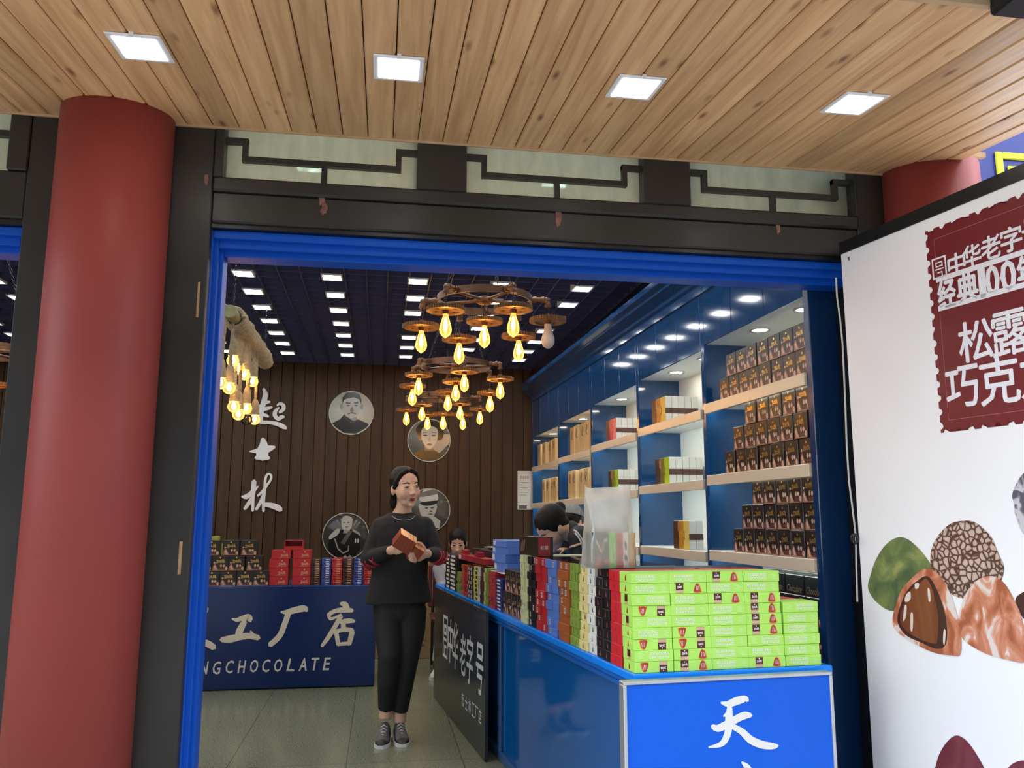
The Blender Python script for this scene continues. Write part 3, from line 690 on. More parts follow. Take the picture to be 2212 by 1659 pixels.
G = {k: mat('print_grey_%d' % k, (k/100.0,)*2+(k/100.0*0.88,), 0.18) for k in (1, 2, 5, 10, 18, 30, 48, 62)}
def portrait(px, py, rpx, label, art, bg):
    c = at(px, py, 1, YB-0.012); r = rpx/FPX*(YB/math.cos(R_(0)))*1.02
    t = thing('portrait_disc', label, 'picture', (c.x, YB-0.001, c.z), 0, 'round black and white portraits on the back wall')
    b = NB(); lathe(b, [(0, 0), (r, 0), (r, 0.010), (0, 0.010)], 56, M=FRONT); obj('disc', b, G[bg], t)
    b = NB(); lathe(b, [(r*0.972, 0.0085), (r*1.004, 0.0085), (r*1.004, 0.0125), (r*0.972, 0.0125), (r*0.972, 0.0085)], 56, M=FRONT); obj('white_rim', b, G[62], t)
    for i, (nm, col, pts, sm) in enumerate(art):
        q = smooth2(pts, 5) if sm else [Vector(p) for p in pts]
        out = []
        for p in q:
            v = Vector((p[0], p[1])); 
            if v.length > 0.965: v = v.normalized()*0.965
            out.append(Vector((v.x*r, -0.0104-0.00035*i, v.y*r)))
        b = NB()
        vs = [b.verts.new(p) for p in out]; f = b.faces.new(vs); bmesh.ops.triangulate(b, faces=[f]); b.normal_update()
        for f in b.faces:
            if f.normal.y > 0: f.normal_flip()
        obj(nm, b, G[col], t)
def E_(cx, cy, a, b_, n=16): return [(cx+a*math.cos(2*math.pi*k/n), cy+b_*math.sin(2*math.pi*k/n)) for k in range(n)]
man = [('printed_coat', 2, [(-.86, -.5), (-.5, -.3), (-.3, -.05), (.1, -.3), (.35, -.3), (.8, -.5), (.95, -.9), (.3, -1.2), (-.4, -1.2), (-.95, -.8)], False), ('printed_neck', 30, [(-.25, -.1), (.25, -.2), (.2, -.36), (.0, -.32), (-.22, -.12)], True),
       ('printed_face', 48, [(-.42, .5), (-.38, .05), (-.2, -.18), (.06, -.24), (.28, -.1), (.42, .2), (.42, .6), (.2, .8), (-.2, .8)], True), ('printed_ear', 30, E_(-.45, .28, .07, .15), False), ('printed_ear', 30, E_(.46, .3, .06, .14), False),
       ('printed_hair', 2, [(-.42, .38), (-.42, .7), (-.25, .92), (.1, .97), (.35, .85), (.44, .6), (.42, .4), (.34, .62), (.1, .72), (-.2, .66), (-.34, .6)], False), ('printed_brow', 5, [(-.27, .42), (-.05, .42), (-.05, .47), (-.25, .49)], False), ('printed_brow', 5, [(.1, .43), (.3, .45), (.28, .51), (.1, .48)], False),
       ('printed_eye', 5, E_(-.15, .33, .085, .03), False), ('printed_eye', 5, E_(.2, .34, .08, .03), False), ('printed_nose', 18, [(.02, .3), (.1, .1), (.02, .05), (-.06, .1)], True), ('printed_moustache', 5, [(-.16, -.02), (.02, .04), (.2, .0), (.2, -.05), (.02, -.02), (-.16, -.07)], False), ('printed_collar', 5, [(-.3, -.1), (.0, -.4), (.25, -.32), (.2, -.42), (.0, -.5), (-.35, -.2)], False)]
lady = [('printed_shade', 30, [(.3, -.7), (.95, -.1), (.9, .3), (.5, .2), (.2, -.3)], True), ('printed_dress', 2, [(-.7, -.62), (-.25, -.42), (.18, -.42), (.6, -.66), (.5, -1.2), (-.5, -1.2)], False), ('printed_hair', 1, [(-.62, .5), (-.4, .8), (-.1, .98), (.3, .92), (.5, .7), (.66, .4), (.62, .1), (.4, .0), (-.4, .0), (-.5, .2)], True),
        ('printed_neck', 30, [(-.2, -.1), (.2, -.1), (.2, -.46), (-.2, -.46)], False), ('printed_face', 48, [(-.36, .45), (-.36, .1), (-.22, -.2), (.02, -.4), (.22, -.25), (.38, .05), (.38, .5), (.1, .66), (-.2, .64)], True), ('printed_eye', 2, E_(-.18, .22, .1, .035), False), ('printed_eye', 2, E_(.2, .22, .1, .035), False),
        ('printed_brow', 10, [(-.3, .32), (-.1, .36), (-.1, .38), (-.3, .35)], False), ('printed_brow', 10, [(.1, .36), (.32, .33), (.32, .36), (.1, .39)], False), ('printed_nose', 30, [(.02, .2), (.08, -.02), (-.05, -.02)], False), ('printed_lips', 5, E_(.02, -.2, .12, .05), False), ('printed_collar', 10, [(-.22, -.36), (.0, -.44), (.22, -.36), (.2, -.5), (-.2, -.5)], False)]
off = [('printed_tunic', 48, [(-.9, -.6), (-.4, -.3), (.3, -.3), (.55, -.5), (.66, -1.1), (-.9, -1.1)], False), ('printed_face', 48, [(-.4, .3), (-.4, -.1), (-.2, -.42), (.08, -.46), (.28, -.2), (.34, .3)], True), ('printed_cap', 62, [(-.42, .6), (-.25, .9), (.1, .95), (.38, .78), (.36, .42), (-.36, .4)], True), ('printed_cap_band', 18, [(-.42, .78), (.3, .96), (.42, .82), (.3, .72), (-.38, .6)], True), ('printed_peak', 2, [(-.4, .34), (.3, .44), (.42, .38), (.2, .24), (-.2, .2)], True),
       ('printed_eye', 5, E_(-.1, .1, .08, .03), False), ('printed_eye', 5, E_(.16, .1, .07, .03), False), ('printed_nose', 10, E_(.1, -.05, .07, .04), False), ('printed_moustache', 5, [(-.06, -.2), (.1, -.14), (.24, -.2), (.1, -.2)], False)]
mar = [('printed_uniform', 1, [(-.7, -.1), (-.25, .25), (.2, .3), (.58, .1), (.65, -.5), (.5, -1.1), (-.5, -1.1), (-.75, -.6)], False), ('printed_face', 48, [(-.2, .7), (-.2, .42), (-.05, .22), (.12, .22), (.24, .42), (.25, .75), (.1, .86), (-.1, .86)], True), ('printed_neck', 30, [(-.1, .26), (.16, .26), (.2, .12), (-.12, .12)], False), ('printed_eye', 5, E_(-.08, .58, .045, .018), False), ('printed_eye', 5, E_(.1, .58, .045, .018), False), ('printed_mouth', 10, [(-.04, .38), (.1, .38), (.1, .41), (-.04, .41)], False),
       ('printed_epaulette', 48, [(-.7, .0), (-.4, .3), (-.25, .26), (-.35, .05), (-.5, -.05), (-.68, -.14)], True), ('printed_epaulette', 30, [(.3, .3), (.6, .12), (.62, .0), (.5, .08), (.3, .2)], True), ('printed_sash', 10, [(.1, .2), (.3, .24), (-.05, -.36), (-.22, -.3)], False), ('printed_medal', 48, E_(.42, -.2, .035, .1), False), ('printed_medal', 48, E_(.53, -.2, .035, .1), False),
       ('printed_cord', 30, [(-.5, -.1), (-.44, -.1), (-.3, -.5), (-.1, -.7), (.1, -.6), (.12, -.4), (.16, -.4), (.15, -.64), (-.1, -.76), (-.34, -.55)], False), ('printed_plume', 30, [(-.1, -.9), (.0, -.8), (.1, -.9), (.2, -.8), (.3, -.92), (.1, -.98)], False)]
portrait(759, 892, 46, 'round portrait of a man in a dark buttoned tunic, upper left of the group', man, 62)
portrait(927, 951, 45.5, 'round portrait of a woman with short wavy hair, below the hindmost chandelier', lady, 18)
portrait(926, 1102, 45, 'round portrait of an officer in a peaked cap, half hidden behind the standing woman', off, 10)
portrait(747, 1158, 47, 'round portrait of a man in dress uniform with sash, lowest on the wall', mar, 5)
# business licence
p0, p1 = at(1118, 1017, 1, YB-0.002), at(1148.5, 1101, 1, YB-0.002)
lic = thing('licence_sheet', 'white licence sheet on the back wall beside the far blue cabinet', 'document', (0, YB-0.0005, 0))
b = NB(); box(b, p0.x, p1.x, -0.006, 0, p1.z, p0.z); obj('sheet', b, m_paper, lic)
m_ink = mat('grey_ink', (0.12, 0.12, 0.13), 0.6)
b = NB(); w_ = p1.x-p0.x; h_ = p0.z-p1.z
put_text(b, '营业执照', Matrix.Translation(((p0.x+p1.x)/2, -0.0068, p0.z-h_*0.17)) @ FRONT, fit=(w_*0.6, h_*0.08), res=1); obj('title_lettering', b, m_ink, lic)
b = NB()
for k in range(6): box(b, p0.x+w_*0.12, p0.x+w_*(0.85-0.1*(k % 3)), -0.0068, -0.0061, p0.z-h_*(0.30+0.065*k)-0.002, p0.z-h_*(0.30+0.065*k)+0.002)
box(b, p0.x+w_*0.1, p1.x-w_*0.35, -0.0068, -0.0061, p1.z+h_*0.02, p1.z+h_*0.11); obj('small_print', b, m_ink, lic)
# ------------------------------------------------------------------ blue display cabinets along the right wall
CA = R_(1.8); CP = Vector((1.801, 3.301, 0))
def cabM(): return Matrix.Translation(CP) @ Matrix.Rotation(CA, 4, 'Z')
YK = [0, 1.10, 2.205, 3.35, 4.47, 5.655]
SH1 = [1.922, 1.900, 1.880, 1.857, 1.842]; SH2 = [1.530, 1.512, 1.492, 1.468, 1.455]; SH3 = [1.132, 1.12, 1.11, 1.10, 1.09]; TOPZ = [2.262, 2.238, 2.218, 2.195, 2.172]
UNITL = ['nearest blue display cabinet, stacked with small black boxes', 'second blue display cabinet, with white slipcases fronted in orange and green', 'third blue display cabinet, with the pink fronted slipcases', 'fourth blue display cabinet from the street, holding upright tan boxes', 'last blue display cabinet against the back wall, holding upright tan boxes']
DPT = 0.30
for k in range(5):
    ya, yb = YK[k], YK[k+1]; yi = yb-0.05
    u = thing('display_cabinet', UNITL[k], 'cabinet', CP, CA, 'blue display cabinets along the right wall')
    b = NB(); bbox(b, 0.0, DPT+0.02, yi, yb-0.0008, 0.0, 2.60, 0.003)
    obj('side_panel', b, m_bluedk, u)
    if k == 0:
        b = NB(); bbox(b, 0.0, DPT+0.02, -0.045, 0.0, 0.0, 2.60, 0.003); obj('side_panel', b, mat('deep_navy_end_panel', (0.004, 0.030, 0.105), 0.2), u)
    b = NB(); box(b, DPT-0.005, DPT+0.015, ya+0.0005, yi-0.0005, 0.72, TOPZ[k]+0.02); obj('back_panel', b, m_cabwhite, u)
    b = NB(); box(b, 0.012, DPT-0.006, ya+0.0005, yi-0.0005, TOPZ[k], TOPZ[k]+0.02); tp = obj('top_board', b, m_cabwhite, u)
    for j in range(3):
        w = (yi-ya)/3; b = NB(); bbox(b, 0.0, 0.011, ya+w*j+0.002, ya+w*(j+1)-0.002, TOPZ[k]-0.004, 2.60, 0.0025); obj('upper_panel', b, m_bluedk, u)
    for z in (SH1[k], SH2[k], SH3[k]):
        b = NB(); bbox(b, -0.012, 0.008, ya+0.001, yi-0.001, z-0.055, z, 0.002); lip = obj('shelf', b, m_shelf, u)
        b = NB(); box(b, 0.0085, DPT-0.006, ya+0.001, yi-0.001, z-0.024, z-0.0005); obj('shelf_board', b, m_cabwhite, lip)
        b = NB(); box(b, 0.010, 0.030, ya+0.02, yi-0.02, z-0.034, z-0.0245); obj('light_strip', b, m_strip, lip)
    b = NB(); bbox(b, 0.0, DPT-0.006, ya+0.001, yi-0.001, 0.0, 0.735, 0.004); obj('base_cupboard', b, m_bluedk, u)
    for fy in ((0.20, 0.62) if k == 0 else (0.22, 0.66)):
        y = ya+(yi-ya)*fy
        b = NB(); M = Matrix.Translation((0.135, y, TOPZ[k]-0.0005)); lathe(b, [(0.040, 0), (0.055, 0), (0.053, -0.006), (0.040, -0.004), (0.040, 0)], 24, M=M); dl = obj('downlight', b, m_silver, u)
        b = NB(); lathe(b, [(0, -0.002), (0.039, -0.002), (0.039, -0.0008), (0, -0.0008)], 20, M=M); obj('lens', b, m_down, dl)
# cornice moulding over the cabinets
b = NB(); prof = [(0.0, 2.555), (-0.010, 2.555), (-0.014, 2.60), (-0.030, 2.615), (-0.032, 2.635), (-0.060, 2.66), (-0.085, 2.675), (-0.088, 2.695), (-0.118, 2.71), (-0.122, 2.745), (0.06, 2.745), (0.06, 2.601), (0.0, 2.601)]
pr = NB(); prism(pr, [(x-0.0008, -0.04, z) for x, z in prof], (0, 5.70, 0)); 
cor = obj('cornice', pr, m_bluedk, None, CP, (0, 0, CA)); tag(cor, 'glossy stepped blue cornice moulding running over all the display cabinets', 'moulding')
# ---------------------------------------------------------------- boxes: a mesh per kind, prints as child parts
def boxmesh(name, w, d, h, cols):
    """w along local y, d along local x, h up; origin at centre of bottom; cols: material or dict of face -> material (bottom, top, -y, +y, -x, +x)"""
    b = NB(); fs = box(b, -d/2, d/2, -w/2, w/2, 0, h)
    names = ['bottom', 'top', '-y', '+x', '+y', '-x']; ml = [cols['all']]
    for f, nme in zip(fs, names):
        if nme in cols:
            if cols[nme] not in ml: ml.append(cols[nme])
            f.material_index = ml.index(cols[nme])
    bmesh.ops.bevel(b, geom=b.edges[:], offset=min(w, d, h)*0.03, segments=1, affect='EDGES')
    return mesh(name, b, ml)
m_choc = mat('dark_chocolate_card', (0.020, 0.013, 0.010), 0.33); m_choc2 = mat('brown_card', (0.045, 0.018, 0.014), 0.35)
m_gold = mat('gold_foil_print', (0.62, 0.40, 0.12), 0.25, metal=0.7)
m_pinkart = mat('rosy_brown_print', (0.34, 0.16, 0.11), 0.4, noise=0.5, nscale=90)
m_palep = mat('pale_figure_print', (0.60, 0.38, 0.28), 0.4, noise=0.35, nscale=120)
m_darkp = mat('dark_print', (0.10, 0.035, 0.025), 0.4)
def flat(b, pts, M, mi=0, sm=False):
    q = smooth2(pts, 4) if sm else pts
    vs = [b.verts.new(M @ Vector((p[0], p[1], 0))) for p in q]; f = b.faces.new(vs); f.material_index = mi
    bmesh.ops.triangulate(b, faces=[f])
def emblem_bm(M, s):      # small crest over three gold brush characters
    b = NB(); keep(b)
    to = lambda x, y: M @ Vector((x*s/100, y*s/100, 0))
    for st in ([(-34, 8, 7), (-30, -10, 8), (-34, -26, 7)], [(-44, -4, 6), (-24, 2, 6)], [(-46, -26, 6), (-20, -28, 7)], [(-22, 4, 6), (-14, -6, 6), (-20, -18, 6), (-10, -22, 6)],
               [(0, 4, 8), (-1, -18, 8)], [(-8, -8, 7), (8, -6, 6)], [(-9, -20, 7), (10, -20, 7)],
               [(22, 10, 7), (20, -26, 7)], [(12, 0, 6), (30, 2, 6)], [(38, 14, 6), (34, -26, 7)], [(28, -8, 6), (48, -2, 6)], [(36, -8, 6), (50, -26, 8)], [(20, -8, 6), (12, -24, 6)]):
        L, Rr, c0, c1 = stroke2(st, 3); lift = M.to_3x3() @ Vector((0, 0, 0.00004*len(b.faces)/5))
        A = [b.verts.new(to(p.x, p.y)+lift) for p in L]; B = [b.verts.new(to(p.x, p.y)+lift) for p in Rr]
        for i in range(len(A)-1): b.faces.new((A[i], B[i], B[i+1], A[i+1]))
    flat(b, [(0.10*s*math.cos(a), 0.30*s+0.10*s*math.sin(a)) for a in [2*math.pi*k/10 for k in range(10)]], M)
    return b
def art_bm(M, w, h):      # seated lady, cups and truffles along the lower edge
    b = NB(); keep(b)
    flat(b, [(-.46*w, -.48*h), (-.44*w, -.25*h), (-.38*w, -.08*h), (-.30*w, -.05*h), (-.26*w, -.2*h), (-.14*w, -.36*h), (-.06*w, -.48*h)], M, 0)
    flat(b, E_(-.35*w, .04*h, .055*w, .055*h, 10), M, 1); flat(b, [(-.40*w, -.2*h), (-.30*w, -.12*h), (-.24*w, -.26*h), (-.18*w, -.42*h), (-.3*w, -.44*h)], Matrix.Translation(M.to_3x3() @ Vector((0, 0, .0002))) @ M, 1)
    flat(b, E_(.06*w, -.16*h, .07*w, .10*h, 10), M, 1); flat(b, E_(.24*w, -.17*h, .07*w, .09*h, 10), M, 1)
    flat(b, E_(.04*w, -.36*h, .10*w, .10*h, 10), M, 2); flat(b, E_(.22*w, -.36*h, .09*w, .10*h, 10), M, 2); flat(b, E_(.39*w, -.34*h, .085*w, .12*h, 10), M, 1)
    flat(b, [(-.48*w, -.495*h), (.48*w, -.495*h), (.48*w, -.44*h), (-.48*w, -.46*h)], Matrix.Translation(M.to_3x3() @ Vector((0, 0, .0001))) @ M, 0)
    return b
BW, BD, BH = 0.112, 0.08, 0.1165
LEFTM = lambda x, y, z: Matrix.Translation((x, y, z)) @ LEFT
_figbox = boxmesh('truffle_box', BW, BD, BH, {'all': m_choc, '-y': m_choc2, '+y': m_choc2})
_figemb = mesh('gold_emblem', emblem_bm(LEFTM(-BD/2-0.0004, 0, BH*0.68), 0.062), m_gold)
_figart = mesh('printed_figure', art_bm(LEFTM(-BD/2-0.0003, 0, BH*0.5), BW, BH), [m_pinkart, m_palep, m_darkp])
def figbox(M, label, group, face='cab'):
    o = bpy.data.objects.new('truffle_box', _figbox); link(o); o.matrix_world = M
    tag(o, label, 'chocolate box', group)
    e = bpy.data.objects.new('gold_emblem', _figemb); link(e, o); a = bpy.data.objects.new('printed_figure', _figart); link(a, o)
    return o
CM = cabM(); rnd = random.Random(3)
def tiers(z, spec, shelf):
    zz = z
    for t, (y0, n, pitch) in enumerate(spec):
        for i in range(n):
            y = y0+pitch*(i+0.5)
            pos = 'rightmost' if i == 0 else ('leftmost' if i == n-1 else '%s from the right' % ORD[i])
            tier = ['bottom', 'second', 'third'][t] if not (t == len(spec)-1) else 'top'
            figbox(CM @ Matrix.Translation((0.022+BD/2+rnd.uniform(-0.003, 0.003), y, zz+0.0004)) @ Matrix.Rotation(R_(rnd.uniform(-0.6, 0.6)), 4, 'Z'),
                   'black emblem box, %s, %s row, %s' % (shelf, tier, pos), 'small black boxes in the nearest cabinet')
        zz += BH+0.0012
tiers(SH1[0], [(0.004, 8, 0.1142), (0.02, 7, 0.1155)], 'nearest cabinet upper shelf')
tiers(SH2[0], [(0.010, 7, 0.1255), (0.05, 6, 0.1215), (0.02, 5, 0.1235)], 'nearest cabinet middle shelf')
tiers(SH3[0], [(0.004, 7, 0.1165), (0.004, 6, 0.1185), (0.006, 5, 0.1180)], 'nearest cabinet lower shelf')
tiers(0.735, [(0.01, 6, 0.1175), (0.02, 6, 0.1185)], 'nearest cabinet bottom ledge')
_big = boxmesh('black_gift_box', 0.15, 0.12, 0.082, {'all': mat('black_gloss_card', (0.012, 0.014, 0.014), 0.25)})
_scr = NB(); put_text(_scr, 'Chocolate', LEFTM(-0.0604, 0, 0.022), fit=(0.125, 0.03), shear=0.3, res=2); _scr = mesh('gold_script', _scr, mat('dull_gold_print', (0.30, 0.21, 0.09), 0.35, metal=0.5))
for i in range(4):
    o = bpy.data.objects.new('black_gift_box', _big); link(o); o.matrix_world = CM @ Matrix.Translation((0.10, 0.10+0.165*i, 0.735+2*(BH+0.0012)+0.0008)); tag(o, 'black gift box with gold script under the nearest lower shelf, %s from the street' % ORD[i], 'gift box', 'black gift boxes under the lower shelf')
    e = bpy.data.objects.new('gold_script', _scr); link(e, o)
# slip-case boxes standing five deep
m_spine = mat('white_card', (0.78, 0.78, 0.72), 0.5); m_band = mat('brown_band', (0.10, 0.045, 0.035), 0.5)
def artmat(name, c1, c2): return mat(name, c1, 0.4, noise=0.6, nscale=28)
COVERS = {'orange': ((0.07, 0.03, 0.015), (0.50, 0.20, 0.03), (0.72, 0.46, 0.06)), 'green': ((0.05, 0.045, 0.035), (0.20, 0.16, 0.03), (0.46, 0.62, 0.02)), 'yellow': ((0.09, 0.03, 0.015), (0.60, 0.28, 0.02), (0.80, 0.60, 0.12)), 'pink': ((0.14, 0.02, 0.025), (0.62, 0.07, 0.10), (0.80, 0.20, 0.20)), 'lime': ((0.05, 0.05, 0.03), (0.22, 0.20, 0.04), (0.42, 0.60, 0.03))}
def slipcase(kind, first, w=0.24, d=0.042, h=0.165):
    b = NB(); bbox(b, -d/2, d/2, -w/2, w/2, 0, h, 0.001)
    o = obj('slipcase_box', b, m_spine)
    b = NB(); box(b, -d/2-0.0008, d/2+0.0008, -w/2-0.0008, w/2+0.0008, h*0.33, h*0.55); obj('paper_band', b, m_band, o)
    if first:
        cs = COVERS[kind]
        for i, c in enumerate(cs):
            ya = w/2-w*(0.0, 0.36, 0.66, 1.0)[i]; yb = w/2-w*(0.0, 0.36, 0.66, 1.0)[i+1]
            b = NB(); box(b, -d/2-0.0016, -d/2-0.0009, yb, ya, 0.001, h-0.001); obj('printed_cover', b, mat('%s_cover_%d' % (kind, i), c, 0.35, noise=0.45 if i < 2 else 0.0, nscale=22), o)
        b = NB(); box(b, -d/2-0.0022, -d/2-0.0017, w*0.17-0.028, w*0.17+0.006, h*0.62, h*0.93); obj('printed_label', b, mat('tan_label', (0.45, 0.22, 0.08), 0.4), o)
        b = NB(); strokes(b, [[(-4, 60, 3), (0, 40, 4), (-6, 20, 3)], [(-14, 52, 3), (2, 50, 3)], [(-10, 30, 4), (4, 26, 3)], [(14, 70, 3), (20, 56, 4), (12, 46, 3)], [(26, 30, 4), (34, 18, 4)], [(22, 14, 3), (40, 10, 3)]], lambda x, y: Vector((-d/2-0.0018, -w*0.22-x*0.0012, h*0.1+y*0.0016)), (-0.0004, 0, 0)); obj('brush_lettering', b, m_darkp, o)
    return o
def slipgroup(k, z, px, py, n, kind, where):
    c = at(px, py, 2, z+0.05)
    # near front corner of the group lies where the photo shows it
    l = CM.inverted() @ atp(px, py, CP + CM.to_3x3() @ Vector((0.02, 0, 0)), CM.to_3x3() @ Vector((1, 0, 0)))
    for i in range(n):
        o = slipcase(kind, i == 0)
        o.matrix_world = CM @ Matrix.Translation((0.02+0.021+i*0.0445, l.y+0.12+rnd.uniform(-0.003, 0.003), z+0.0005))
        lab = '%s fronted slipcase at the head of its row, %s' % (kind, where) if i == 0 else 'white slipcase with brown band, %s behind the %s front, %s' % (ORD[i-1] if i > 1 else 'directly', kind, where)
        tag(o, lab, 'slipcase box', 'white slipcase boxes in rows')
slipgroup(1, SH1[1], 1437, 880, 5, 'orange', 'second cabinet upper shelf')
slipgroup(1, SH2[1], 1446, 1020, 5, 'green', 'second cabinet middle shelf')
slipgroup(1, SH3[1], 1489, 1160, 2, 'yellow', 'second cabinet lower shelf')
slipgroup(2, SH1[2], 1331, 930, 4, 'pink', 'third cabinet upper shelf')
slipgroup(2, SH2[2], 1336, 1040, 4, 'lime', 'third cabinet middle shelf')
# upright tan boxes
m_tan = mat('tan_kraft_card', (0.52, 0.34, 0.15), 0.55, noise=0.12, nscale=30); m_tanl = mat('pale_tan_card', (0.66, 0.50, 0.26), 0.55)
_tanm = {}
def tanbox(h, w=0.135, d=0.10):
    if h not in _tanm:
        bx = boxmesh('tall_tan_box', w, d, h, {'all': m_tan, '-y': m_tanl})
        e = NB(); strokes(e, [[(0, 95, 6), (8, 84, 8), (-4, 70, 7), (6, 58, 6)], [(-14, 88, 4), (-12, 76, 4)], [(-15, 70, 3), (-14, 64, 3)], [(0, 46, 6), (8, 38, 7)], [(-8, 40, 4), (4, 34, 4)], [(-14, 30, 4), (-10, 26, 4)], [(-16, 14, 6), (0, 13, 7), (16, 16, 6)]], lambda x, y: Vector((-d/2-0.0002, -x*0.0026, h*0.08+y*h*0.0084)), (-0.0004, 0, 0))
        _tanm[h] = (bx, mesh('ink_drawing', e, mat('sepia_ink', (0.07, 0.045, 0.02), 0.5)))
    o = bpy.data.objects.new('tall_tan_box', _tanm[h][0]); link(o); e = bpy.data.objects.new('ink_drawing', _tanm[h][1]); link(e, o)
    return o
for k, z, h, ys, where in ((3, SH1[3], 0.262, (3.42, 3.59, 3.76, 3.93, 4.12), 'upper shelf of the fourth cabinet'), (3, SH2[3], 0.255, (3.45, 3.64, 3.83, 4.03, 4.19), 'middle shelf of the fourth cabinet'), (3, SH3[3], 0.2, (3.45, 3.62, 3.8), 'lower shelf of the fourth cabinet'),
                            (4, SH1[4], 0.235, (4.58, 4.79, 5.0, 5.24, 5.47), 'upper shelf of the last cabinet'), (4, SH2[4], 0.24, (4.55, 4.75, 4.92, 5.08, 5.30), 'middle shelf of the last cabinet')):
    for i, y in enumerate(ys):
        o = tanbox(h); o.matrix_world = CM @ Matrix.Translation((0.09+rnd.uniform(-0.01, 0.01), y, z+0.0005)) @ Matrix.Rotation(R_(rnd.uniform(-2, 2)), 4, 'Z')
        pos = 'nearest the street' if i == 0 else ('farthest back' if i == len(ys)-1 else '%s from the street' % ORD[i])
        tag(o, 'tall tan box, %s, %s' % (where, pos), 'gift box', 'tall tan boxes in the far cabinets')
# ------------------------------------------------------------------ the sales counter
KA = R_(5.8); KO = Vector((0.844, 2.765, 0)); KM = Matrix.Translation(KO) @ Matrix.Rotation(KA, 4, 'Z')
KX = KM.to_3x3() @ Vector((1, 0, 0)); KY = KM.to_3x3() @ Vector((0, 1, 0)); KI = KM.inverted()
ZT = 0.79
ctr = thing('sales_counter', 'long glossy blue sales counter reaching out of the doorway, loaded with chocolate boxes', 'counter', KO, KA)
LEN = 3.95; WID = 0.75
b = NB(); bbox(b, 0, WID, 0, LEN, ZT-0.028, ZT, 0.004); obj('counter_top', b, m_slab, ctr)
b = NB(); bbox(b, 0.008, WID-0.008, 0.008, LEN, ZT-0.046, ZT-0.0285, 0.004); bbox(b, 0.02, WID-0.02, 0.02, LEN, ZT-0.075, ZT-0.0465, 0.008); obj('top_moulding', b, mat('blue_moulding', (0.008, 0.13, 0.52), 0.2), ctr)
b = NB(); bbox(b, 0.045, WID-0.03, 0.045, LEN-0.02, 0.05, ZT-0.0755, 0.003); obj('body', b, m_bluemid, ctr)
b = NB(); bbox(b, 0.030, WID-0.02, 0.030, LEN-0.01, 0.0005, 0.0495, 0.004); obj('plinth', b, mat('dull_blue_plinth', (0.03, 0.09, 0.22), 0.35), ctr)
b = NB()
for y in (1.985, 3.2): bbox(b, 0.028, 0.0445, y-0.03, y+0.03, 0.05, ZT-0.0755, 0.003)
obj('corner_stile', b, MATS['dull_blue_plinth'], ctr)
# sign hung on the street end of the counter
fsg = thing('counter_front_sign', 'bright blue sign with white brush character on the street end of the counter', 'sign', KO, KA)
def kf(px, py, y): return KI @ atp(px, py, KM @ Vector((0, y, 0)), KY)
tl = kf(1350, 1475, -0.05); tr_ = kf(1790, 1455, -0.05)
sx0, sx1, sz1, sz0 = tl.x, tr_.x+0.008, (tl.z+tr_.z)/2, -0.1
b = NB(); bbox(b, sx0, sx1, -0.045, -0.012, sz0, sz1-0.002, 0.002); obj('panel', b, m_signblue, fsg)
b = NB()
for (xa, xb, za, zb) in ((sx0-0.006, sx1+0.006, sz1-0.007, sz1+0.004), (sx0-0.006, sx0+0.006, sz0, sz1-0.007), (sx1-0.006, sx1+0.006, sz0, sz1-0.007)): bbox(b, xa, xb, -0.052, -0.012, za, zb, 0.002)
obj('aluminium_frame', b, m_silver, fsg)
TIAN = [[(880, 362, 18), (935, 372, 50), (1000, 348, 62), (1065, 330, 52), (1088, 345, 26)], [(898, 470, 12), (925, 450, 30), (950, 420, 34)], [(945, 400, 40), (940, 470, 56), (938, 540, 58), (925, 620, 52), (880, 690, 42), (780, 716, 12)], [(808, 548, 36), (850, 566, 56), (920, 535, 60), (1000, 490, 58), (1065, 462, 58), (1112, 462, 36)], [(960, 545, 44), (1040, 590, 52), (1110, 655, 62), (1200, 695, 62), (1285, 706, 52), (1325, 704, 24)]]
JIN = [[(1042, 835, 14), (1075, 865, 44), (1095, 905, 54), (1085, 960, 40)], [(940, 960, 30), (1040, 985, 46), (1180, 950, 46), (1240, 960, 26)], [(900, 900, 24), (930, 930, 36)]]
b = NB(); strokes(b, TIAN+JIN, lambda x, y: KI @ atp(1320+x/3.687, 1420+y/3.687, KM @ Vector((0, -0.0475, 0)), KY), (0, 0.002, 0)); obj('lettering', b, m_white, fsg)
# charcoal sign board leaning along the shop side of the counter
lsA = Vector((0.598, 4.72, 0)); lsB = Vector((0.430, 6.42, 0)); la = math.atan2(-(lsB.x-lsA.x), lsB.y-lsA.y); LL = (lsB-lsA).length
ls = thing('side_sign', 'charcoal sign board with white characters standing along the side of the counter', 'sign', lsA, la)
b = NB(); bbox(b, -0.006, 0.016, 0, LL, 0.0005, 0.788, 0.003); obj('panel', b, m_signchar, ls)
LSM = ls.matrix_basis.copy(); LSM = Matrix.Translation(lsA) @ Matrix.Rotation(la, 4, 'Z'); LSI = LSM.inverted(); LSN = LSM.to_3x3() @ Vector((1, 0, 0))
def lsp(px, py): return LSI @ atp(px, py, lsA - LSN*0.0065, LSN)
b = NB(); m_lsw = mat('pale_grey_lettering', (0.55, 0.57, 0.56), 0.5)
def char_at(b, ch, ya, yb, zc, h, M0=LEFT, x=-0.0074, shear=0.12, heavy=0.003):
    put_text(b, ch, Matrix.Translation((x, (ya+yb)/2, zc)) @ M0, fit=(abs(ya-yb), h), shear=shear, heavy=heavy)
cs = [(973, 1338, 1432), (984, 1345, 1446), (1000, 1370, 1458), (1015, 1372, 1480), (1036, 1390, 1500)]
for ch, (px, pa, pb) in zip('中华老字号', cs):
    c = lsp(px, (pa+pb)/2); z0, z1 = lsp(px, pb).z, lsp(px, pa).z; y = c.y; w = 0.19
    char_at(b, ch, y-w/2, y+w/2, (z0+z1)/2, z1-z0)
sc = lsp(962, 1375); y, z = sc.y, sc.z
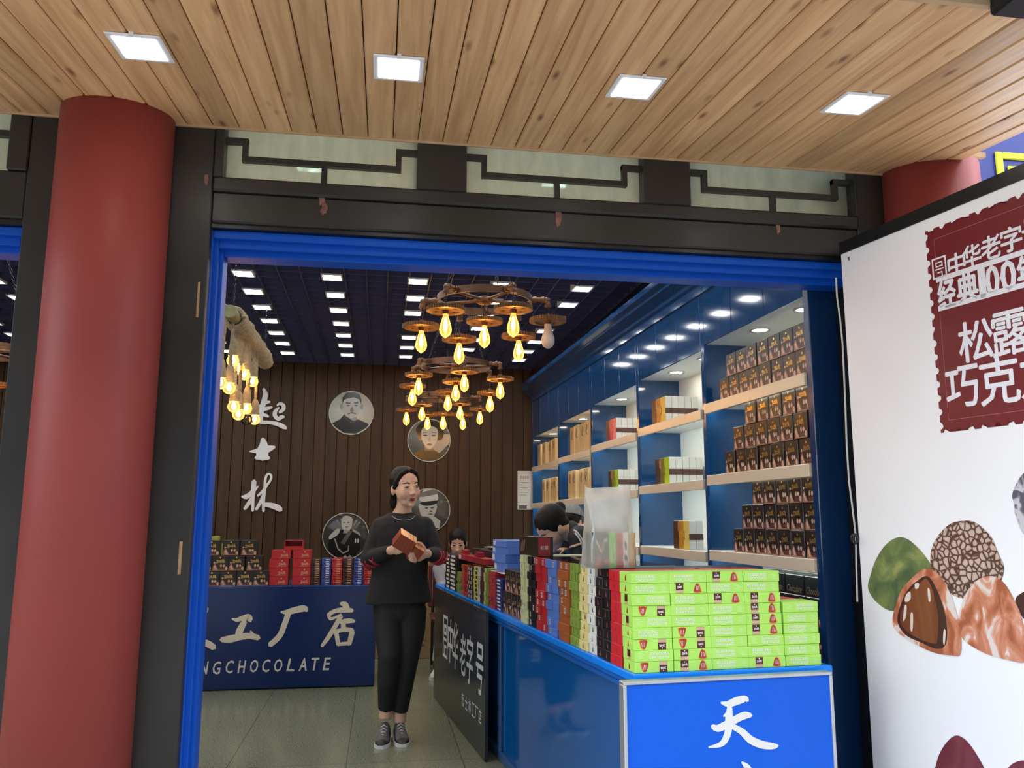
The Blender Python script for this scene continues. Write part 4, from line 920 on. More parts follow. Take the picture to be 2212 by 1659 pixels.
for (ya, yb, za, zb) in ((-.085, .085, .12, .14), (-.085, .085, -.14, -.12), (-.085, -.065, -.12, .12), (.065, .085, -.12, .12), (-.045, .045, .06, .08), (-.045, .045, .01, .03), (-.045, -.025, .03, .06), (.025, .045, .03, .06), (-.055, .055, -.03, -.01), (-.045, .035, -.075, -.057), (.018, .036, -.12, -.075)):
    box(b, -0.0072, -0.0064, y+ya, y+yb, z+za, z+zb)
for i, ch in enumerate('起士林工厂店'):
    p = lsp(1000+37*i/5.0, 1512+36*i/5.0); char_at(b, ch, p.y-0.036, p.y+0.036, p.z, 0.075, shear=0, heavy=0.001)
obj('lettering', b, m_lsw, ls)
# ------------------------------------------------------------------ green boxes across the street end
m_green = mat('lime_green_card', (0.46, 0.82, 0.13), 0.45); m_greend = mat('lime_green_print', (0.54, 0.85, 0.25), 0.45)
m_lbl = mat('maroon_label', (0.09, 0.012, 0.012), 0.4); m_beige = mat('beige_label_band', (0.60, 0.36, 0.20), 0.5)
m_chocred = mat('truffle_print', (0.42, 0.045, 0.02), 0.35, noise=0.5, nscale=60); m_halo = mat('orange_print_halo', (0.75, 0.33, 0.05), 0.5)
GW, GD, GH = 0.1395, 0.10, 0.0358
_gb = boxmesh('green_box', GD, GW, GH, {'all': m_green})     # long side faces the street
FM = lambda x, z, up=True: Matrix.Translation((x, -GD/2-0.0003, z)) @ FRONT @ (Matrix.Identity(4) if up else Matrix.Rotation(math.pi, 4, 'Z'))
def green_print(v, up):
    M = FM(0, GH/2, up); b = NB(); keep(b)
    if v == 'T':
        put_text(b, 'KLESSLING', M @ Matrix.Translation((-0.017, 0.0055, 0)), fit=(0.070, 0.0095), heavy=0.0004)
        put_text(b, 'CHOCOLATE', M @ Matrix.Translation((-0.017, -0.0070, 0)), fit=(0.070, 0.0095), heavy=0.0004)
        for k in range(4): flat(b, E_(0.045+0.006*(k % 2), 0.006-0.005*k, 0.010, 0.0022, 10), M, 1)
        return mesh('white_lettering', b, [m_white, m_greend])
    if v == 'L':
        flat(b, [(-.047, -.0055), (-.018, -.0055), (-.018, .0172), (-.047, .0172)], M, 0); flat(b, [(-.047, -.0172), (-.018, -.0172), (-.018, -.0055), (-.047, -.0055)], M, 1)
        e = emblem_bm(M @ Matrix.Translation((-.0325, 0.006, 0.0002)), 0.021); add_bm(b, e, None, 2)
        put_text(b, 'CHOCOLATE', M @ Matrix.Translation((-.0325, -.011, 0.0002)), fit=(0.025, 0.005), mi=2)
        return mesh('brand_label', b, [m_lbl, m_beige, m_white])
    drop = [(-.012, -.013), (-.0105, -.002), (-.006, .010), (0, .0145), (.007, .010), (.0115, -.002), (.013, -.013), (0, -.0155)]
    flat(b, [(x*1.22+.034+.001, y*1.12) for x, y in drop], M, 0, True); flat(b, [(x+.034, y) for x, y in drop], M @ Matrix.Translation((0, 0, .0002)), 1, True)
    for x in (-.004, .002, .007): flat(b, [(.034+x, -.008), (.0355+x, -.008), (.035+x*.7, .007), (.034+x*.7, .007)], M @ Matrix.Translation((0, 0, .0004)), 2)
    return mesh('truffle_print', b, [m_halo, m_chocred, m_white])
GP = {(v, u): green_print(v, u) for v in 'TLD' for u in (True, False)}
def end_print(kind):
    b = NB(); keep(b); M = Matrix.Translation((-GW/2-0.0003, 0.0, GH/2)) @ LEFT
    if kind == 'label':
        flat(b, [(-.014, -.007), (.012, -.007), (.012, .0165), (-.014, .0165)], M, 0); flat(b, [(-.014, -.0165), (.012, -.0165), (.012, -.0072), (-.014, -.0072)], M, 1)
    else:
        flat(b, [(-.005, -.009), (-.002, .006), (0, .009), (.003, .006), (.006, -.009)], M, 2, True)
    return mesh('end_print', b, [m_lbl, m_beige, m_chocred])
EP = {k: end_print(k) for k in ('label', 'icon')}
grid = ['T T L T', 'T L T T', 'Tu T L L', 'Lu T T L', 'Tu T T L', 'T Lu T L', 'Lu Lu T Tu', 'Tu L T T', 'Lu L T L']
grid = [r.split() for r in grid]; col5 = ['Tu', 'T', 'T', 'T', 'T', 'T']
ends = ['icon', 'icon', 'label', 'icon', 'label', 'icon', 'icon', 'label', 'icon']
SW = ['leftmost', 'second', 'third', 'fourth']; rnd = random.Random(11)
def desc(c): return ('white lettering' if c[0] == 'T' else 'brown label and truffle') + (' upside down' if c.endswith('u') else '')
def greenbox(lx, ly, z, c, label):
    o = bpy.data.objects.new('chocolate_box', _gb); link(o)
    o.matrix_world = KM @ Matrix.Translation((lx, ly, z)) @ Matrix.Rotation(R_(rnd.uniform(-1.0, 1.0)), 4, 'Z')
    tag(o, label, 'chocolate box', 'lime green boxes at the street end of the counter')
    for v, nm in ((('T', 'white_lettering'),) if c[0] == 'T' else (('L', 'brand_label'), ('D', 'truffle_print'))): link(bpy.data.objects.new(nm, GP[(v, not c.endswith('u'))]), o)
    return o
for r in range(9):
    for cI in range(4):
        lay = 8-r; lean = -0.008*lay/8 if cI < 4 else 0
        o = greenbox(0.008+GW/2+cI*(GW+0.0012)+lean*1.2+rnd.uniform(-0.0015, 0.0015)+0.004, 0.07+rnd.uniform(-0.003, 0.003), ZT+0.0004+lay*(GH+0.0006), grid[r][cI],
                     'green box, %s, %s in the %s green stack' % (desc(grid[r][cI]), LAY[r+1]+(' from top' if r else 'most'), ['leftmost', 'second', 'third', 'fourth'][cI]))
        if cI == 0: link(bpy.data.objects.new('end_print', EP[ends[r]]), o)
for r in range(6):
    lay = 5-r
    greenbox(0.008+GW/2+4*(GW+0.0012)+0.006+rnd.uniform(-0.001, 0.0015), 0.07+rnd.uniform(-0.003, 0.003), ZT+0.0004+lay*(GH+0.0006), col5[r], 'green box, %s, %s in the short right green stack' % (desc(col5[r]), LAY[r+1]+(' from top' if r else 'most')))
# ------------------------------------------------------------------ rows of boxes behind them, seen end-on along the counter
KC = {'bright red': (0.62, 0.02, 0.03), 'near-black': (0.012, 0.009, 0.011), 'white': (0.72, 0.76, 0.82), 'pale yellow': (0.80, 0.68, 0.28), 'olive green': (0.24, 0.36, 0.055), 'rust orange': (0.38, 0.10, 0.02), 'sky blue': (0.09, 0.20, 0.58), 'crimson': (0.48, 0.02, 0.025), 'black': (0.008, 0.008, 0.008), 'pale green': (0.58, 0.62, 0.33)}
EMB = {'bright red': (0.30, 0.02, 0.02), 'near-black': (0.25, 0.07, 0.05), 'white': (0.05, 0.03, 0.03), 'pale yellow': (0.07, 0.04, 0.02), 'olive green': (0.15, 0.20, 0.03), 'rust orange': (0.25, 0.07, 0.02), 'sky blue': (0.15, 0.28, 0.65), 'crimson': (0.62, 0.35, 0.25), 'black': (0.6, 0.6, 0.58), 'pale green': (0.18, 0.20, 0.08)}
ROWS = [('bright red', 0.135, 0.235, 1, 'drop'), ('near-black', 0.243, 0.388, 2, 'drop'), ('white', 0.395, 0.477, 1, 'drop'), ('pale yellow', 0.484, 0.580, 1, 'drop'), ('olive green', 0.588, 0.700, 2, 'drop'), ('rust orange', 0.708, 0.858, 2, 'code'), ('sky blue', 0.866, 1.030, 2, 'code'), ('crimson', 1.038, 1.190, 2, 'code'), ('black', 1.198, 1.330, 2, 'code'), ('pale green', 1.338, 1.470, 2, 'code')]
BL = 0.335; LH = 0.0358
for kind, ya, yb, n, pr_ in ROWS:
    m_k = mat(kind.replace(' ', '_')+'_card', KC[kind], 0.4); m_e = mat(kind.replace(' ', '_')+'_print', EMB[kind], 0.45)
    w = (yb-ya)/n-0.0012
    bx = boxmesh('chocolate_box', w, BL, LH, {'all': m_k}); bxs = boxmesh('chocolate_box', w, 0.205, LH, {'all': m_k})
    p = NB(); keep(p); M = Matrix.Translation((-BL/2-0.0003, 0, LH/2)) @ LEFT
    if pr_ == 'drop':
        flat(p, [(-.006, -.010), (-.0035, .003), (0, .011), (.0035, .003), (.006, -.010)], M, 0)
    else:
        flat(p, [(-.013, -.011), (.009, -.011), (.009, .011), (-.013, .011)], M, 1)
        for i in range(4): flat(p, [(-.011+.005*i, -.008), (-.0085+.005*i, -.008), (-.0085+.005*i, .008), (-.011+.005*i, .008)], M @ Matrix.Translation((0, 0, .0002)), 0)
    pm = mesh('end_print', p, [m_e if pr_ == 'drop' else mat('barcode_ink', (0.08, 0.08, 0.08), 0.5), mat('barcode_white', (0.68, 0.66, 0.60), 0.5)])
    rnd = random.Random(hash(kind) % 1 + len(kind)*7+3)
    for lay in range(9):
        for j in range(n):
            for col in range(2 if kind in ('bright red', 'near-black') else 1):
                jx = rnd.uniform(-0.008, 0.006) if col == 0 else 0
                if kind in ('bright red', 'crimson') and col == 0: jx -= 0.002
                o = bpy.data.objects.new('chocolate_box', bx if col == 0 else bxs); link(o)
                y = ya+(j+0.5)*(yb-ya)/n
                o.matrix_world = KM @ Matrix.Translation((0.014+(BL/2+jx if col == 0 else BL+0.012+0.1025), y, ZT+0.0004+lay*(LH+0.0005)))
                side = '' if n == 1 else (', nearer stack' if j == 0 else ', farther stack')
                if col == 0:
                    tag(o, '%s box end-on along the counter, %s%s' % (kind, LAY[9-lay]+(' from top' if lay < 8 else 'most'), side), 'chocolate box', '%s boxes piled along the counter' % kind)
                    if pr_ == 'drop' or rnd.random() < 0.35: link(bpy.data.objects.new('end_print', pm), o)
                else:
                    tag(o, '%s box behind the middle green stacks, %s%s' % (kind, LAY[9-lay]+(' from top' if lay < 8 else 'most'), side), 'chocolate box', '%s boxes behind the green stacks' % kind)
bxr = boxmesh('chocolate_box', 0.098, 0.128, LH, {'all': MATS['bright_red_card']})
for lay_ in range(6):
    o = bpy.data.objects.new('chocolate_box', bxr); link(o); o.matrix_world = KM @ Matrix.Translation((0.640, 0.185, ZT+0.0004+lay_*(LH+0.0005)))
    tag(o, 'bright red box behind the short right green stack, %s' % (LAY[6-lay_]+(' from top' if lay_ < 5 else 'most')), 'chocolate box', 'red boxes behind the short green stack')
# ------------------------------------------------------------------ far end of the counter
def ky(px, py=1250): return (KI @ atp(px, py, KM @ Vector((0.02, 0, 0)), KX)).y
def kz(px, py, x=0.02): return (KI @ atp(px, py, KM @ Vector((x, 0, 0)), KX)).z
for t in range(2):
    for i in range(4 if t == 0 else 3):
        y = 1.54+0.114*i + (0.0 if t == 0 else 0.03)
        figbox(KM @ Matrix.Translation((0.03+BD/2, y, ZT+0.0005+t*(BH+0.0012))), 'black emblem box on the counter beyond the pale green stack, %s row, %s' % (['lower', 'upper'][t], ['nearest', 'second', 'third', 'farthest'][i]), 'small black boxes on the counter')
def stack(label, kind, ya, yb, z1, n, m, x0=0.02, d=0.2, mark=None, name='sweet_box', cat='chocolate box', z0=ZT, seed=1):
    h = (z1-z0)/n; bx = boxmesh(name, yb-ya-0.001, d, h-0.0006, {'all': m}); r = random.Random(seed)
    mk = None
    if mark:
        p = NB(); keep(p); M = Matrix.Translation((-d/2-0.0004, 0, h/2)) @ LEFT; ww = (yb-ya)
        for (a, b_, c, e) in mark[1]: flat(p, [(a*ww, b_*h), (c*ww, b_*h), (c*ww, e*h), (a*ww, e*h)], M)
        mk = mesh('end_print', p, mark[0])
    for i in range(n):
        o = bpy.data.objects.new(name, bx); link(o)
        o.matrix_world = KM @ Matrix.Translation((x0+d/2+r.uniform(-0.004, 0.004), (ya+yb)/2, z0+0.0005+i*h))
        tag(o, '%s, %s in its stack' % (label, 'topmost' if i == n-1 else ('lowest' if i == 0 else '%s up' % ORD[i])), cat, kind)
        if mk: link(bpy.data.objects.new('end_print', mk), o)
m_navyc = mat('navy_wrapper', (0.02, 0.025, 0.16), 0.35); m_redc = mat('red_wrapper', (0.33, 0.02, 0.03), 0.35); m_yelc = mat('yellow_card', (0.55, 0.50, 0.12), 0.45); m_grnc = mat('mid_green_card', (0.14, 0.22, 0.04), 0.45)
m_blkc = mat('far_black_card', (0.010, 0.011, 0.010), 0.4); m_org = mat('orange_red_card', (0.40, 0.07, 0.03), 0.45); m_pgrey = mat('grey_white_card', (0.48, 0.50, 0.48), 0.5); m_drk = mat('maroon_card', (0.06, 0.012, 0.014), 0.4)
spk = lambda m, *r: (m, list(r))
b_white = mat('label_white', (0.66, 0.64, 0.56), 0.5)
LISTF = [('thin navy chocolate bar', 1083, 1072, 1250, 9, m_navyc, (b_white, [(-.3, -.2, .3, .2)])), ('thin crimson chocolate bar nearer the street', 1071, 1064, 1235, 10, m_redc, (m_org, [(-.4, -.2, .1, .2)])), ('thin crimson chocolate bar farther back', 1063.5, 1056, 1235, 10, m_redc, (m_org, [(-.2, -.2, .4, .2)])), ('narrow green and yellow box', 1055.5, 1046, 1228, 8, m_grnc, (m_yelc, [(-.5, -.45, -.1, .45)])), ('narrow maroon box', 1045.5, 1038, 1226, 8, m_drk, None),
         ('narrow grey white box', 1037.5, 1034, 1226, 8, m_pgrey, None), ('yellow box with dark codes', 1033.5, 1023, 1224, 8, m_yelc, (m_blkc, [(-.1, -.3, .25, .3)])), ('plain black box with white marks', 1022.5, 1012, 1224, 7, m_blkc, (b_white, [(-.4, -.35, -.25, .35), (.05, -.35, .2, .35)])), ('orange red patterned box', 1011.5, 997, 1221, 8, m_org, (m_redc, [(-.1, -.5, .3, .5)])), ('mid green box', 996.5, 987, 1236, 7, m_grnc, None)]
for i, (lab, pa, pb, py, n, m, mk) in enumerate(LISTF):
    ya, yb = ky(pa), ky(pb); stack(lab, lab+' stack', ya, yb, kz((pa+pb)/2, py), n, m, mark=mk, seed=i)
ya, yb = ky(986.5), ky(962)
stack('black box with white end label at the far counter end', 'black boxes with white labels', ya, min(yb, 3.93), kz(974, 1197), 9, m_blkc, mark=(b_white, [(-.38, -.28, -.16, .30), (-.02, -.28, .34, .30)]), seed=40)
zrow = ZT + 0.36
# things lying on the far stacks
def klay(name, label, cat, px0, px1, py0, py1, x, m, d=0.2, group=None, nm='box'):
    """a box whose shop side shows between two photo columns and rows"""
    y0, y1 = (KI @ atp(px0, py1, KM @ Vector((x, 0, 0)), KX)).y, (KI @ atp(px1, py1, KM @ Vector((x, 0, 0)), KX)).y
    return y0, y1
zA = kz(1030, 1224)
def lay(name, label, cat, x0, x1, y0, y1, z0, z1, m, group=None, rz=0):
    b = NB(); bbox(b, -(x1-x0)/2, (x1-x0)/2, -(y1-y0)/2, (y1-y0)/2, 0, z1-z0, 0.0012); o = obj(name, b, m)
    o.matrix_world = KM @ Matrix.Translation(((x0+x1)/2, (y0+y1)/2, z0)) @ Matrix.Rotation(R_(rz), 4, 'Z'); tag(o, label, cat, group); return o
y1023, y1046 = ky(1033), ky(1046)
zt = max(kz(1028, 1224), kz(1042, 1226))+0.014
o = lay('flat_red_box', 'flat red box lying across the far stacks, with white barcode', 'chocolate box', 0.03, 0.10, 2.36, 3.20, zt, zt+0.036, m_redc)
b = NB(); box(b, -0.036, -0.0355, 0.30, 0.38, 0.006, 0.030); obj('barcode', b, b_white, o)
for i, y in enumerate((2.62, 3.05)):
    lay('small_red_box', ['small red box standing on the flat red box, nearer the street', 'small red box standing on the flat red box, farther back'][i], 'chocolate box', 0.035, 0.075, y-0.05, y+0.05, zt+0.0365, zt+0.068, m_redc, 'small red boxes')
o = lay('flat_black_box', 'flat black box carrying the plate of samples', 'chocolate box', 0.12, 0.42, 2.40, 3.15, zt, zt+0.075, m_blkc)
pl = thing('sample_plate', 'white plate of nut samples on the flat black box', 'plate', KM @ Vector((0.26, 2.85, zt+0.0755)))
b = NB(); lathe(b, [(0, 0), (0.07, 0), (0.115, 0.012), (0.12, 0.016), (0.112, 0.014), (0.07, 0.004), (0, 0.004)], 32); obj('plate', b, mat('white_china', (0.75, 0.73, 0.66), 0.3), pl, smooth=True)
for i in range(9):
    a = i*2.4; rr = 0.012*math.sqrt(i)*2; b = NB(); ell(b, (0, 0, 0), (0.016, 0.013, 0.011), seg=10); n_ = obj('nut_sample', b, mat('roasted_nut', (0.45, 0.27, 0.10), 0.6), None, KM @ Vector((0.26+rr*math.cos(a), 2.85+rr*math.sin(a), zt+0.0755+0.016)), smooth=True)
    tag(n_, 'roasted nut sample on the white plate', 'sweet', 'nut samples on the plate')
zpap = kz(1060, 1235)+0.002
pt = lay('paper_tray', 'white paper sheet lying on top of the crimson bars', 'paper', 0.03, 0.26, 1.90, 2.34, zpap, zpap+0.0015, m_paper)
m_sky = mat('sky_blue_card', KC['sky blue'], 0.4)
zb = zpap+0.002
for i, (ya, yb, h, xo) in enumerate(((1.93, 2.24, 0.052, 0.06), (1.95, 2.27, 0.05, 0.055), (1.92, 2.28, 0.038, 0.06), (1.93, 2.25, 0.038, 0.055))):
    o = lay('blue_flat_box', 'sky blue box with white barcode on the paper sheet, %s of four' % ['lowest', 'second', 'third', 'topmost'][i], 'chocolate box', xo, xo+0.16, ya, yb, zb, zb+h-0.001, m_sky, 'sky blue boxes on the paper sheet'); zb += h
    c = NB(); box(c, -0.0808, -0.0803, (yb-ya)/2-0.07, (yb-ya)/2-0.015, h*0.2, h*0.8); obj('barcode', c, b_white, o)
zc_ = ZT+9*(LH+0.0005)+0.001
o = lay('upright_brown_box', 'upright dark brown box with red label, standing on the black and red rows', 'gift box', 0.03, 0.105, 1.215, 1.56, zc_, zc_+0.092, m_choc, rz=0)
c = NB(); box(c, -0.036, 0.022, -0.1731, -0.1726, 0.003, 0.088); obj('red_label', c, m_redc, o)
c = NB(); put_text(c, '松露', Matrix.Translation((-0.007, -0.1734, 0.042)) @ FRONT, fit=(0.04, 0.018)); obj('label_lettering', c, m_white, o)
c = NB(); strokes(c, [[(10*k+((k*37) % 7), 92-(k*53) % 30, 3), (10*k+3, 60-(k*29) % 20, 4), (10*k-2, 30-(k*17) % 20, 3)] for k in range(1, 12)], lambda x, y: Vector((-0.0377, 0.16-x*0.0026, 0.004+y*0.00085)), (-0.0004, 0, 0)); obj('printed_art', c, m_pinkart, o)
# ------------------------------------------------------------------ translucent carrier bag with boxes in it
bagc = (1265, 1383); bp0, bp1 = kf(1268, 1219, 0.26), kf(1383, 1219, 0.26); zbag = ZT+9*(LH+0.0005)+0.0008
def bagmat():
    m = bpy.data.materials.new('milky_plastic_film'); m.use_nodes = True; nt = m.node_tree; nt.nodes.clear(); N = nt.nodes.new; Lk = nt.links.new
    out = N('ShaderNodeOutputMaterial'); tr = N('ShaderNodeBsdfTransparent'); tl = N('ShaderNodeBsdfTranslucent'); df = N('ShaderNodeBsdfDiffuse'); gl = N('ShaderNodeBsdfGlossy')
    tl.inputs[0].default_value = (0.92, 0.89, 0.78, 1); df.inputs[0].default_value = (0.85, 0.83, 0.73, 1); gl.inputs['Roughness'].default_value = 0.25
    a = N('ShaderNodeMixShader'); a.inputs[0].default_value = 0.6; Lk(tl.outputs[0], a.inputs[1]); Lk(df.outputs[0], a.inputs[2])
    tc = N('ShaderNodeTexCoord'); n = N('ShaderNodeTexNoise'); n.inputs['Scale'].default_value = 14; Lk(tc.outputs['Object'], n.inputs[0])
    mr = N('ShaderNodeMapRange'); mr.inputs[3].default_value = 0.42; mr.inputs[4].default_value = 0.54; Lk(n.outputs[0], mr.inputs[0])
    c = N('ShaderNodeMixShader'); Lk(mr.outputs[0], c.inputs[0]); Lk(tr.outputs[0], c.inputs[1]); Lk(a.outputs[0], c.inputs[2])
    d = N('ShaderNodeMixShader'); d.inputs[0].default_value = 0.07; Lk(c.outputs[0], d.inputs[1]); Lk(gl.outputs[0], d.inputs[2]); Lk(d.outputs[0], out.inputs[0])
    return m
bx0, bx1 = bp0.x+0.004, bp1.x-0.002; bw = bx1-bx0
ztop = kf(1320, 1052, 0.30).z
bag = thing('carrier_bag', 'milky translucent carrier bag standing on the box stacks, holding boxes', 'bag', KM @ Vector((bx0, 0.25, zbag)), KA)
b = NB(); rings = []; H = ztop-zbag
for q in range(11):
    u = q/10; z = u*H
    dep = 0.062*(1-max(0, u-0.42)/0.58*0.93); ins = 0.004+0.012*math.sin(u*3.0)+(0.006 if u > 0.9 else 0); yc = 0.066
    ring = []
    for k in range(24):
        a = 2*math.pi*k/24; cxx = math.copysign(abs(math.cos(a))**0.35, math.cos(a)); sy = math.copysign(abs(math.sin(a))**0.35, math.sin(a))
        wob = 0.0025*math.sin(k*1.9+q*1.3)
        ring.append(b.verts.new((bw/2+(bw/2-ins)*cxx+wob, yc+(dep)*sy+wob, 0.0006+z+(0.006*math.sin(k*0.7) if q == 10 else 0))))
    rings.append(ring)
for r0, r1 in zip(rings[:-1], rings[1:]):
    for k in range(24): f = b.faces.new((r0[k], r0[(k+1) % 24], r1[(k+1) % 24], r1[k])); f.smooth = True
b.faces.new(rings[0][::-1])
bagm = obj('bag_film', b, bagmat(), bag)
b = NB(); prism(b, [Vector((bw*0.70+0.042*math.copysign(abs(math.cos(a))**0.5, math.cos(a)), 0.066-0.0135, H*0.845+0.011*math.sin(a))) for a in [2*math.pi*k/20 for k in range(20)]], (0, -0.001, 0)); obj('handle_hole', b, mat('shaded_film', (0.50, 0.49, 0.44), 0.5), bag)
hb = kf(1300, 1152, 0.28).z-zbag
for i, (pa, pb, nm, m, lab) in enumerate(((1268, 1313, 'brown_gift_box', m_choc, 'brown printed box at the left inside the translucent bag'), (1314, 1329, 'green_box', mat('bag_green_card', (0.20, 0.62, 0.06), 0.4), 'narrow green box inside the translucent bag'), (1330, 1343, 'red_box', mat('bag_red_card', (0.62, 0.02, 0.05), 0.4), 'narrow red box inside the translucent bag'), (1344, 1356, 'white_box', m_spine, 'narrow white box inside the translucent bag'), (1357, 1370, 'tan_box', mat('bag_tan_card', (0.60, 0.34, 0.10), 0.4), 'narrow tan box inside the translucent bag'), (1371, 1381, 'dark_box', m_choc2, 'narrow dark box at the right inside the translucent bag'))):
    xa, xb = kf(pa, 1200, 0.275).x, kf(pb, 1200, 0.275).x
    xa = max(xa, bx0+0.021); xb = min(xb, bx1-0.014)
    b = NB(); bbox(b, 0, xb-xa, 0, 0.075, 0, hb*(1.0 if i else 1.02), 0.001); o = obj(nm, b, m); o.matrix_world = KM @ Matrix.Translation((xa, 0.264 if 0 < i < 5 else 0.266, zbag+0.002)); tag(o, lab, 'chocolate box', 'boxes inside the translucent bag')
    w = xb-xa
    if i == 0:
        c = NB(); box(c, w*0.22, w*0.52, -0.0006, -0.0002, 0.002, 0.042); box(c, w*0.74, w*0.99, -0.0006, -0.0002, 0.012, 0.036); obj('orange_label', c, m_org, o)
        c = NB(); strokes(c, [[(20, 80, 8), (40, 60, 10), (55, 45, 8), (70, 70, 6)], [(70, 78, 10), (92, 80, 10)], [(35, 90, 6), (60, 95, 6)]], lambda x, y: Vector((w*x/100, -0.0002, hb*y/100)), (0, -0.0003, 0)); obj('printed_art', c, m_palep, o)
    if i == 1:
        c = NB(); put_text(c, 'KLESSLING', Matrix.Translation((w*0.35, -0.0004, hb*0.4)) @ FRONT @ Matrix.Rotation(R_(90), 4, 'Z'), fit=(hb*0.55, 0.006)); put_text(c, 'CHOCOLATE', Matrix.Translation((w*0.72, -0.0004, hb*0.4)) @ FRONT @ Matrix.Rotation(R_(90), 4, 'Z'), fit=(hb*0.55, 0.006)); obj('lettering', c, m_white, o)
    if i in (2, 3):
        c = NB(); strokes(c, [[(30, 70, 14), (60, 62, 14), (40, 54, 12)], [(25, 30, 16), (75, 26, 16)], [(50, 34, 14), (50, 16, 14)]], lambda x, y: Vector((w*x/100, -0.0002, hb*y/100)), (0, -0.0003, 0)); obj('brush_print', c, m_blkc if i == 3 else m_drk, o)
# clear film over the rows behind the green boxes
b = NB(); box(b, 0.012, 0.340, 0.395, 1.19, 0, 0.0006); cf = obj('clear_film', b, bulbglass('clear_film', (0.93, 0.93, 0.93), 0.0), None, KM @ Vector((0, 0, zbag+0.0003)), (0, 0, KA)); tag(cf, 'clear plastic film lying over the tops of the coloured box rows', 'plastic sheet')
# ------------------------------------------------------------------ back counter with its sign
YS = 6.88; bz = at(700, 1265, 1, YS).z; xr = at(811, 1380, 1, YS).x
bc = thing('back_counter', 'low counter along the back left with navy sign front', 'counter', (0, YS, 0))
b = NB(); bbox(b, -2.6, xr-0.004, 0.02, 0.62, 0.0005, bz-0.03, 0.003); obj('body', b, m_bluedk, bc)
b = NB(); bbox(b, -2.6, xr-0.002, 0.016, 0.63, bz-0.0295, bz, 0.003); obj('counter_top', b, m_bluemid, bc)
b = NB(); bbox(b, -2.6, xr, -0.012, 0.0155, 0.012, bz-0.002, 0.002); sg = obj('sign_panel', b, m_signnavy, bc)
GONG = [[(560, 383, 14), (600, 392, 32), (655, 376, 44), (700, 370, 56), (715, 395, 44)], [(668, 405, 44), (640, 455, 56), (620, 500, 60), (618, 545, 60)], [(468, 562, 40), (540, 556, 62), (640, 535, 56), (715, 530, 54), (785, 545, 46)], [(718, 484, 6), (724, 500, 24), (735, 520, 34)]]
CHANG = [[(978, 325, 14), (1030, 327, 44), (1100, 308, 54), (1175, 295, 54), (1198, 312, 34)], [(1040, 340, 48), (1005, 440, 48), (965, 530, 48), (885, 606, 46)]]
DIAN = [[(1488, 252, 26), (1525, 262, 52), (1545, 295, 44)], [(1383, 352, 36), (1435, 318, 36), (1520, 306, 46), (1588, 312, 34)], [(1385, 345, 30), (1400, 382, 28), (1445, 370, 20), (1490, 345, 18)], [(1490, 360, 40), (1440, 450, 40), (1380, 545, 38), (1328, 616, 26)], [(1520, 390, 22), (1512, 435, 42), (1515, 480, 44)], [(1490, 412, 38), (1560, 400, 44), (1604, 404, 28)], [(1448, 492, 36), (1458, 540, 38), (1468, 605, 34)], [(1450, 490, 32), (1530, 474, 38), (1590, 482, 40)], [(1588, 492, 42), (1575, 545, 44), (1560, 600, 38)], [(1465, 600, 30), (1560, 592, 34)]]
LINP = [[(245, 500, 26), (278, 420, 24), (292, 340, 24), (312, 290, 24), (338, 278, 20), (350, 302, 18), (330, 345, 20), (292, 385, 22), (262, 440, 20)], [(275, 430, 24), (262, 540, 24), (255, 640, 22)], [(245, 555, 50), (310, 580, 56), (365, 602, 58), (405, 628, 52)]]
b = NB(); strokes(b, GONG+CHANG+DIAN+LINP, lambda x, y: at(360+x/3.96, 1240+y/3.96, 1, YS-0.0145)-Vector((0, YS, 0)), (0, 0.0022, 0)); obj('brush_lettering', b, m_cream, bc)
b = NB()
for ch, px, py in zip('NGCHOCOLATE', (322, 430, 540, 643, 748, 852, 955, 1060, 1165, 1272, 1370), (803, 803, 795, 793, 788, 785, 782, 778, 774, 770, 768)):
    p = at(360+px/3.96, 1240+py/3.96, 1, YS-0.0142)-Vector((0, YS, 0)); put_text(b, ch, Matrix.Translation(p) @ FRONT, fit=(0.058, 0.092), shear=0.18, heavy=0.0015)
obj('latin_lettering', b, mat('white_sign_lettering', (0.7, 0.72, 0.66), 0.5), bc)
def bx_(px, py=1255, Y=YS+0.05): return at(px, py, 1, Y).x
rows_ = [[(440, 475), (476, 510), (512, 546), (548, 579)], [(424, 456), (459, 493), (495, 527), (533, 566)], [(440, 474), (483, 515), (521, 555)]]
_fb2 = boxmesh('truffle_box', 0.124, 0.085, 0.116, {'all': m_choc, '-y': m_choc2}); z_ = bz
_fe2 = mesh('gold_emblem', emblem_bm(LEFTM(-0.0429, 0, 0.08), 0.07), m_gold); _fa2 = mesh('printed_figure', art_bm(LEFTM(-0.0428, 0, 0.057), 0.121, 0.112), [m_pinkart, m_palep, m_darkp])
for t, rw in enumerate(rows_):
    for i, (pa, pb) in enumerate(rw):
        c = bx_((pa+pb)/2, 1255-30*t)
        o = bpy.data.objects.new('truffle_box', _fb2); link(o); o.matrix_world = Matrix.Translation((c, YS+0.075, z_+0.0006)) @ Matrix.Rotation(R_(90), 4, 'Z') if False else Matrix.Translation((c, YS+0.075, z_+0.0006)) @ Matrix.Rotation(R_(90), 4, 'Z')
        tag(o, 'black box with gold emblem on the back counter, %s row, %s' % (['bottom', 'middle', 'top'][t], ['leftmost', 'second from left', 'third from left', 'rightmost'][i] if not (t == 2 and i == 2) else 'rightmost'), 'chocolate box', 'black boxes on the back counter')
        link(bpy.data.objects.new('gold_emblem', _fe2), o); link(bpy.data.objects.new('printed_figure', _fa2), o)
    z_ += 0.1175
m_ygr = mat('yellow_green_card', (0.34, 0.36, 0.04), 0.45)
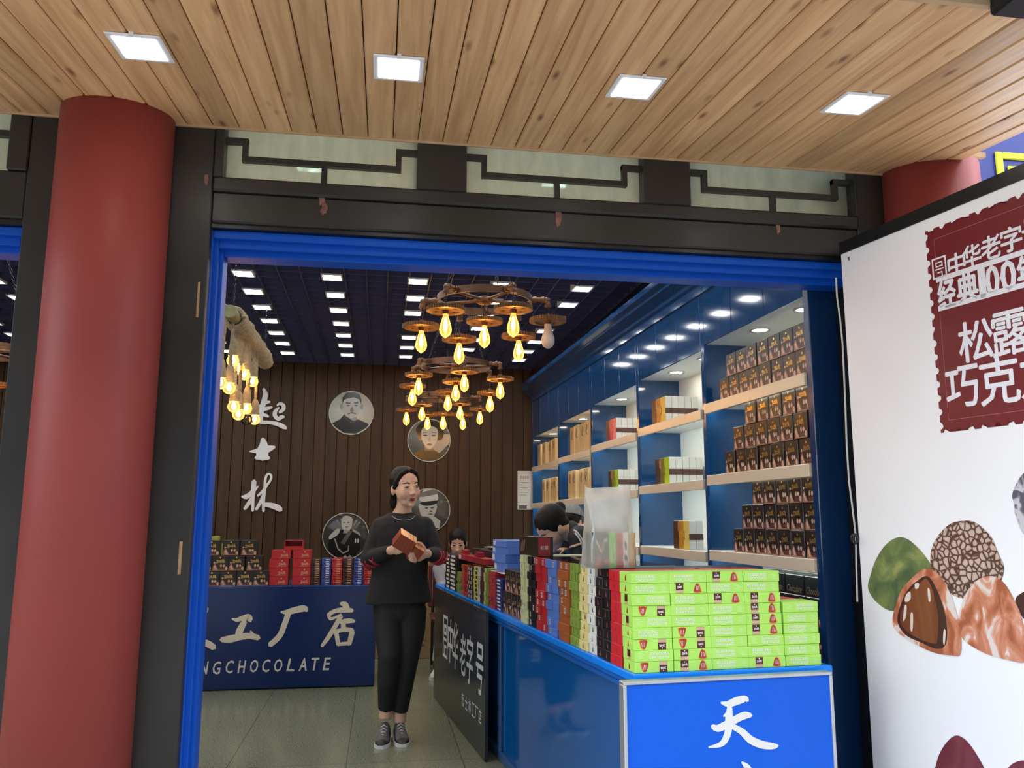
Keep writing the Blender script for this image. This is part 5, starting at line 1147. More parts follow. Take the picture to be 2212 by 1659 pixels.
for i, (pa, pb, y) in enumerate(((432, 470, YS+0.24), (472, 500, YS+0.24))):
    xa, xb = bx_(pa, 1180, y), bx_(pb, 1180, y); b = NB(); bbox(b, 0, xb-xa, 0, 0.1, 0, 0.375-0.06*i, 0.002); o = obj('yellow_green_box', b, m_ygr, None, (xa, y, bz+0.0006)); tag(o, ['tall yellow green box peeping over the top left black box', 'yellow green box in the gap between the two top left black boxes'][i], 'chocolate box', 'yellow green boxes on the back counter')
m_redbx = mat('red_back_card', (0.46, 0.018, 0.025), 0.4)
def redbox(pa, pb, z, h, label, Y=YS+0.05):
    xa, xb = bx_(pa, 1250, Y), bx_(pb, 1250, Y); b = NB(); bbox(b, 0, xb-xa, 0, 0.13, 0, h-0.001, 0.0015); o = obj('red_chocolate_box', b, m_redbx, None, (xa, Y, z+0.0006)); tag(o, label, 'chocolate box', 'red boxes on the back counter')
    c = NB(); e = emblem_bm(Matrix.Translation(((xb-xa)*0.66, -0.0005, h*0.5)) @ FRONT, 0.06); add_bm(c, e); put_text(c, 'CHOCOLATE', Matrix.Translation(((xb-xa)*0.62, -0.0006, h*0.14)) @ FRONT, fit=((xb-xa)*0.5, h*0.10)); keep(c); obj('gold_print', c, mat('pale_gold_print', (0.62, 0.36, 0.20), 0.4), o)
    return xa, xb
for s, (pa, pb, nm) in enumerate(((580, 622, 'left'), (631, 670, 'right'))):
    for i in range(4): redbox(pa+(4 if (s == 0 and i == 3) else 0), pb+(4 if (s == 0 and i == 3) else 0), bz+i*0.0685, 0.0685, 'red box with gold print in the %s red stack, %s' % (nm, ['lowest', 'second from bottom', 'second from top', 'topmost'][i]))
xa, xb = bx_(611), bx_(651)
t = thing('open_red_box', 'open red display box bridging the two red stacks', 'chocolate box', (xa, YS+0.05, bz+4*0.0685+0.0006)); w = xb-xa
b = NB(); box(b, 0, w, 0, 0.006, 0, 0.03); box(b, 0, 0.005, 0.006, 0.12, 0, 0.07); box(b, w-0.005, w, 0.006, 0.12, 0, 0.07); box(b, 0.005, w-0.005, 0.114, 0.12, 0, 0.07); box(b, 0.005, w-0.005, 0.006, 0.114, 0, 0.004); obj('tray', b, m_redbx, t)
b = NB(); box(b, 0, w, 0.0, 0.118, 0.0705, 0.0745); obj('lid', b, m_redbx, t)
for s, (pa, pb, kind, m, ink) in enumerate(((670, 692, 'dark brown', m_choc2, m_beige), (694, 714.5, 'blue', mat('blue_bar_wrapper', (0.03, 0.06, 0.30), 0.4), m_white), (716, 738.5, 'red', m_redbx, m_beige), (740, 762, 'dark brown', m_choc2, m_beige), (764, 784, 'blue', MATS['blue_bar_wrapper'], m_white), (786, 805, 'red', m_redbx, m_beige))):
    xa, xb = bx_(pa), bx_(pb); nb = 15; h = 0.0137; bm_ = NB(); bbox(bm_, 0, xb-xa-0.002, 0, 0.16, 0, h-0.0008, 0.001); bmx = mesh('chocolate_bar', bm_, m)
    c = NB(); box(c, (xb-xa)*0.42, (xb-xa)*0.80, -0.0006, -0.0001, h*0.25, h*0.62); inkm = mesh('edge_print', c, ink); r = random.Random(s)
    for i in range(nb):
        o = bpy.data.objects.new('chocolate_bar', bmx); link(o); o.location = (xa+r.uniform(-0.002, 0.002), YS+0.05+r.uniform(-0.004, 0.004), bz+0.0006+i*h)
        tag(o, '%s bar, %s bar stack on the back counter, %s' % (kind, ORD[s], 'topmost' if i == nb-1 else '%s from the bottom' % ORD[i]), 'chocolate bar', 'thin chocolate bars stacked on the back counter')
        link(bpy.data.objects.new('edge_print', inkm), o)
# ------------------------------------------------------------------ cartons on the floor by the back wall
for i, (pa, pb, z0, h, lab) in enumerate(((893, 940, 0, 0.62, 'printed brown carton on the floor behind the standing woman'), (884, 936, 0.621, 0.33, 'plain brown carton stacked on the printed one'), (812, 845, 0, 0.42, 'brown carton behind the standing woman, at the corner of the back counter'))):
    Yc = 8.13 if i < 2 else 8.2
    xa, xb = at(pa, 1400, 1, Yc).x-(0.13 if i == 0 else 0.12 if i == 1 else 0.1), at(pb, 1400, 1, Yc).x
    t = thing('carton', lab, 'carton', (xa, Yc, z0+0.0006), 0, 'brown cartons'); b = NB(); bbox(b, 0, xb-xa, 0, 0.4, 0, h, 0.003); obj('carton_body', b, m_carton, t)
    if i != 1:
        b = NB()
        if i == 0: put_text(b, 'ROYAL', Matrix.Translation((xb-xa-0.14, -0.0006, 0.17)) @ FRONT, fit=(0.13, 0.04)); box(b, xb-xa-0.17, xb-xa-0.10, -0.0008, -0.0002, 0.11, 0.125)
        else: strokes(b, [[(20, 80, 14), (50, 60, 18), (30, 40, 14), (60, 20, 14)]], lambda x, y: Vector((0.05+x*0.0014, -0.0002, 0.12+y*0.0012)), (0, -0.0004, 0))
        obj('carton_print', b, m_cardink, t)
    b = NB(); box(b, 0, xb-xa, 0.19, 0.21, h+0.0001, h+0.0006); obj('packing_tape', b, mat('packing_tape', (0.40, 0.28, 0.14), 0.3), t)
# ------------------------------------------------------------------ white advertising panel at the right of the doorway
LK = 0.955
va = R_(11.1); LV = Vector((math.sin(va), -math.cos(va), 0)); LP = Vector((1.902*LK, 3.142*LK, 0)); LNn = Vector((-LV.y, LV.x, 0))   # LNn points away from the viewer side
LNv = Vector((LV.y, -LV.x, 0))
if LNv.dot(CAM-LP) < 0: LNv = -LNv
def lbp(px, py, off=0.0): return atp(px, py, LP+LNv*off, LNv)
zl1 = lbp(1822, 548).z
lang = math.atan2(LV.y, LV.x)
lb = thing('advertising_panel', 'tall white advertising panel with maroon stamp and chocolates, right of the doorway', 'sign', (LP.x, LP.y, 0), lang)
LBM = Matrix.Translation(LP) @ Matrix.Rotation(lang, 4, 'Z'); LBI = LBM.inverted()
sgn = 1 if (LBI.to_3x3() @ LNv).y > 0 else -1
W_ = 1.30
def panelbox(b, x0, x1, z0, z1, t0, t1): box(b, x0, x1, min(sgn*t0, sgn*t1), max(sgn*t0, sgn*t1), z0, z1)
b = NB(); panelbox(b, 0, W_, -0.118, zl1, -0.03, 0.0); obj('white_face', b, mat('white_banner_film', (0.87, 0.855, 0.86), 0.35), lb)
b = NB(); panelbox(b, -0.004, W_+0.01, -0.118, zl1-0.001, -0.09, -0.0305); panelbox(b, -0.004, W_+0.01, zl1+0.0005, zl1+0.05, -0.09, 0.004); obj('dark_frame', b, m_black, lb)
def lbpt(px, py, off): return LBI @ lbp(px, py, off)
def lbshape(name, pts, m, off, sm=True, k=5, to=None):
    q = smooth2([(p[0], p[1]) for p in pts], k) if sm else [Vector(p) for p in pts]
    b = NB(); vs = [b.verts.new(lbpt(p[0], p[1], off)) for p in q]; f = b.faces.new(vs); bmesh.ops.triangulate(b, faces=[f]); b.normal_update()
    nl = LBI.to_3x3() @ LNv
    for f in b.faces:
        if f.normal.dot(nl) < 0: f.normal_flip()
    return obj(name, b, m, lb)
m_maroon = mat('maroon_stamp_print', (0.155, 0.010, 0.014), 0.4)
tlc, blc = lbpt(1995, 502, 0.001), lbpt(2036, 935, 0.001)
st_l, st_t, st_b = (tlc.x+blc.x)/2, tlc.z, blc.z; st_r = st_l+0.74
out = []; rr = 0.0125
def edge(p0, p1, nx, nz):
    L = math.hypot(p1[0]-p0[0], p1[1]-p0[1]); n = int(L/0.047); dx, dz = (p1[0]-p0[0])/L, (p1[1]-p0[1])/L; stp = L/n
    for i in range(n):
        c = stp*(i+0.5)
        out.append((p0[0]+dx*stp*i, p0[1]+dz*stp*i))
        for a in range(7):
            t = math.pi*a/6; out.append((p0[0]+dx*(c-rr*math.cos(t))-nx*rr*math.sin(t), p0[1]+dz*(c-rr*math.cos(t))-nz*rr*math.sin(t)))
edge((st_l, st_t), (st_r, st_t), 0, 1); edge((st_r, st_t), (st_r, st_b), 1, 0); edge((st_r, st_b), (st_l, st_b), 0, -1); edge((st_l, st_b), (st_l, st_t), -1, 0)
def lbflat(b, pts, off, mi=0):
    vs = [b.verts.new((x, sgn*off, z)) for x, z in pts]; f = b.faces.new(vs); f.material_index = mi; bmesh.ops.triangulate(b, faces=[f])
def lbobj(name, b, m):
    b.normal_update()
    for f in b.faces:
        if f.normal.y*sgn < 0: f.normal_flip()
    keep(b); return obj(name, b, m, lb)
b = NB(); lbflat(b, out, 0.0012); lbobj('stamp_print', b, m_maroon)
b = NB(); x0, x1, z0, z1 = st_l+0.036, st_r-0.036, st_b+0.04, st_t-0.04; t_ = 0.0012
for (a, c, d, e) in ((x0, x1, z1-t_, z1), (x0, x1, z0, z0+t_), (x0, x0+t_, z0, z1), (x1-t_, x1, z0, z1)): lbflat(b, [(a, d), (c, d), (c, e), (a, e)], 0.0020)
lbobj('thin_border', b, mat('pale_pink_line', (0.45, 0.20, 0.20), 0.4))
# lettering of the stamp
TM = Matrix(((1, 0, 0, 0), (0, 0, sgn, 0), (0, 1, 0, 0), (0, 0, 0, 1))) if sgn < 0 else Matrix(((1, 0, 0, 0), (0, 0, 1, 0), (0, 1, 0, 0), (0, 0, 0, 1)))
def lbtext(b, s, xc, zc, w, h, **k): put_text(b, s, Matrix.Translation((xc, sgn*0.0022, zc)) @ TM, fit=(w, h), **k)
b = NB(); lp = lambda px, py: lbpt(px, py, 0.002)
for ch, px, py, s_ in (('中', 2066, 570, .075), ('华', 2099, 552, .075), ('老', 2140, 534, .078), ('字', 2184, 516, .08), ('号', 2232, 496, .08)):
    p = lp(px, py); lbtext(b, ch, p.x, p.z, s_*0.92, s_, heavy=0.0018)
p = lp(2029, 578); q = 0.030
for (xa, xb, za, zb) in ((-q, q, q*1.05, q*1.25), (-q, q, -q*1.25, -q*1.05), (-q, -q*.8, -q*1.05, q*1.05), (q*.8, q, -q*1.05, q*1.05), (-q*.5, q*.5, q*.55, q*.7), (-q*.5, q*.5, q*.1, q*.25), (-q*.5, -q*.35, q*.25, q*.55), (q*.35, q*.5, q*.25, q*.55), (-q*.6, q*.6, -q*.25, -q*.1), (-q*.3, q*.4, -q*.65, -q*.5), (q*.25, q*.4, -q*1.05, -q*.65)):
    lbflat(b, [(p.x+xa, p.z+za), (p.x+xb, p.z+za), (p.x+xb, p.z+zb), (p.x+xa, p.z+zb)], 0.0022)
for (pa, pb) in (((2022, 605), (2212, 545)), ((2027, 667), (2212, 616))):
    A_, B_ = lp(*pa), lp(*pb); zz = (A_.z+B_.z)/2; lbflat(b, [(A_.x, zz-0.009), (st_r-0.05, zz-0.009), (st_r-0.05, zz+0.009), (A_.x, zz+0.009)], 0.0022)
zmid = (lp(2100, 615).z)
for ch, pa, pb in (('经', 2024, 2063), ('典', 2066, 2112), ('1', 2116, 2128), ('0', 2131, 2159), ('0', 2164, 2196), ('年', 2200, 2246)):
    A_, B_ = lp(pa, 620), lp(pb, 610); lbtext(b, ch, (A_.x+B_.x)/2, lp((pa+pb)/2, 640-(pa+pb-4048)/2*0.29).z, (B_.x-A_.x)*0.95, 0.098, heavy=0.0034)
for ch, px, py, s_ in (('松', 2107, 735, .135), ('露', 2182, 718, .14), ('巧', 2078, 835, .135), ('克', 2158, 822, .15), ('力', 2250, 805, .15)):
    p = lp(px, py); lbtext(b, ch, p.x, p.z, s_*0.95, s_, heavy=0.0022)
lbobj('lettering', b, mat('white_stamp_print', (0.78, 0.77, 0.80), 0.45))
# printed chocolates
def cm(name, stops, scale, kind='noise', stretch=(1, 1, 1)):
    m = bpy.data.materials.new(name); m.use_nodes = True; nt = m.node_tree; bs = nt.nodes['Principled BSDF']; N = nt.nodes.new; Lk = nt.links.new
    tc = N('ShaderNodeTexCoord'); mp = N('ShaderNodeMapping'); mp.inputs['Scale'].default_value = stretch; Lk(tc.outputs['Object'], mp.inputs[0])
    if kind == 'noise':
        t = N('ShaderNodeTexNoise'); t.inputs['Scale'].default_value = scale; t.inputs['Detail'].default_value = 4; t.inputs['Distortion'].default_value = 1.0; o_ = t.outputs[0]
    else:
        t = N('ShaderNodeTexVoronoi'); t.feature = 'DISTANCE_TO_EDGE'; t.inputs['Scale'].default_value = scale; o_ = t.outputs['Distance']
    Lk(mp.outputs[0], t.inputs['Vector']); cr = N('ShaderNodeValToRGB'); el = cr.color_ramp.elements
    el[0].position, el[0].color = stops[0][0], (*stops[0][1], 1); el[1].position, el[1].color = stops[-1][0], (*stops[-1][1], 1)
    for p_, c_ in stops[1:-1]: e_ = el.new(p_); e_.color = (*c_, 1)
    Lk(o_, cr.inputs[0]); Lk(cr.outputs[0], bs.inputs['Base Color']); bs.inputs['Roughness'].default_value = 0.4; return m
m_matcha = cm('matcha_print', [(0.35, (0.07, 0.11, 0.045)), (0.55, (0.17, 0.22, 0.07)), (0.7, (0.33, 0.34, 0.10))], 9)
m_nut = cm('chopped_nut_print', [(0.02, (0.07, 0.03, 0.025)), (0.09, (0.16, 0.07, 0.05)), (0.14, (0.50, 0.36, 0.28)), (0.5, (0.62, 0.50, 0.42))], 46, 'vor')
m_copper = cm('copper_foil_print', [(0.40, (0.36, 0.095, 0.04)), (0.5, (0.55, 0.19, 0.10)), (0.56, (0.66, 0.30, 0.20)), (0.60, (0.72, 0.62, 0.58))], 11, stretch=(1.2, 1.2, 0.7))
m_gan = cm('ganache_print', [(0.35, (0.14, 0.035, 0.012)), (0.7, (0.24, 0.075, 0.025))], 5, stretch=(3, 3, 0.5)); m_gand = mat('ganache_edge_print', (0.055, 0.014, 0.010), 0.4)
m_ber = cm('berry_print', [(0.35, (0.13, 0.02, 0.025)), (0.7, (0.24, 0.055, 0.06))], 7); m_crk = cm('dark_crumb_print', [(0.45, (0.10, 0.09, 0.12)), (0.55, (0.55, 0.53, 0.56))], 24)
LQ = lambda pts: [(1812+x/2.373, 960+y/2.373) for x, y in pts]
lbshape('printed_chocolate', LQ([(150, 740), (165, 660), (190, 590), (235, 520), (290, 480), (345, 482), (395, 520), (440, 570), (480, 640), (470, 740), (400, 830), (280, 855), (200, 815)]), m_matcha, 0.0014)['label'] = 'matcha green truffle print'
lbshape('printed_chocolate', LQ([(470, 560), (500, 480), (560, 415), (620, 393), (690, 396), (750, 440), (790, 490), (815, 560), (845, 620), (835, 690), (790, 760), (640, 790), (540, 740), (480, 650)]), m_nut, 0.0018)['label'] = 'chopped nut truffle print'
lbshape('printed_chocolate', LQ([(610, 900), (625, 830), (660, 750), (720, 690), (790, 676), (850, 715), (900, 800), (935, 880), (960, 1000), (955, 1112), (880, 1108), (760, 1075), (660, 1020), (620, 970)]), m_copper, 0.0022)['label'] = 'whole copper dusted truffle print'
lbshape('printed_chocolate', LQ([(275, 900), (290, 830), (320, 750), (380, 680), (440, 638), (500, 655), (560, 740), (600, 850), (625, 980), (622, 1075), (580, 1082), (480, 1065), (360, 1005), (290, 950)]), m_copper, 0.0026)['label'] = 'cut open truffle print'
lbshape('cut_face_print', LQ([(300, 905), (318, 820), (350, 750), (400, 700), (455, 676), (500, 740), (540, 850), (556, 960), (545, 1030), (500, 1048), (420, 1015), (340, 975)]), m_gand, 0.0030)
lbshape('cut_face_print', LQ([(315, 900), (335, 810), (365, 750), (410, 715), (450, 690), (485, 760), (510, 880), (505, 1000), (490, 1020), (420, 1000), (345, 955)]), m_gan, 0.0034)
m_glint = mat('pale_highlight_print', (0.72, 0.60, 0.52), 0.4)
for pts in ([(345, 770), (365, 755), (368, 790), (350, 808), (338, 800)], [(335, 835), (347, 826), (345, 880), (330, 905)], [(390, 715), (410, 712), (408, 735), (392, 740)], [(368, 870), (380, 870), (378, 950), (368, 950)], [(455, 740), (466, 745), (470, 800), (460, 800)], [(538, 950), (548, 960), (542, 1025), (534, 1010)]): lbshape('highlight_print', LQ(pts), m_glint, 0.0038)
lbshape('printed_chocolate', LQ([(888, 265), (905, 210), (945, 150), (1000, 120), (1080, 200), (1060, 420), (960, 470), (905, 360), (900, 310)]), m_crk, 0.0018)['label'] = 'crumb coated truffle print at the edge'
lbshape('printed_chocolate', LQ([(905, 800), (940, 760), (1000, 740), (1050, 800), (1040, 960), (945, 890)]), m_gand, 0.0010)['label'] = 'dark truffle print at the edge'
lbshape('printed_chocolate', LQ([(490, 1680), (510, 1600), (550, 1530), (600, 1492), (650, 1515), (700, 1580), (745, 1660), (760, 1720), (480, 1740)]), m_ber, 0.0014)['label'] = 'conical berry red truffle print'
lbshape('printed_chocolate', LQ([(855, 1690), (880, 1645), (930, 1622), (990, 1630), (1040, 1700), (1000, 1760), (860, 1760)]), m_ber, 0.0014)['label'] = 'round berry red truffle print'
b = NB(); p = lbpt(1833, 558, 0.002); lbflat(b, [(p.x-0.006, p.z+0.006), (p.x+0.006, p.z+0.006), (p.x+0.003, p.z-0.010), (p.x-0.001, p.z-0.010)], 0.002); lbobj('small_mark', b, m_ink)
# cable and clip between the cabinet and the panel
cb = thing('power_cable', 'white power cable hanging beside the white advertising panel', 'cable', (0, 0, 0))
pts = [at(px, py, 1, 3.03) for px, py in ((1806, 600), (1808, 640), (1815, 690), (1820, 740), (1823, 800), (1826, 870), (1829, 960), (1834, 1040), (1842, 1100), (1849, 1160), (1850, 1230), (1852, 1300))]
b = NB(); tube(b, pts, 0.0036, 8); obj('cable', b, mat('white_cable', (0.62, 0.63, 0.62), 0.4), cb, smooth=True)
b = NB(); c = at(1846, 1164, 1, 3.0); tube(b, [c+Vector((0.012*math.cos(2*math.pi*k/16), 0, 0.016*math.sin(2*math.pi*k/16))) for k in range(16)], 0.006, 8, closed=True, side=(0, 1, 0)); o = obj('cable_clip', b, m_steel, smooth=True); tag(o, 'small dark ring clip at the edge of the white advertising panel', 'clip')
# potted plant peeping round the left frame
pp = thing('potted_plant', 'potted plant with one blade leaf showing beside the blue door frame', 'plant', (-1.12, 4.55, 0.0))
b = NB(); lathe(b, [(0, 0.0005), (0.09, 0.0005), (0.115, 0.17), (0.12, 0.19), (0.105, 0.19), (0.10, 0.16), (0, 0.155)], 28); obj('pot', b, mat('dark_pot', (0.05, 0.035, 0.03), 0.5), pp, smooth=True)
m_leaf = mat('dark_leaf', (0.03, 0.075, 0.025), 0.45)
for k, (a, L, h) in enumerate(((-0.55, 0.28, 0.02), (0.6, 0.3, 0.25), (2.0, 0.3, 0.3), (3.2, 0.35, 0.3), (4.4, 0.3, 0.25), (-0.2, 0.18, -0.08))):
    b = NB(); prev = None
    for q in range(8):
        u = q/7; p = Vector((math.cos(a)*L*u, math.sin(a)*L*u, 0.16+h*math.sin(u*2.2)+0.05*u)); s = Vector((-math.sin(a), math.cos(a), 0))*0.016*math.sin(math.pi*min(1, u*0.9+0.08))
        row = (b.verts.new(p-s), b.verts.new(p+Vector((0, 0, -0.004))), b.verts.new(p+s))
        if prev: b.faces.new((prev[0], prev[1], row[1], row[0])); b.faces.new((prev[1], prev[2], row[2], row[1]))
        prev = row
    bmesh.ops.solidify(b, geom=b.faces[:], thickness=0.001); obj('leaf', b, m_leaf, pp)
# ------------------------------------------------------------------ people
m_skin = mat('skin', (0.72, 0.44, 0.31), 0.5, spec=0.35); m_skin2 = mat('warm_skin', (0.68, 0.41, 0.28), 0.5, spec=0.35)
m_hair = mat('black_hair', (0.010, 0.008, 0.007), 0.55, spec=0.2, noise=0.3, nscale=60, stretch=(1, 1, 0.2)); m_lips = mat('red_lips', (0.26, 0.035, 0.04), 0.35); m_eyew = mat('eye_white', (0.42, 0.37, 0.34), 0.4); m_iris = mat('dark_iris', (0.01, 0.007, 0.005), 0.2)
m_knit = mat('black_knit', (0.010, 0.010, 0.011), 0.85); m_pants = mat('black_leggings', (0.008, 0.008, 0.009), 0.7)
m_redprint = mat('red_sleeve_print', (0.45, 0.03, 0.045), 0.6); m_grey = mat('grey_marl', (0.30, 0.31, 0.33), 0.85); m_jacket = mat('black_jacket', (0.009, 0.009, 0.011), 0.6)
m_stripe = mat('white_stripe', (0.70, 0.70, 0.68), 0.6); m_trou = mat('pale_trousers', (0.42, 0.46, 0.42), 0.8); m_sole = mat('white_sole', (0.66, 0.66, 0.64), 0.5); m_shoe = mat('grey_shoe_mesh', (0.10, 0.10, 0.105), 0.7); m_shoeb = mat('black_shoe_panel', (0.012, 0.012, 0.013), 0.5)
V = Vector
def head_blobs(b, M):
    ell(b, (0, .018, .032), (.073, .092, .084), M); ell(b, (0, -.018, -.022), (.066, .068, .078), M); ell(b, (0, -.028, -.076), (.047, .044, .034), M)
    for s in (-1, 1):
        ell(b, (s*.034, -.052, -.028), (.027, .026, .036), M, 12); ell(b, (s*.075, .012, -.012), (.010, .019, .031), M, 12)
    ell(b, (0, -.082, -.016), (.0095, .014, .024), M, 12); ell(b, (0, -.096, -.032), (.014, .012, .010), M, 12)
    for s in (-1, 1): ell(b, (s*.011, -.089, -.035), (.008, .009, .008), M, 10)
    ell(b, (0, -.074, -.066), (.022, .009, .012), M, 12); ell(b, (0, -.066, -.098), (.018, .014, .014), M, 12)
def face_parts(M, body, down=False):
    for s in (-1, 1):
        b = NB(); ell(b, (s*.031, -.0775, .004), (.0135, .006, .0034 if not down else .0022), M, 12); obj('eye', b, m_hair if down else m_eyew, body, smooth=True)
        b = NB(); ell(b, (s*.031, -.0812, .0035), (.0085, .0035, .0040 if not down else .0026), M, 10); obj('iris', b, m_iris, body, smooth=True)
        b = NB(); tube(b, [M @ V((s*.017, -.0815, .0085)), M @ V((s*.031, -.0838, .0115)), M @ V((s*.046, -.0755, .0075))], 0.0018, 6); obj('eyelid', b, m_hair, body)
        b = NB(); tube(b, [M @ V((s*.014, -.084, .024)), M @ V((s*.032, -.083, .030)), M @ V((s*.050, -.070, .025))], [0.003, 0.0035, 0.0018], 6, side=(0, 0, 1)); obj('eyebrow', b, m_hair, body)
    b = NB(); ell(b, (0, -.0795, -.0630), (.018, .006, .0048), M, 12); ell(b, (0, -.0790, -.0705), (.015, .007, .0052), M, 12); obj('lips', b, m_lips, body, smooth=True)
def finger(b, pts, r): tube(b, pts, [r*1.05, r, r*0.95, r*0.8][:len(pts)] if len(pts) == 4 else r, 8)
def hand(b, wrist, fwd, up, side, curl=1.0, scale=1.0):
    """fwd: wrist to knuckles, up: back of the hand, side: towards the thumb"""
    f, u, s = fwd.normalized(), up.normalized(), side.normalized(); k = scale
    ell_M = Matrix((( s.x, f.x, u.x, 0), (s.y, f.y, u.y, 0), (s.z, f.z, u.z, 0), (0, 0, 0, 1)))
    c = wrist+f*0.045*k
    ell(b, (0, 0, 0), (.038*k, .052*k, .016*k), Matrix.Translation(c) @ ell_M, 14)
    tube(b, [wrist-f*0.02, wrist+f*0.03], [(.024, .018), (.030, .015)], 12, side=s)
    for i, (off, L) in enumerate(((.028, .070), (.0095, .078), (-.009, .073), (-.027, .058))):
        p = c+f*0.042*k+s*off*k
        a1, a2, a3 = 0.35*curl, 0.95*curl, 1.45*curl
        pts = [p-f*0.012, p]
        q = p
        for a, l in ((a1, .45), (a2, .32), (a3, .25)):
            q = q+(f*math.cos(a)-u*math.sin(a))*L*l*k; pts.append(q)
        tube(b, pts, [.0085*k, .0085*k, .008*k, .0075*k, .006*k], 8, side=s)
    p = wrist+f*0.02+s*0.024*k
    tube(b, [p, p+(f*.6+s*.75)*0.030*k, p+(f*.85+s*.75-u*.3)*0.052*k, p+(f*1.1+s*.55-u*.6)*0.066*k], [.011*k, .0105*k, .0095*k, .0075*k], 8, side=u)
# ---- standing woman in black, walking out with boxes
YP = 5.20
P = lambda px, py, dy=0.0: at(px, py, 1, YP+dy)
w = thing('person', 'woman in black sweater with red sleeve print, carrying wrapped boxes', 'person', (0.12, YP, 0))
L0 = V((0.12, YP, 0)); Q = lambda px, py, dy=0.0: P(px, py, dy)-L0
HM = Matrix.Translation(Q(877, 1053, -0.01)) @ Euler((R_(3), R_(-5), R_(24)), 'XYZ').to_matrix().to_4x4() @ Matrix.Diagonal((1.10, 1.04, 1.06, 1))
b = NB(); head_blobs(b, HM)
neck = Q(871, 1102, 0.03)
tube(b, [Q(874, 1078, 0.03), Q(871, 1098, 0.03), Q(868, 1120, 0.04)], [.052, .052, .066], 16)
shL, shR = Q(823, 1138, 0.05), Q(917, 1136, 0.05)
elL, elR = Q(797, 1208, 0.02), Q(944, 1200, 0.02)
wrL, wrR = Q(846, 1188, -0.20), Q(922, 1196, -0.20)
hipc = Q(862, 1300, 0.05)
torso = [(Q(869, 1108, 0.05), .072, .056), (Q(869, 1124, 0.05), .140, .080), (Q(868, 1150, 0.04), .165, .105), (Q(866, 1200, 0.04), .145, .105), (Q(864, 1240, 0.045), .140, .10), (Q(862, 1285, 0.05), .165, .115), (Q(862, 1320, 0.05), .165, .11)]
tube(b, [t[0] for t in torso], [(t[1]*0.93, t[2]*0.93) for t in torso], 20)
legs = {'l': [Q(842, 1312, 0.05), Q(841, 1360, 0.03), Q(842, 1420, -0.02), Q(838, 1470, 0.0), Q(834, 1530, 0.06), Q(832, 1552, 0.06)], 'r': [Q(886, 1312, 0.05), Q(886, 1360, 0.05), Q(880, 1420, 0.03), Q(872, 1470, 0.04), Q(864, 1535, 0.08), Q(863, 1560, 0.08)]}
lr = [.092, .083, .062, .056, .042, .040]
for k in 'lr': tube(b, legs[k], [r*0.95 for r in lr], 18)
for a, e, wri in ((shL, elL, wrL), (shR, elR, wrR)):
    tube(b, [a, a.lerp(e, 0.5), e], [.050, .044, .040], 14, side=(0, 1, 0)); tube(b, [e, e.lerp(wri, 0.4), wri], [.040, .036, .025], 14, side=(0, 0, 1)); ell(b, e, (.040, .040, .040))
# hands under and round the boxes
bund = Q(884, 1166, -0.235)
fL = (Q(893, 1176, -0.285)-wrL); hand(b, wrL, fL, V((0.15, -0.8, -0.55)), V((-0.15, 0.1, 1.0)), 0.75, 0.98)
fR = (Q(886, 1206, -0.285)-wrR); hand(b, wrR, fR, V((0.1, -0.75, -0.65)), V((0.2, -0.1, 1.0)), 0.8, 0.98)
body = remesh('body', b, 0.0052, m_skin, w, 3)
face_parts(HM, body)
# hair: parted, pulled back low
b = NB()
ell(b, (0, .030, .040), (.082, .094, .086), HM, 18)
for s in (-1, 1):
    tube(b, [HM @ V((s*.006, -.050, .104)), HM @ V((s*.044, -.040, .082)), HM @ V((s*.066, -.018, .036)), HM @ V((s*.072, .012, -.014)), HM @ V((s*.060, .050, -.060))], [.012, .015, .014, .014, .018], 10)
ell(b, (0, .085, -.055), (.045, .04, .05), HM, 12); ell(b, (-.055, .055, -.085), (.022, .03, .04), HM, 12)
ell(b, (0, .05, .075), (.062, .07, .05), HM, 12)
hr = remesh('hair', b, 0.0055, m_hair, body, 2)
# sweater
b = NB()
sw = [(Q(869, 1107, 0.05), .082, .066), (Q(869, 1113, 0.05), .112, .082), (Q(869, 1122, 0.05), .150, .100), (Q(868, 1136, 0.045), .172, .115), (Q(868, 1155, 0.04), .176, .122), (Q(866, 1200, 0.04), .168, .122), (Q(863, 1245, 0.045), .172, .125), (Q(861, 1285, 0.05), .195, .135), (Q(861, 1302, 0.05), .202, .138)]
tube(b, [t[0] for t in sw], [(t[1], t[2]) for t in sw], 28)
for a, e, wri in ((shL, elL, wrL), (shR, elR, wrR)):
    ell(b, a, (.060, .064, .060)); tube(b, [a, a.lerp(e, 0.5), e], [.060, .057, .053], 16, side=(0, 1, 0)); ell(b, e, (.053, .053, .053)); tube(b, [e, e.lerp(wri, 0.4), e.lerp(wri, 0.93)], [.052, .047, .034], 16, side=(0, 0, 1))
swt = remesh('sweater', b, 0.0075, m_knit, body, 4)
for side_, e, a, wri in ((0, elL, shL, wrL), (1, elR, shR, wrR)):
    b = NB()
    d = (wri-e).normalized(); sd = V((0, 0, 1)); sd = (sd-d*sd.dot(d)).normalized(); q = d.cross(sd)
    for j in range(5):
        c = e+d*(0.0+0.026*j); r = .0585-.0006*j*4
        a0 = (1.9 if side_ == 0 else 3.0); pts = []
        for k in range(7):
            t = a0+k*0.36; pts.append(c+d*(0.016*math.sin(k*0.9+j*2.1)+0.008*k*(1 if j % 2 else -1)*0.5)+sd*(r*math.cos(t))*1.0+q*(r*math.sin(t)))
        tube(b, pts, [0.002, 0.0055, 0.006, 0.005, 0.006, 0.0055, 0.002], 6, side=d)
    obj('red_sleeve_print', b, m_redprint, swt)
b = NB()
pts = [HM.translation + V((math.sin(t)*0.072-0.012, -0.0-0.085*math.cos(t)-0.02, -0.158-0.040*math.cos(t))) for t in [(-1.25+2.5*k/12) for k in range(13)]]
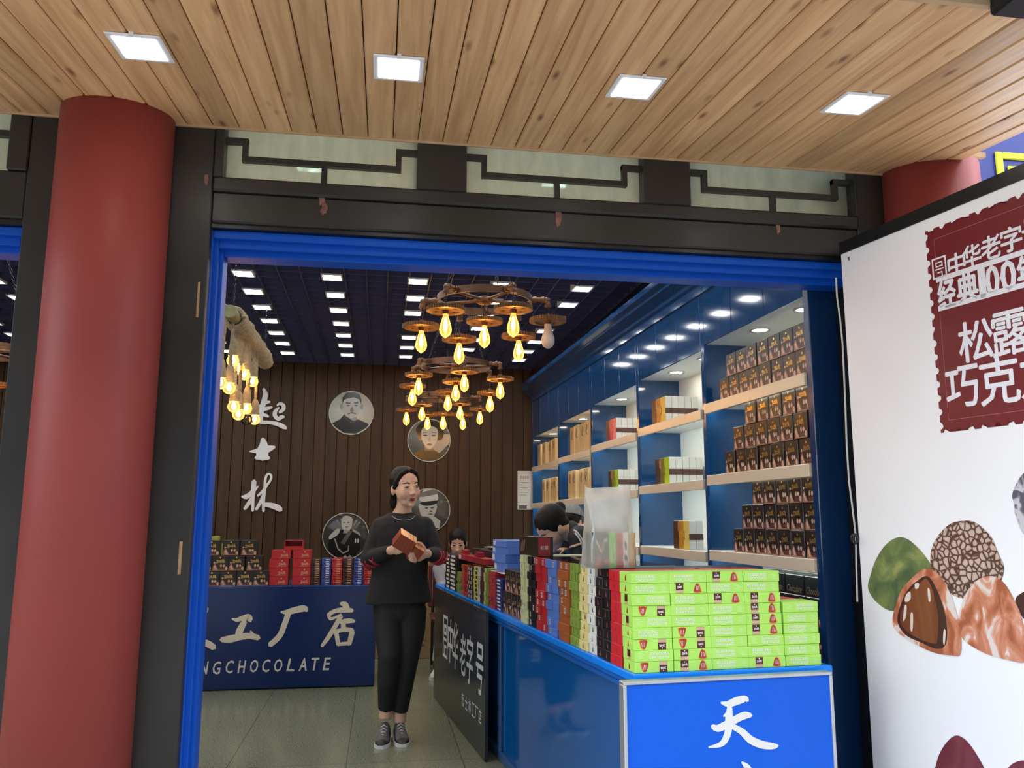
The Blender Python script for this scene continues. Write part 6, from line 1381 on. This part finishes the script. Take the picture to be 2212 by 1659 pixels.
tube(b, pts, 0.0014, 5); obj('necklace', b, m_silver, body)
# leggings
b = NB()
for k in 'lr': tube(b, legs[k][:5], [r*1.06+0.004 for r in lr[:5]], 20)
ell(b, Q(862, 1302, 0.05), (.165, .118, .07)); ell(b, Q(864, 1318, 0.05), (.135, .11, .09))
obj_p = remesh('leggings', b, 0.0075, m_pants, body, 4)
def shoe(parent, ankle, toe, zb, pitch=0.0, white=True):
    d = V((toe.x-ankle.x, toe.y-ankle.y, 0)); L = 0.262; d.normalize(); sd = V((-d.y, d.x, 0))
    heel = V((ankle.x, ankle.y, zb))-d*0.055
    M = Matrix(((d.x, sd.x, 0, heel.x), (d.y, sd.y, 0, heel.y), (0, 0, 1, heel.z), (0, 0, 0, 1))) @ Matrix.Rotation(pitch, 4, 'Y')
    b = NB(); secs = [(0, .026, .060), (.03, .034, .098), (.07, .036, .108), (.11, .036, .088), (.15, .041, .068), (.19, .044, .055), (.225, .040, .046), (.25, .028, .036), (.262, .010, .026)]
    rings = []
    for x, hw, h in secs:
        rings.append([b.verts.new(M @ V((x, hw*math.copysign(abs(math.cos(t))**0.8, math.cos(t)), 0.020+(h-0.020)*max(0, math.sin(t))))) for t in [math.pi*k/12 for k in range(13)]])
    for r0, r1 in zip(rings[:-1], rings[1:]):
        for k in range(12): f = b.faces.new((r0[k], r0[k+1], r1[k+1], r1[k])); f.smooth = True; f.material_index = 1 if (k in (0, 1, 10, 11) or r0 is rings[0] or r0 in rings[6:]) else 0
        b.faces.new((r0[0], r1[0], r1[12], r0[12]))
    b.faces.new(rings[0]); b.faces.new(rings[-1][::-1])
    s = obj('shoe', b, [m_shoe, m_shoeb], parent, smooth=False)
    b = NB(); R0 = []
    for zz in (0.0005, 0.022):
        ring = []
        for x, hw, h in secs: ring.append((x, hw+0.003))
        pts_ = [(x-0.004 if i == 0 else x, hw) for i, (x, hw) in enumerate(ring)]+[(x-0.004 if i == len(ring)-1 else x, -hw) for i, (x, hw) in reversed(list(enumerate(ring)))]
        R0.append([b.verts.new(M @ V((x, y, zz))) for x, y in pts_])
    n = len(R0[0])
    for k in range(n): b.faces.new((R0[0][k], R0[0][(k+1) % n], R0[1][(k+1) % n], R0[1][k]))
    b.faces.new(R0[0][::-1]); b.faces.new(R0[1]); obj('sole', b, m_sole, s)
    b = NB()
    for k in range(4):
        x = 0.105+0.022*k; hz = 0.096-0.012*k
        tube(b, [M @ V((x, -.020, hz-0.014)), M @ V((x+0.008, 0, hz+0.001)), M @ V((x, .020, hz-0.014))], 0.0028, 6)
    obj('laces', b, m_stripe, s); return s
aL, aR = legs['l'][-1]+L0, legs['r'][-1]+L0
def toL(p): return p-L0
tL = at(822, 1600, 2, 0.0); tR = at(866, 1596, 2, 0.0)
shoe(body, V((aL.x, aL.y, 0))-L0, V((tL.x-0.01, tL.y-0.3, 0))-L0, 0.0, R_(0)); shoe(body, V((aR.x, aR.y, 0))-L0, V((tR.x+0.02, tR.y-0.3, 0))-L0, 0.0)
# ---- the boxes she carries
m_rwrap = mat('copper_red_wrap', (0.30, 0.055, 0.025), 0.3, noise=0.25, nscale=30); m_gedge = mat('shiny_orange_edge', (0.75, 0.36, 0.14), 0.25, metal=0.4)
bm_ = NB(); fs = box(bm_, -0.020, 0.020, -0.033, 0.033, -0.010, 0.010); 
hb_ = boxmesh('carried_box', 0.082, 0.021, 0.090, {'all': m_rwrap, 'top': m_gedge})
names_ = iter(('leftmost', 'second from the left', 'third from the left', 'fourth from the left', 'fifth from the left'))
B0 = L0+bund; BR = Euler((R_(28), R_(30), R_(14)), 'XYZ').to_matrix().to_4x4()
for i in range(5):
    o = bpy.data.objects.new('carried_box', hb_); link(o)
    o.matrix_world = Matrix.Translation(B0+V((-0.028, -0.026, -0.009))) @ BR @ Matrix.Translation((0.0218*(i-2), 0, -0.045))
    tag(o, 'copper red wrapped box held in the taller bundle, %s' % next(names_), 'chocolate box', 'wrapped boxes held by the standing woman')
for i in range(3):
    o = bpy.data.objects.new('carried_box', hb_); link(o)
    o.matrix_world = Matrix.Translation(B0+V((-0.028, -0.026, -0.009))) @ BR @ Matrix.Translation((0.0218*(i+3)+0.004, 0.004, -0.068))
    tag(o, 'copper red wrapped box held in the lower right bundle, %s' % ['leftmost', 'middle', 'rightmost'][i], 'chocolate box', 'wrapped boxes held by the standing woman')
# ---- seated woman behind the far end of the counter, with her chair
YS2 = 7.55; S = lambda px, py, dy=0.0: at(px, py, 1, YS2+dy)
cx = S(978, 1250).x
chr_ = thing('chair', 'dark red chair with the seated woman at the far end of the counter', 'chair', (cx+0.02, YS2, 0))
m_chair = mat('dark_red_vinyl', (0.11, 0.018, 0.018), 0.5)
b = NB(); bbox(b, -0.21, 0.21, -0.2, 0.22, 0.42, 0.46, 0.012); obj('seat', b, m_chair, chr_); b = NB(); bbox(b, -0.22, 0.22, 0.225, 0.26, 0.50, 0.88, 0.012); obj('backrest', b, m_chair, chr_)
for sx_ in (-0.18, 0.18):
    for sy_ in (-0.16, 0.235): b = NB(); cyl(b, (sx_, sy_, 0.0005), (sx_, sy_, 0.42 if sy_ < 0 else 0.86), 0.012, seg=10); obj('leg', b, m_steel, chr_)
p2 = thing('person', 'seated woman in a light grey sweater and pale trousers, looking down', 'person', (cx, YS2, 0)); O2 = V((cx, YS2, 0))
S2 = lambda px, py, dy=0.0: S(px, py, dy)-O2
HM2 = Matrix.Translation(S2(989, 1172, -0.03)) @ Euler((R_(22), 0, R_(-8)), 'XYZ').to_matrix().to_4x4() @ Matrix.Diagonal((0.98, 0.98, 1.0, 1))
b = NB(); head_blobs(b, HM2); hz = HM2.translation.z
tube(b, [HM2.translation+V((0, .02, -.06)), V((HM2.translation.x, 0.06, hz-0.17))], [.05, .055], 14)
nx = HM2.translation.x
sL, sR = V((nx-0.155, 0.08, hz-0.235)), V((nx+0.155, 0.08, hz-0.235)); eL = S2(957, 1262, 0.02); eR = V((nx+0.2, 0.02, hz-0.46)); wL_ = S2(962, 1292, -0.18); wR_ = V((nx+0.06, -0.22, wL_.z))
tub = [(V((nx, .07, hz-.18)), .07, .055), (V((nx, .08, hz-.22)), .15, .08), (V((nx, .08, hz-.36)), .155, .10), (V((nx, .09, 0.66)), .14, .10), (V((nx, .09, 0.52)), .165, .13)]
tube(b, [t[0] for t in tub], [(t[1]*.93, t[2]*.93) for t in tub], 18)
kL, kR = V((nx-0.12, -0.34, 0.52)), V((nx+0.11, -0.34, 0.52)); fLt = V((S2(945, 1440, -0.25).x, -0.33, 0.09)); fRt = V((nx+0.1, -0.3, 0.09))
for h_, k_, f_ in ((V((nx-.085, .06, .53)), kL, fLt), (V((nx+.085, .06, .53)), kR, fRt)):
    tube(b, [h_, h_.lerp(k_, .5), k_], [.08, .075, .058], 14); tube(b, [k_, k_.lerp(f_, .4), f_], [.055, .05, .038], 14, side=(1, 0, 0))
for a, e, wri in ((sL, eL, wL_), (sR, eR, wR_)): tube(b, [a, e], [.042, .036], 12, side=(0, 1, 0)); tube(b, [e, wri], [.036, .024], 12, side=(0, 0, 1))
hand(b, wL_, V((0.5, -0.8, -0.2)), V((0, -.2, 1)), V((1, .4, 0)), 0.6, 0.95); hand(b, wR_, V((-0.5, -0.8, -0.2)), V((0, -.2, 1)), V((-1, .4, 0)), 0.6, 0.95)
bd2 = remesh('body', b, 0.006, m_skin2, p2, 3); face_parts(HM2, bd2, True)
b = NB(); ell(b, (0, .030, .042), (.081, .094, .084), HM2, 18)
ell(b, (0, .022, .044), (.079, .092, .082), HM2, 18)
for s in (-1, 1): ell(b, (s*.060, .014, .018), (.021, .056, .058), HM2, 14); ell(b, (s*.058, .03, -.04), (.020, .04, .04), HM2, 12)
ell(b, (0, .075, -.04), (.06, .05, .07), HM2, 12); remesh('hair', b, 0.006, m_hair, bd2, 2)
b = NB(); tube(b, [t[0] for t in tub], [(t[1]*1.12, t[2]*1.15) for t in tub], 20)
for a, e, wri in ((sL, eL, wL_), (sR, eR, wR_)): ell(b, a, (.06, .06, .06)); tube(b, [a, e], [.06, .054], 14, side=(0, 1, 0)); ell(b, e, (.054, .054, .054)); tube(b, [e, e.lerp(wri, .92)], [.053, .034], 14, side=(0, 0, 1))
remesh('sweater', b, 0.008, m_grey, bd2, 4)
b = NB()
for h_, k_, f_ in ((V((nx-.085, .06, .53)), kL, fLt), (V((nx+.085, .06, .53)), kR, fRt)): tube(b, [h_, h_.lerp(k_, .5), k_], [.094, .09, .074], 16); ell(b, k_, (.073, .073, .073)); tube(b, [k_, k_.lerp(f_, .5), f_+V((0, 0, .03))], [.073, .064, .055], 16, side=(1, 0, 0))
ell(b, (nx, .08, .53), (.17, .12, .08)); remesh('trousers', b, 0.008, m_trou, bd2, 4)
m_shoe_, m_shoeb_ = m_shoe, m_shoeb; m_shoe = mat('white_shoe_upper', (0.60, 0.60, 0.57), 0.6); m_shoeb = mat('white_shoe_panel', (0.52, 0.52, 0.5), 0.6)
shoe(bd2, V((fLt.x, fLt.y, 0)), V((fLt.x-0.08, fLt.y-0.3, 0)), 0.0); shoe(bd2, V((fRt.x, fRt.y, 0)), V((fRt.x+0.05, fRt.y-0.3, 0)), 0.0); m_shoe, m_shoeb = m_shoe_, m_shoeb_
# ---- woman in a striped black jacket bending over the counter
YJ = 4.75
hj = at(1186, 1146, 1, YJ); lj = V((hj.x+0.52, YJ+0.04, 0))
p3 = thing('person', 'woman in black jacket with white sleeve stripes, bending over the counter', 'person', lj)
J = lambda px, py, dy=0.0: at(px, py, 1, YJ+dy)-lj
HM3 = Matrix.Translation(J(1190, 1143)) @ Euler((0, R_(0), 0)).to_matrix().to_4x4() @ Matrix.Rotation(R_(-66), 4, 'Z') @ Matrix.Rotation(R_(42), 4, 'X') @ Matrix.Diagonal((1.04, 1.04, 1.04, 1))
hc = HM3.translation
b = NB(); head_blobs(b, HM3)
shc = J(1257, 1152, 0.02); hip3 = V((0.0, 0.0, 0.84)); chest = shc.lerp(hip3, 0.35)
nk = J(1224, 1147, 0.01)
tube(b, [hc+V((0.03, 0, 0.0)), nk, shc+V((0.02, 0, -.02))], [.052, .055, .07], 14, side=(0, 1, 0))
tors = [(shc+V((-.02, 0, .01)), .085, .075), (shc+V((.03, 0, -.03)), .17, .10), (chest, .165, .115), (shc.lerp(hip3, .7), .14, .11), (hip3, .165, .125), (hip3+V((0, 0, -.08)), .165, .12)]
tube(b, [t[0] for t in tors], [(t[1]*.92, t[2]*.92) for t in tors], 18, side=(0, 1, 0))
jl = {s: [V((0.0, s*.09, .82)), V((0.0, s*.095, .48)), V((0.03, s*.095, .09))] for s in (-1, 1)}
for s in (-1, 1): tube(b, jl[s], [.082, .058, .04], 14, side=(0, 1, 0))
sN, sF = shc+V((-.05, -.15, -.022)), shc+V((-.02, .16, -.03)); eN, eF = J(1262, 1226, -.16), V((sF.x-0.06, .24, 0.98)); zc2 = 1.165
wN, wF = V((hc.x+0.22, -.24, zc2)), V((hc.x+0.14, .12, zc2-.05))
for a, e, wri in ((sN, eN, wN), (sF, eF, wF)): tube(b, [a, e], [.045, .038], 12, side=(0, 1, 0)); tube(b, [e, wri], [.037, .024], 12, side=(0, 0, 1))
hand(b, wN, V((-1, .2, -.05)), V((0, 0, 1)), V((0, 1, 0)), .35, .95); hand(b, wF, V((-1, -.2, -.05)), V((0, 0, 1)), V((0, -1, 0)), .35, .95)
bd3 = remesh('body', b, 0.006, m_skin2, p3, 3); face_parts(HM3, bd3, True)
b = NB(); ell(b, (0, .036, .038), (.078, .096, .086), HM3, 18); ell(b, (0, .06, -.02), (.066, .06, .06), HM3, 14)
ell(b, (0, .022, .044), (.079, .092, .082), HM3, 18)
for s in (-1, 1): ell(b, (s*.058, .020, .030), (.021, .055, .048), HM3, 14)
ell(b, (0, .125, .045), (.034, .034, .036), HM3, 12); hr3 = remesh('hair', b, 0.006, m_hair, bd3, 2)
b = NB(); lathe(b, [(.024, -.012), (.036, -.012), (.036, .012), (.024, .012), (.024, -.012)], 16, M=HM3 @ Matrix.Translation((0, .105, .043)) @ Matrix.Rotation(R_(90), 4, 'X')); obj('hair_tie', b, mat('brown_scrunchie', (0.05, 0.018, 0.016), 0.8), hr3)
b = NB(); tube(b, [t[0] for t in tors], [(t[1]*1.1, t[2]*1.15) for t in tors], 22, side=(0, 1, 0))
ell(b, nk+V((.03, 0, -.005)), (.05, .07, .065))
for a, e, wri in ((sN, eN, wN), (sF, eF, wF)): ell(b, a, (.07, .07, .07)); tube(b, [a, e], [.068, .058], 16, side=(0, 1, 0)); ell(b, e, (.058, .058, .058)); tube(b, [e, e.lerp(wri, .92)], [.056, .036], 14, side=(0, 0, 1))
jk = remesh('jacket', b, 0.008, m_jacket, bd3, 4)
from mathutils.bvhtree import BVHTree
_bv = BVHTree.FromPolygons([v.co[:] for v in jk.data.vertices], [p.vertices[:] for p in jk.data.polygons])
b = NB()
for st in (((1238, 1137), (1245, 1140), (1251, 1145), (1257, 1152), (1262, 1161), (1266, 1172)), ((1239, 1145), (1246, 1149), (1251, 1155), (1256, 1163), (1260, 1172), (1263, 1182)), ((1242, 1151), (1247, 1157), (1251, 1163), (1255, 1171), (1258, 1180), (1260, 1190))):
    pts = []
    for q in st:
        h = _bv.ray_cast(CAM-lj, ray(*q).normalized())
        if h[0] is not None and (not pts or (h[0]-pts[-1]).length < 0.09): pts.append(h[0]+h[1]*0.001)
    if len(pts) > 1: tube(b, pts, [(.0052, .0022)]*len(pts), 8, side=(0, 0, 1))
obj('sleeve_stripes', b, m_stripe, jk)
b = NB()
for s in (-1, 1): tube(b, jl[s], [.094, .07, .055], 16, side=(0, 1, 0))
ell(b, V((.0, 0, .83)), (.13, .17, .09)); remesh('trousers', b, 0.008, m_pants, bd3, 4)
for s in (-1, 1): shoe(bd3, V((.03, s*.095, 0)), V((-.3, s*.1, 0)), 0.0)
b = NB(); prism(b, [hc+V((0.10, -.115, -.155)), hc+V((.13, -.115, -.06)), hc+V((.16, -.115, -.05)), hc+V((.20, -.115, -.17))], (0, .02, 0)); ob_ = obj('white_shirt_front', b, m_grey, jk)
# ---- person in a grey cap behind her
YC2 = 6.25; cpos = at(1236, 1128, 1, YC2); O4 = V((cpos.x, YC2, 0))
p4 = thing('person', 'person in a grey cap mostly hidden behind the woman in the striped jacket', 'person', O4)
HM4 = Matrix.Translation((0, 0, cpos.z)) @ Matrix.Rotation(R_(140), 4, 'Z') @ Matrix.Rotation(R_(15), 4, 'X')
b = NB(); head_blobs(b, HM4); hz = cpos.z
tube(b, [V((0, 0, hz-.05)), V((.01, 0, hz-.16))], [.05, .06], 14); t4 = [(V((.01, 0, hz-.15)), .075, .06), (V((.01, 0, hz-.20)), .17, .09), (V((.01, 0, hz-.42)), .16, .11), (V((.01, 0, .78)), .15, .11), (V((.01, 0, .7)), .15, .11)]
tube(b, [t[0] for t in t4], [(t[1]*.92, t[2]*.92) for t in t4], 16)
for s in (-1, 1): tube(b, [V((s*.08, 0, .76)), V((s*.085, 0, .42)), V((s*.085, 0, .08))], [.078, .055, .04], 12); tube(b, [V((s*.16, 0, hz-.23)), V((s*.20, .03, hz-.5))], [.045, .036], 12, side=(0, 1, 0)); tube(b, [V((s*.20, .03, hz-.5)), V((s*.14, -.05+.26, hz-.62))], [.036, .025], 12, side=(1, 0, 0)); hand(b, V((s*.14, .21, hz-.62)), V((0, 1, -.1)), V((0, 0, 1)), V((-s, 0, 0)), .5, .95)
bd4 = remesh('body', b, 0.007, m_skin2, p4, 3); face_parts(HM4, bd4, True)
b = NB(); ell(b, (0, .028, .02), (.080, .092, .075), HM4, 16); remesh('hair', b, 0.007, m_hair, bd4, 2)
b = NB(); lathe(b, [(.0, .092), (.03, .088), (.062, .066), (.083, .03), (.088, .0), (.085, .0), (.0, .0)], 28, M=HM4 @ Matrix.Translation((0, .016, .045)) @ Matrix.Diagonal((1, 1.12, 1.05, 1))); cap_ = obj('cap', b, mat('grey_cap_cloth', (0.22, 0.23, 0.22), 0.9, noise=0.2, nscale=30), bd4, smooth=True)
b = NB(); lathe(b, [(0, .004), (.085, .004), (.085, .0), (0, .0)], 28, M=HM4 @ Matrix.Translation((0, -.075, .05)) @ Matrix.Rotation(R_(12), 4, 'X')); obj('peak', b, MATS['grey_cap_cloth'], cap_)
b = NB(); tube(b, [t[0] for t in t4], [(t[1]*1.12, t[2]*1.15) for t in t4], 18)
for s in (-1, 1): ell(b, V((s*.16, 0, hz-.23)), (.065, .065, .065)); tube(b, [V((s*.16, 0, hz-.23)), V((s*.20, .03, hz-.5))], [.062, .054], 14, side=(0, 1, 0)); tube(b, [V((s*.20, .03, hz-.5)), V((s*.145, .19, hz-.61))], [.053, .036], 12, side=(1, 0, 0))
remesh('jacket', b, 0.009, m_jacket, bd4, 4)
b = NB()
for s in (-1, 1): tube(b, [V((s*.08, 0, .76)), V((s*.085, 0, .42)), V((s*.085, 0, .08))], [.09, .07, .055], 14)
ell(b, V((0, 0, .74)), (.165, .12, .08)); remesh('trousers', b, 0.009, m_pants, bd4, 4)
for s in (-1, 1): shoe(bd4, V((s*.085, 0, 0)), V((s*.09, .3, 0)), 0.0)
bpy.context.view_layer.update()
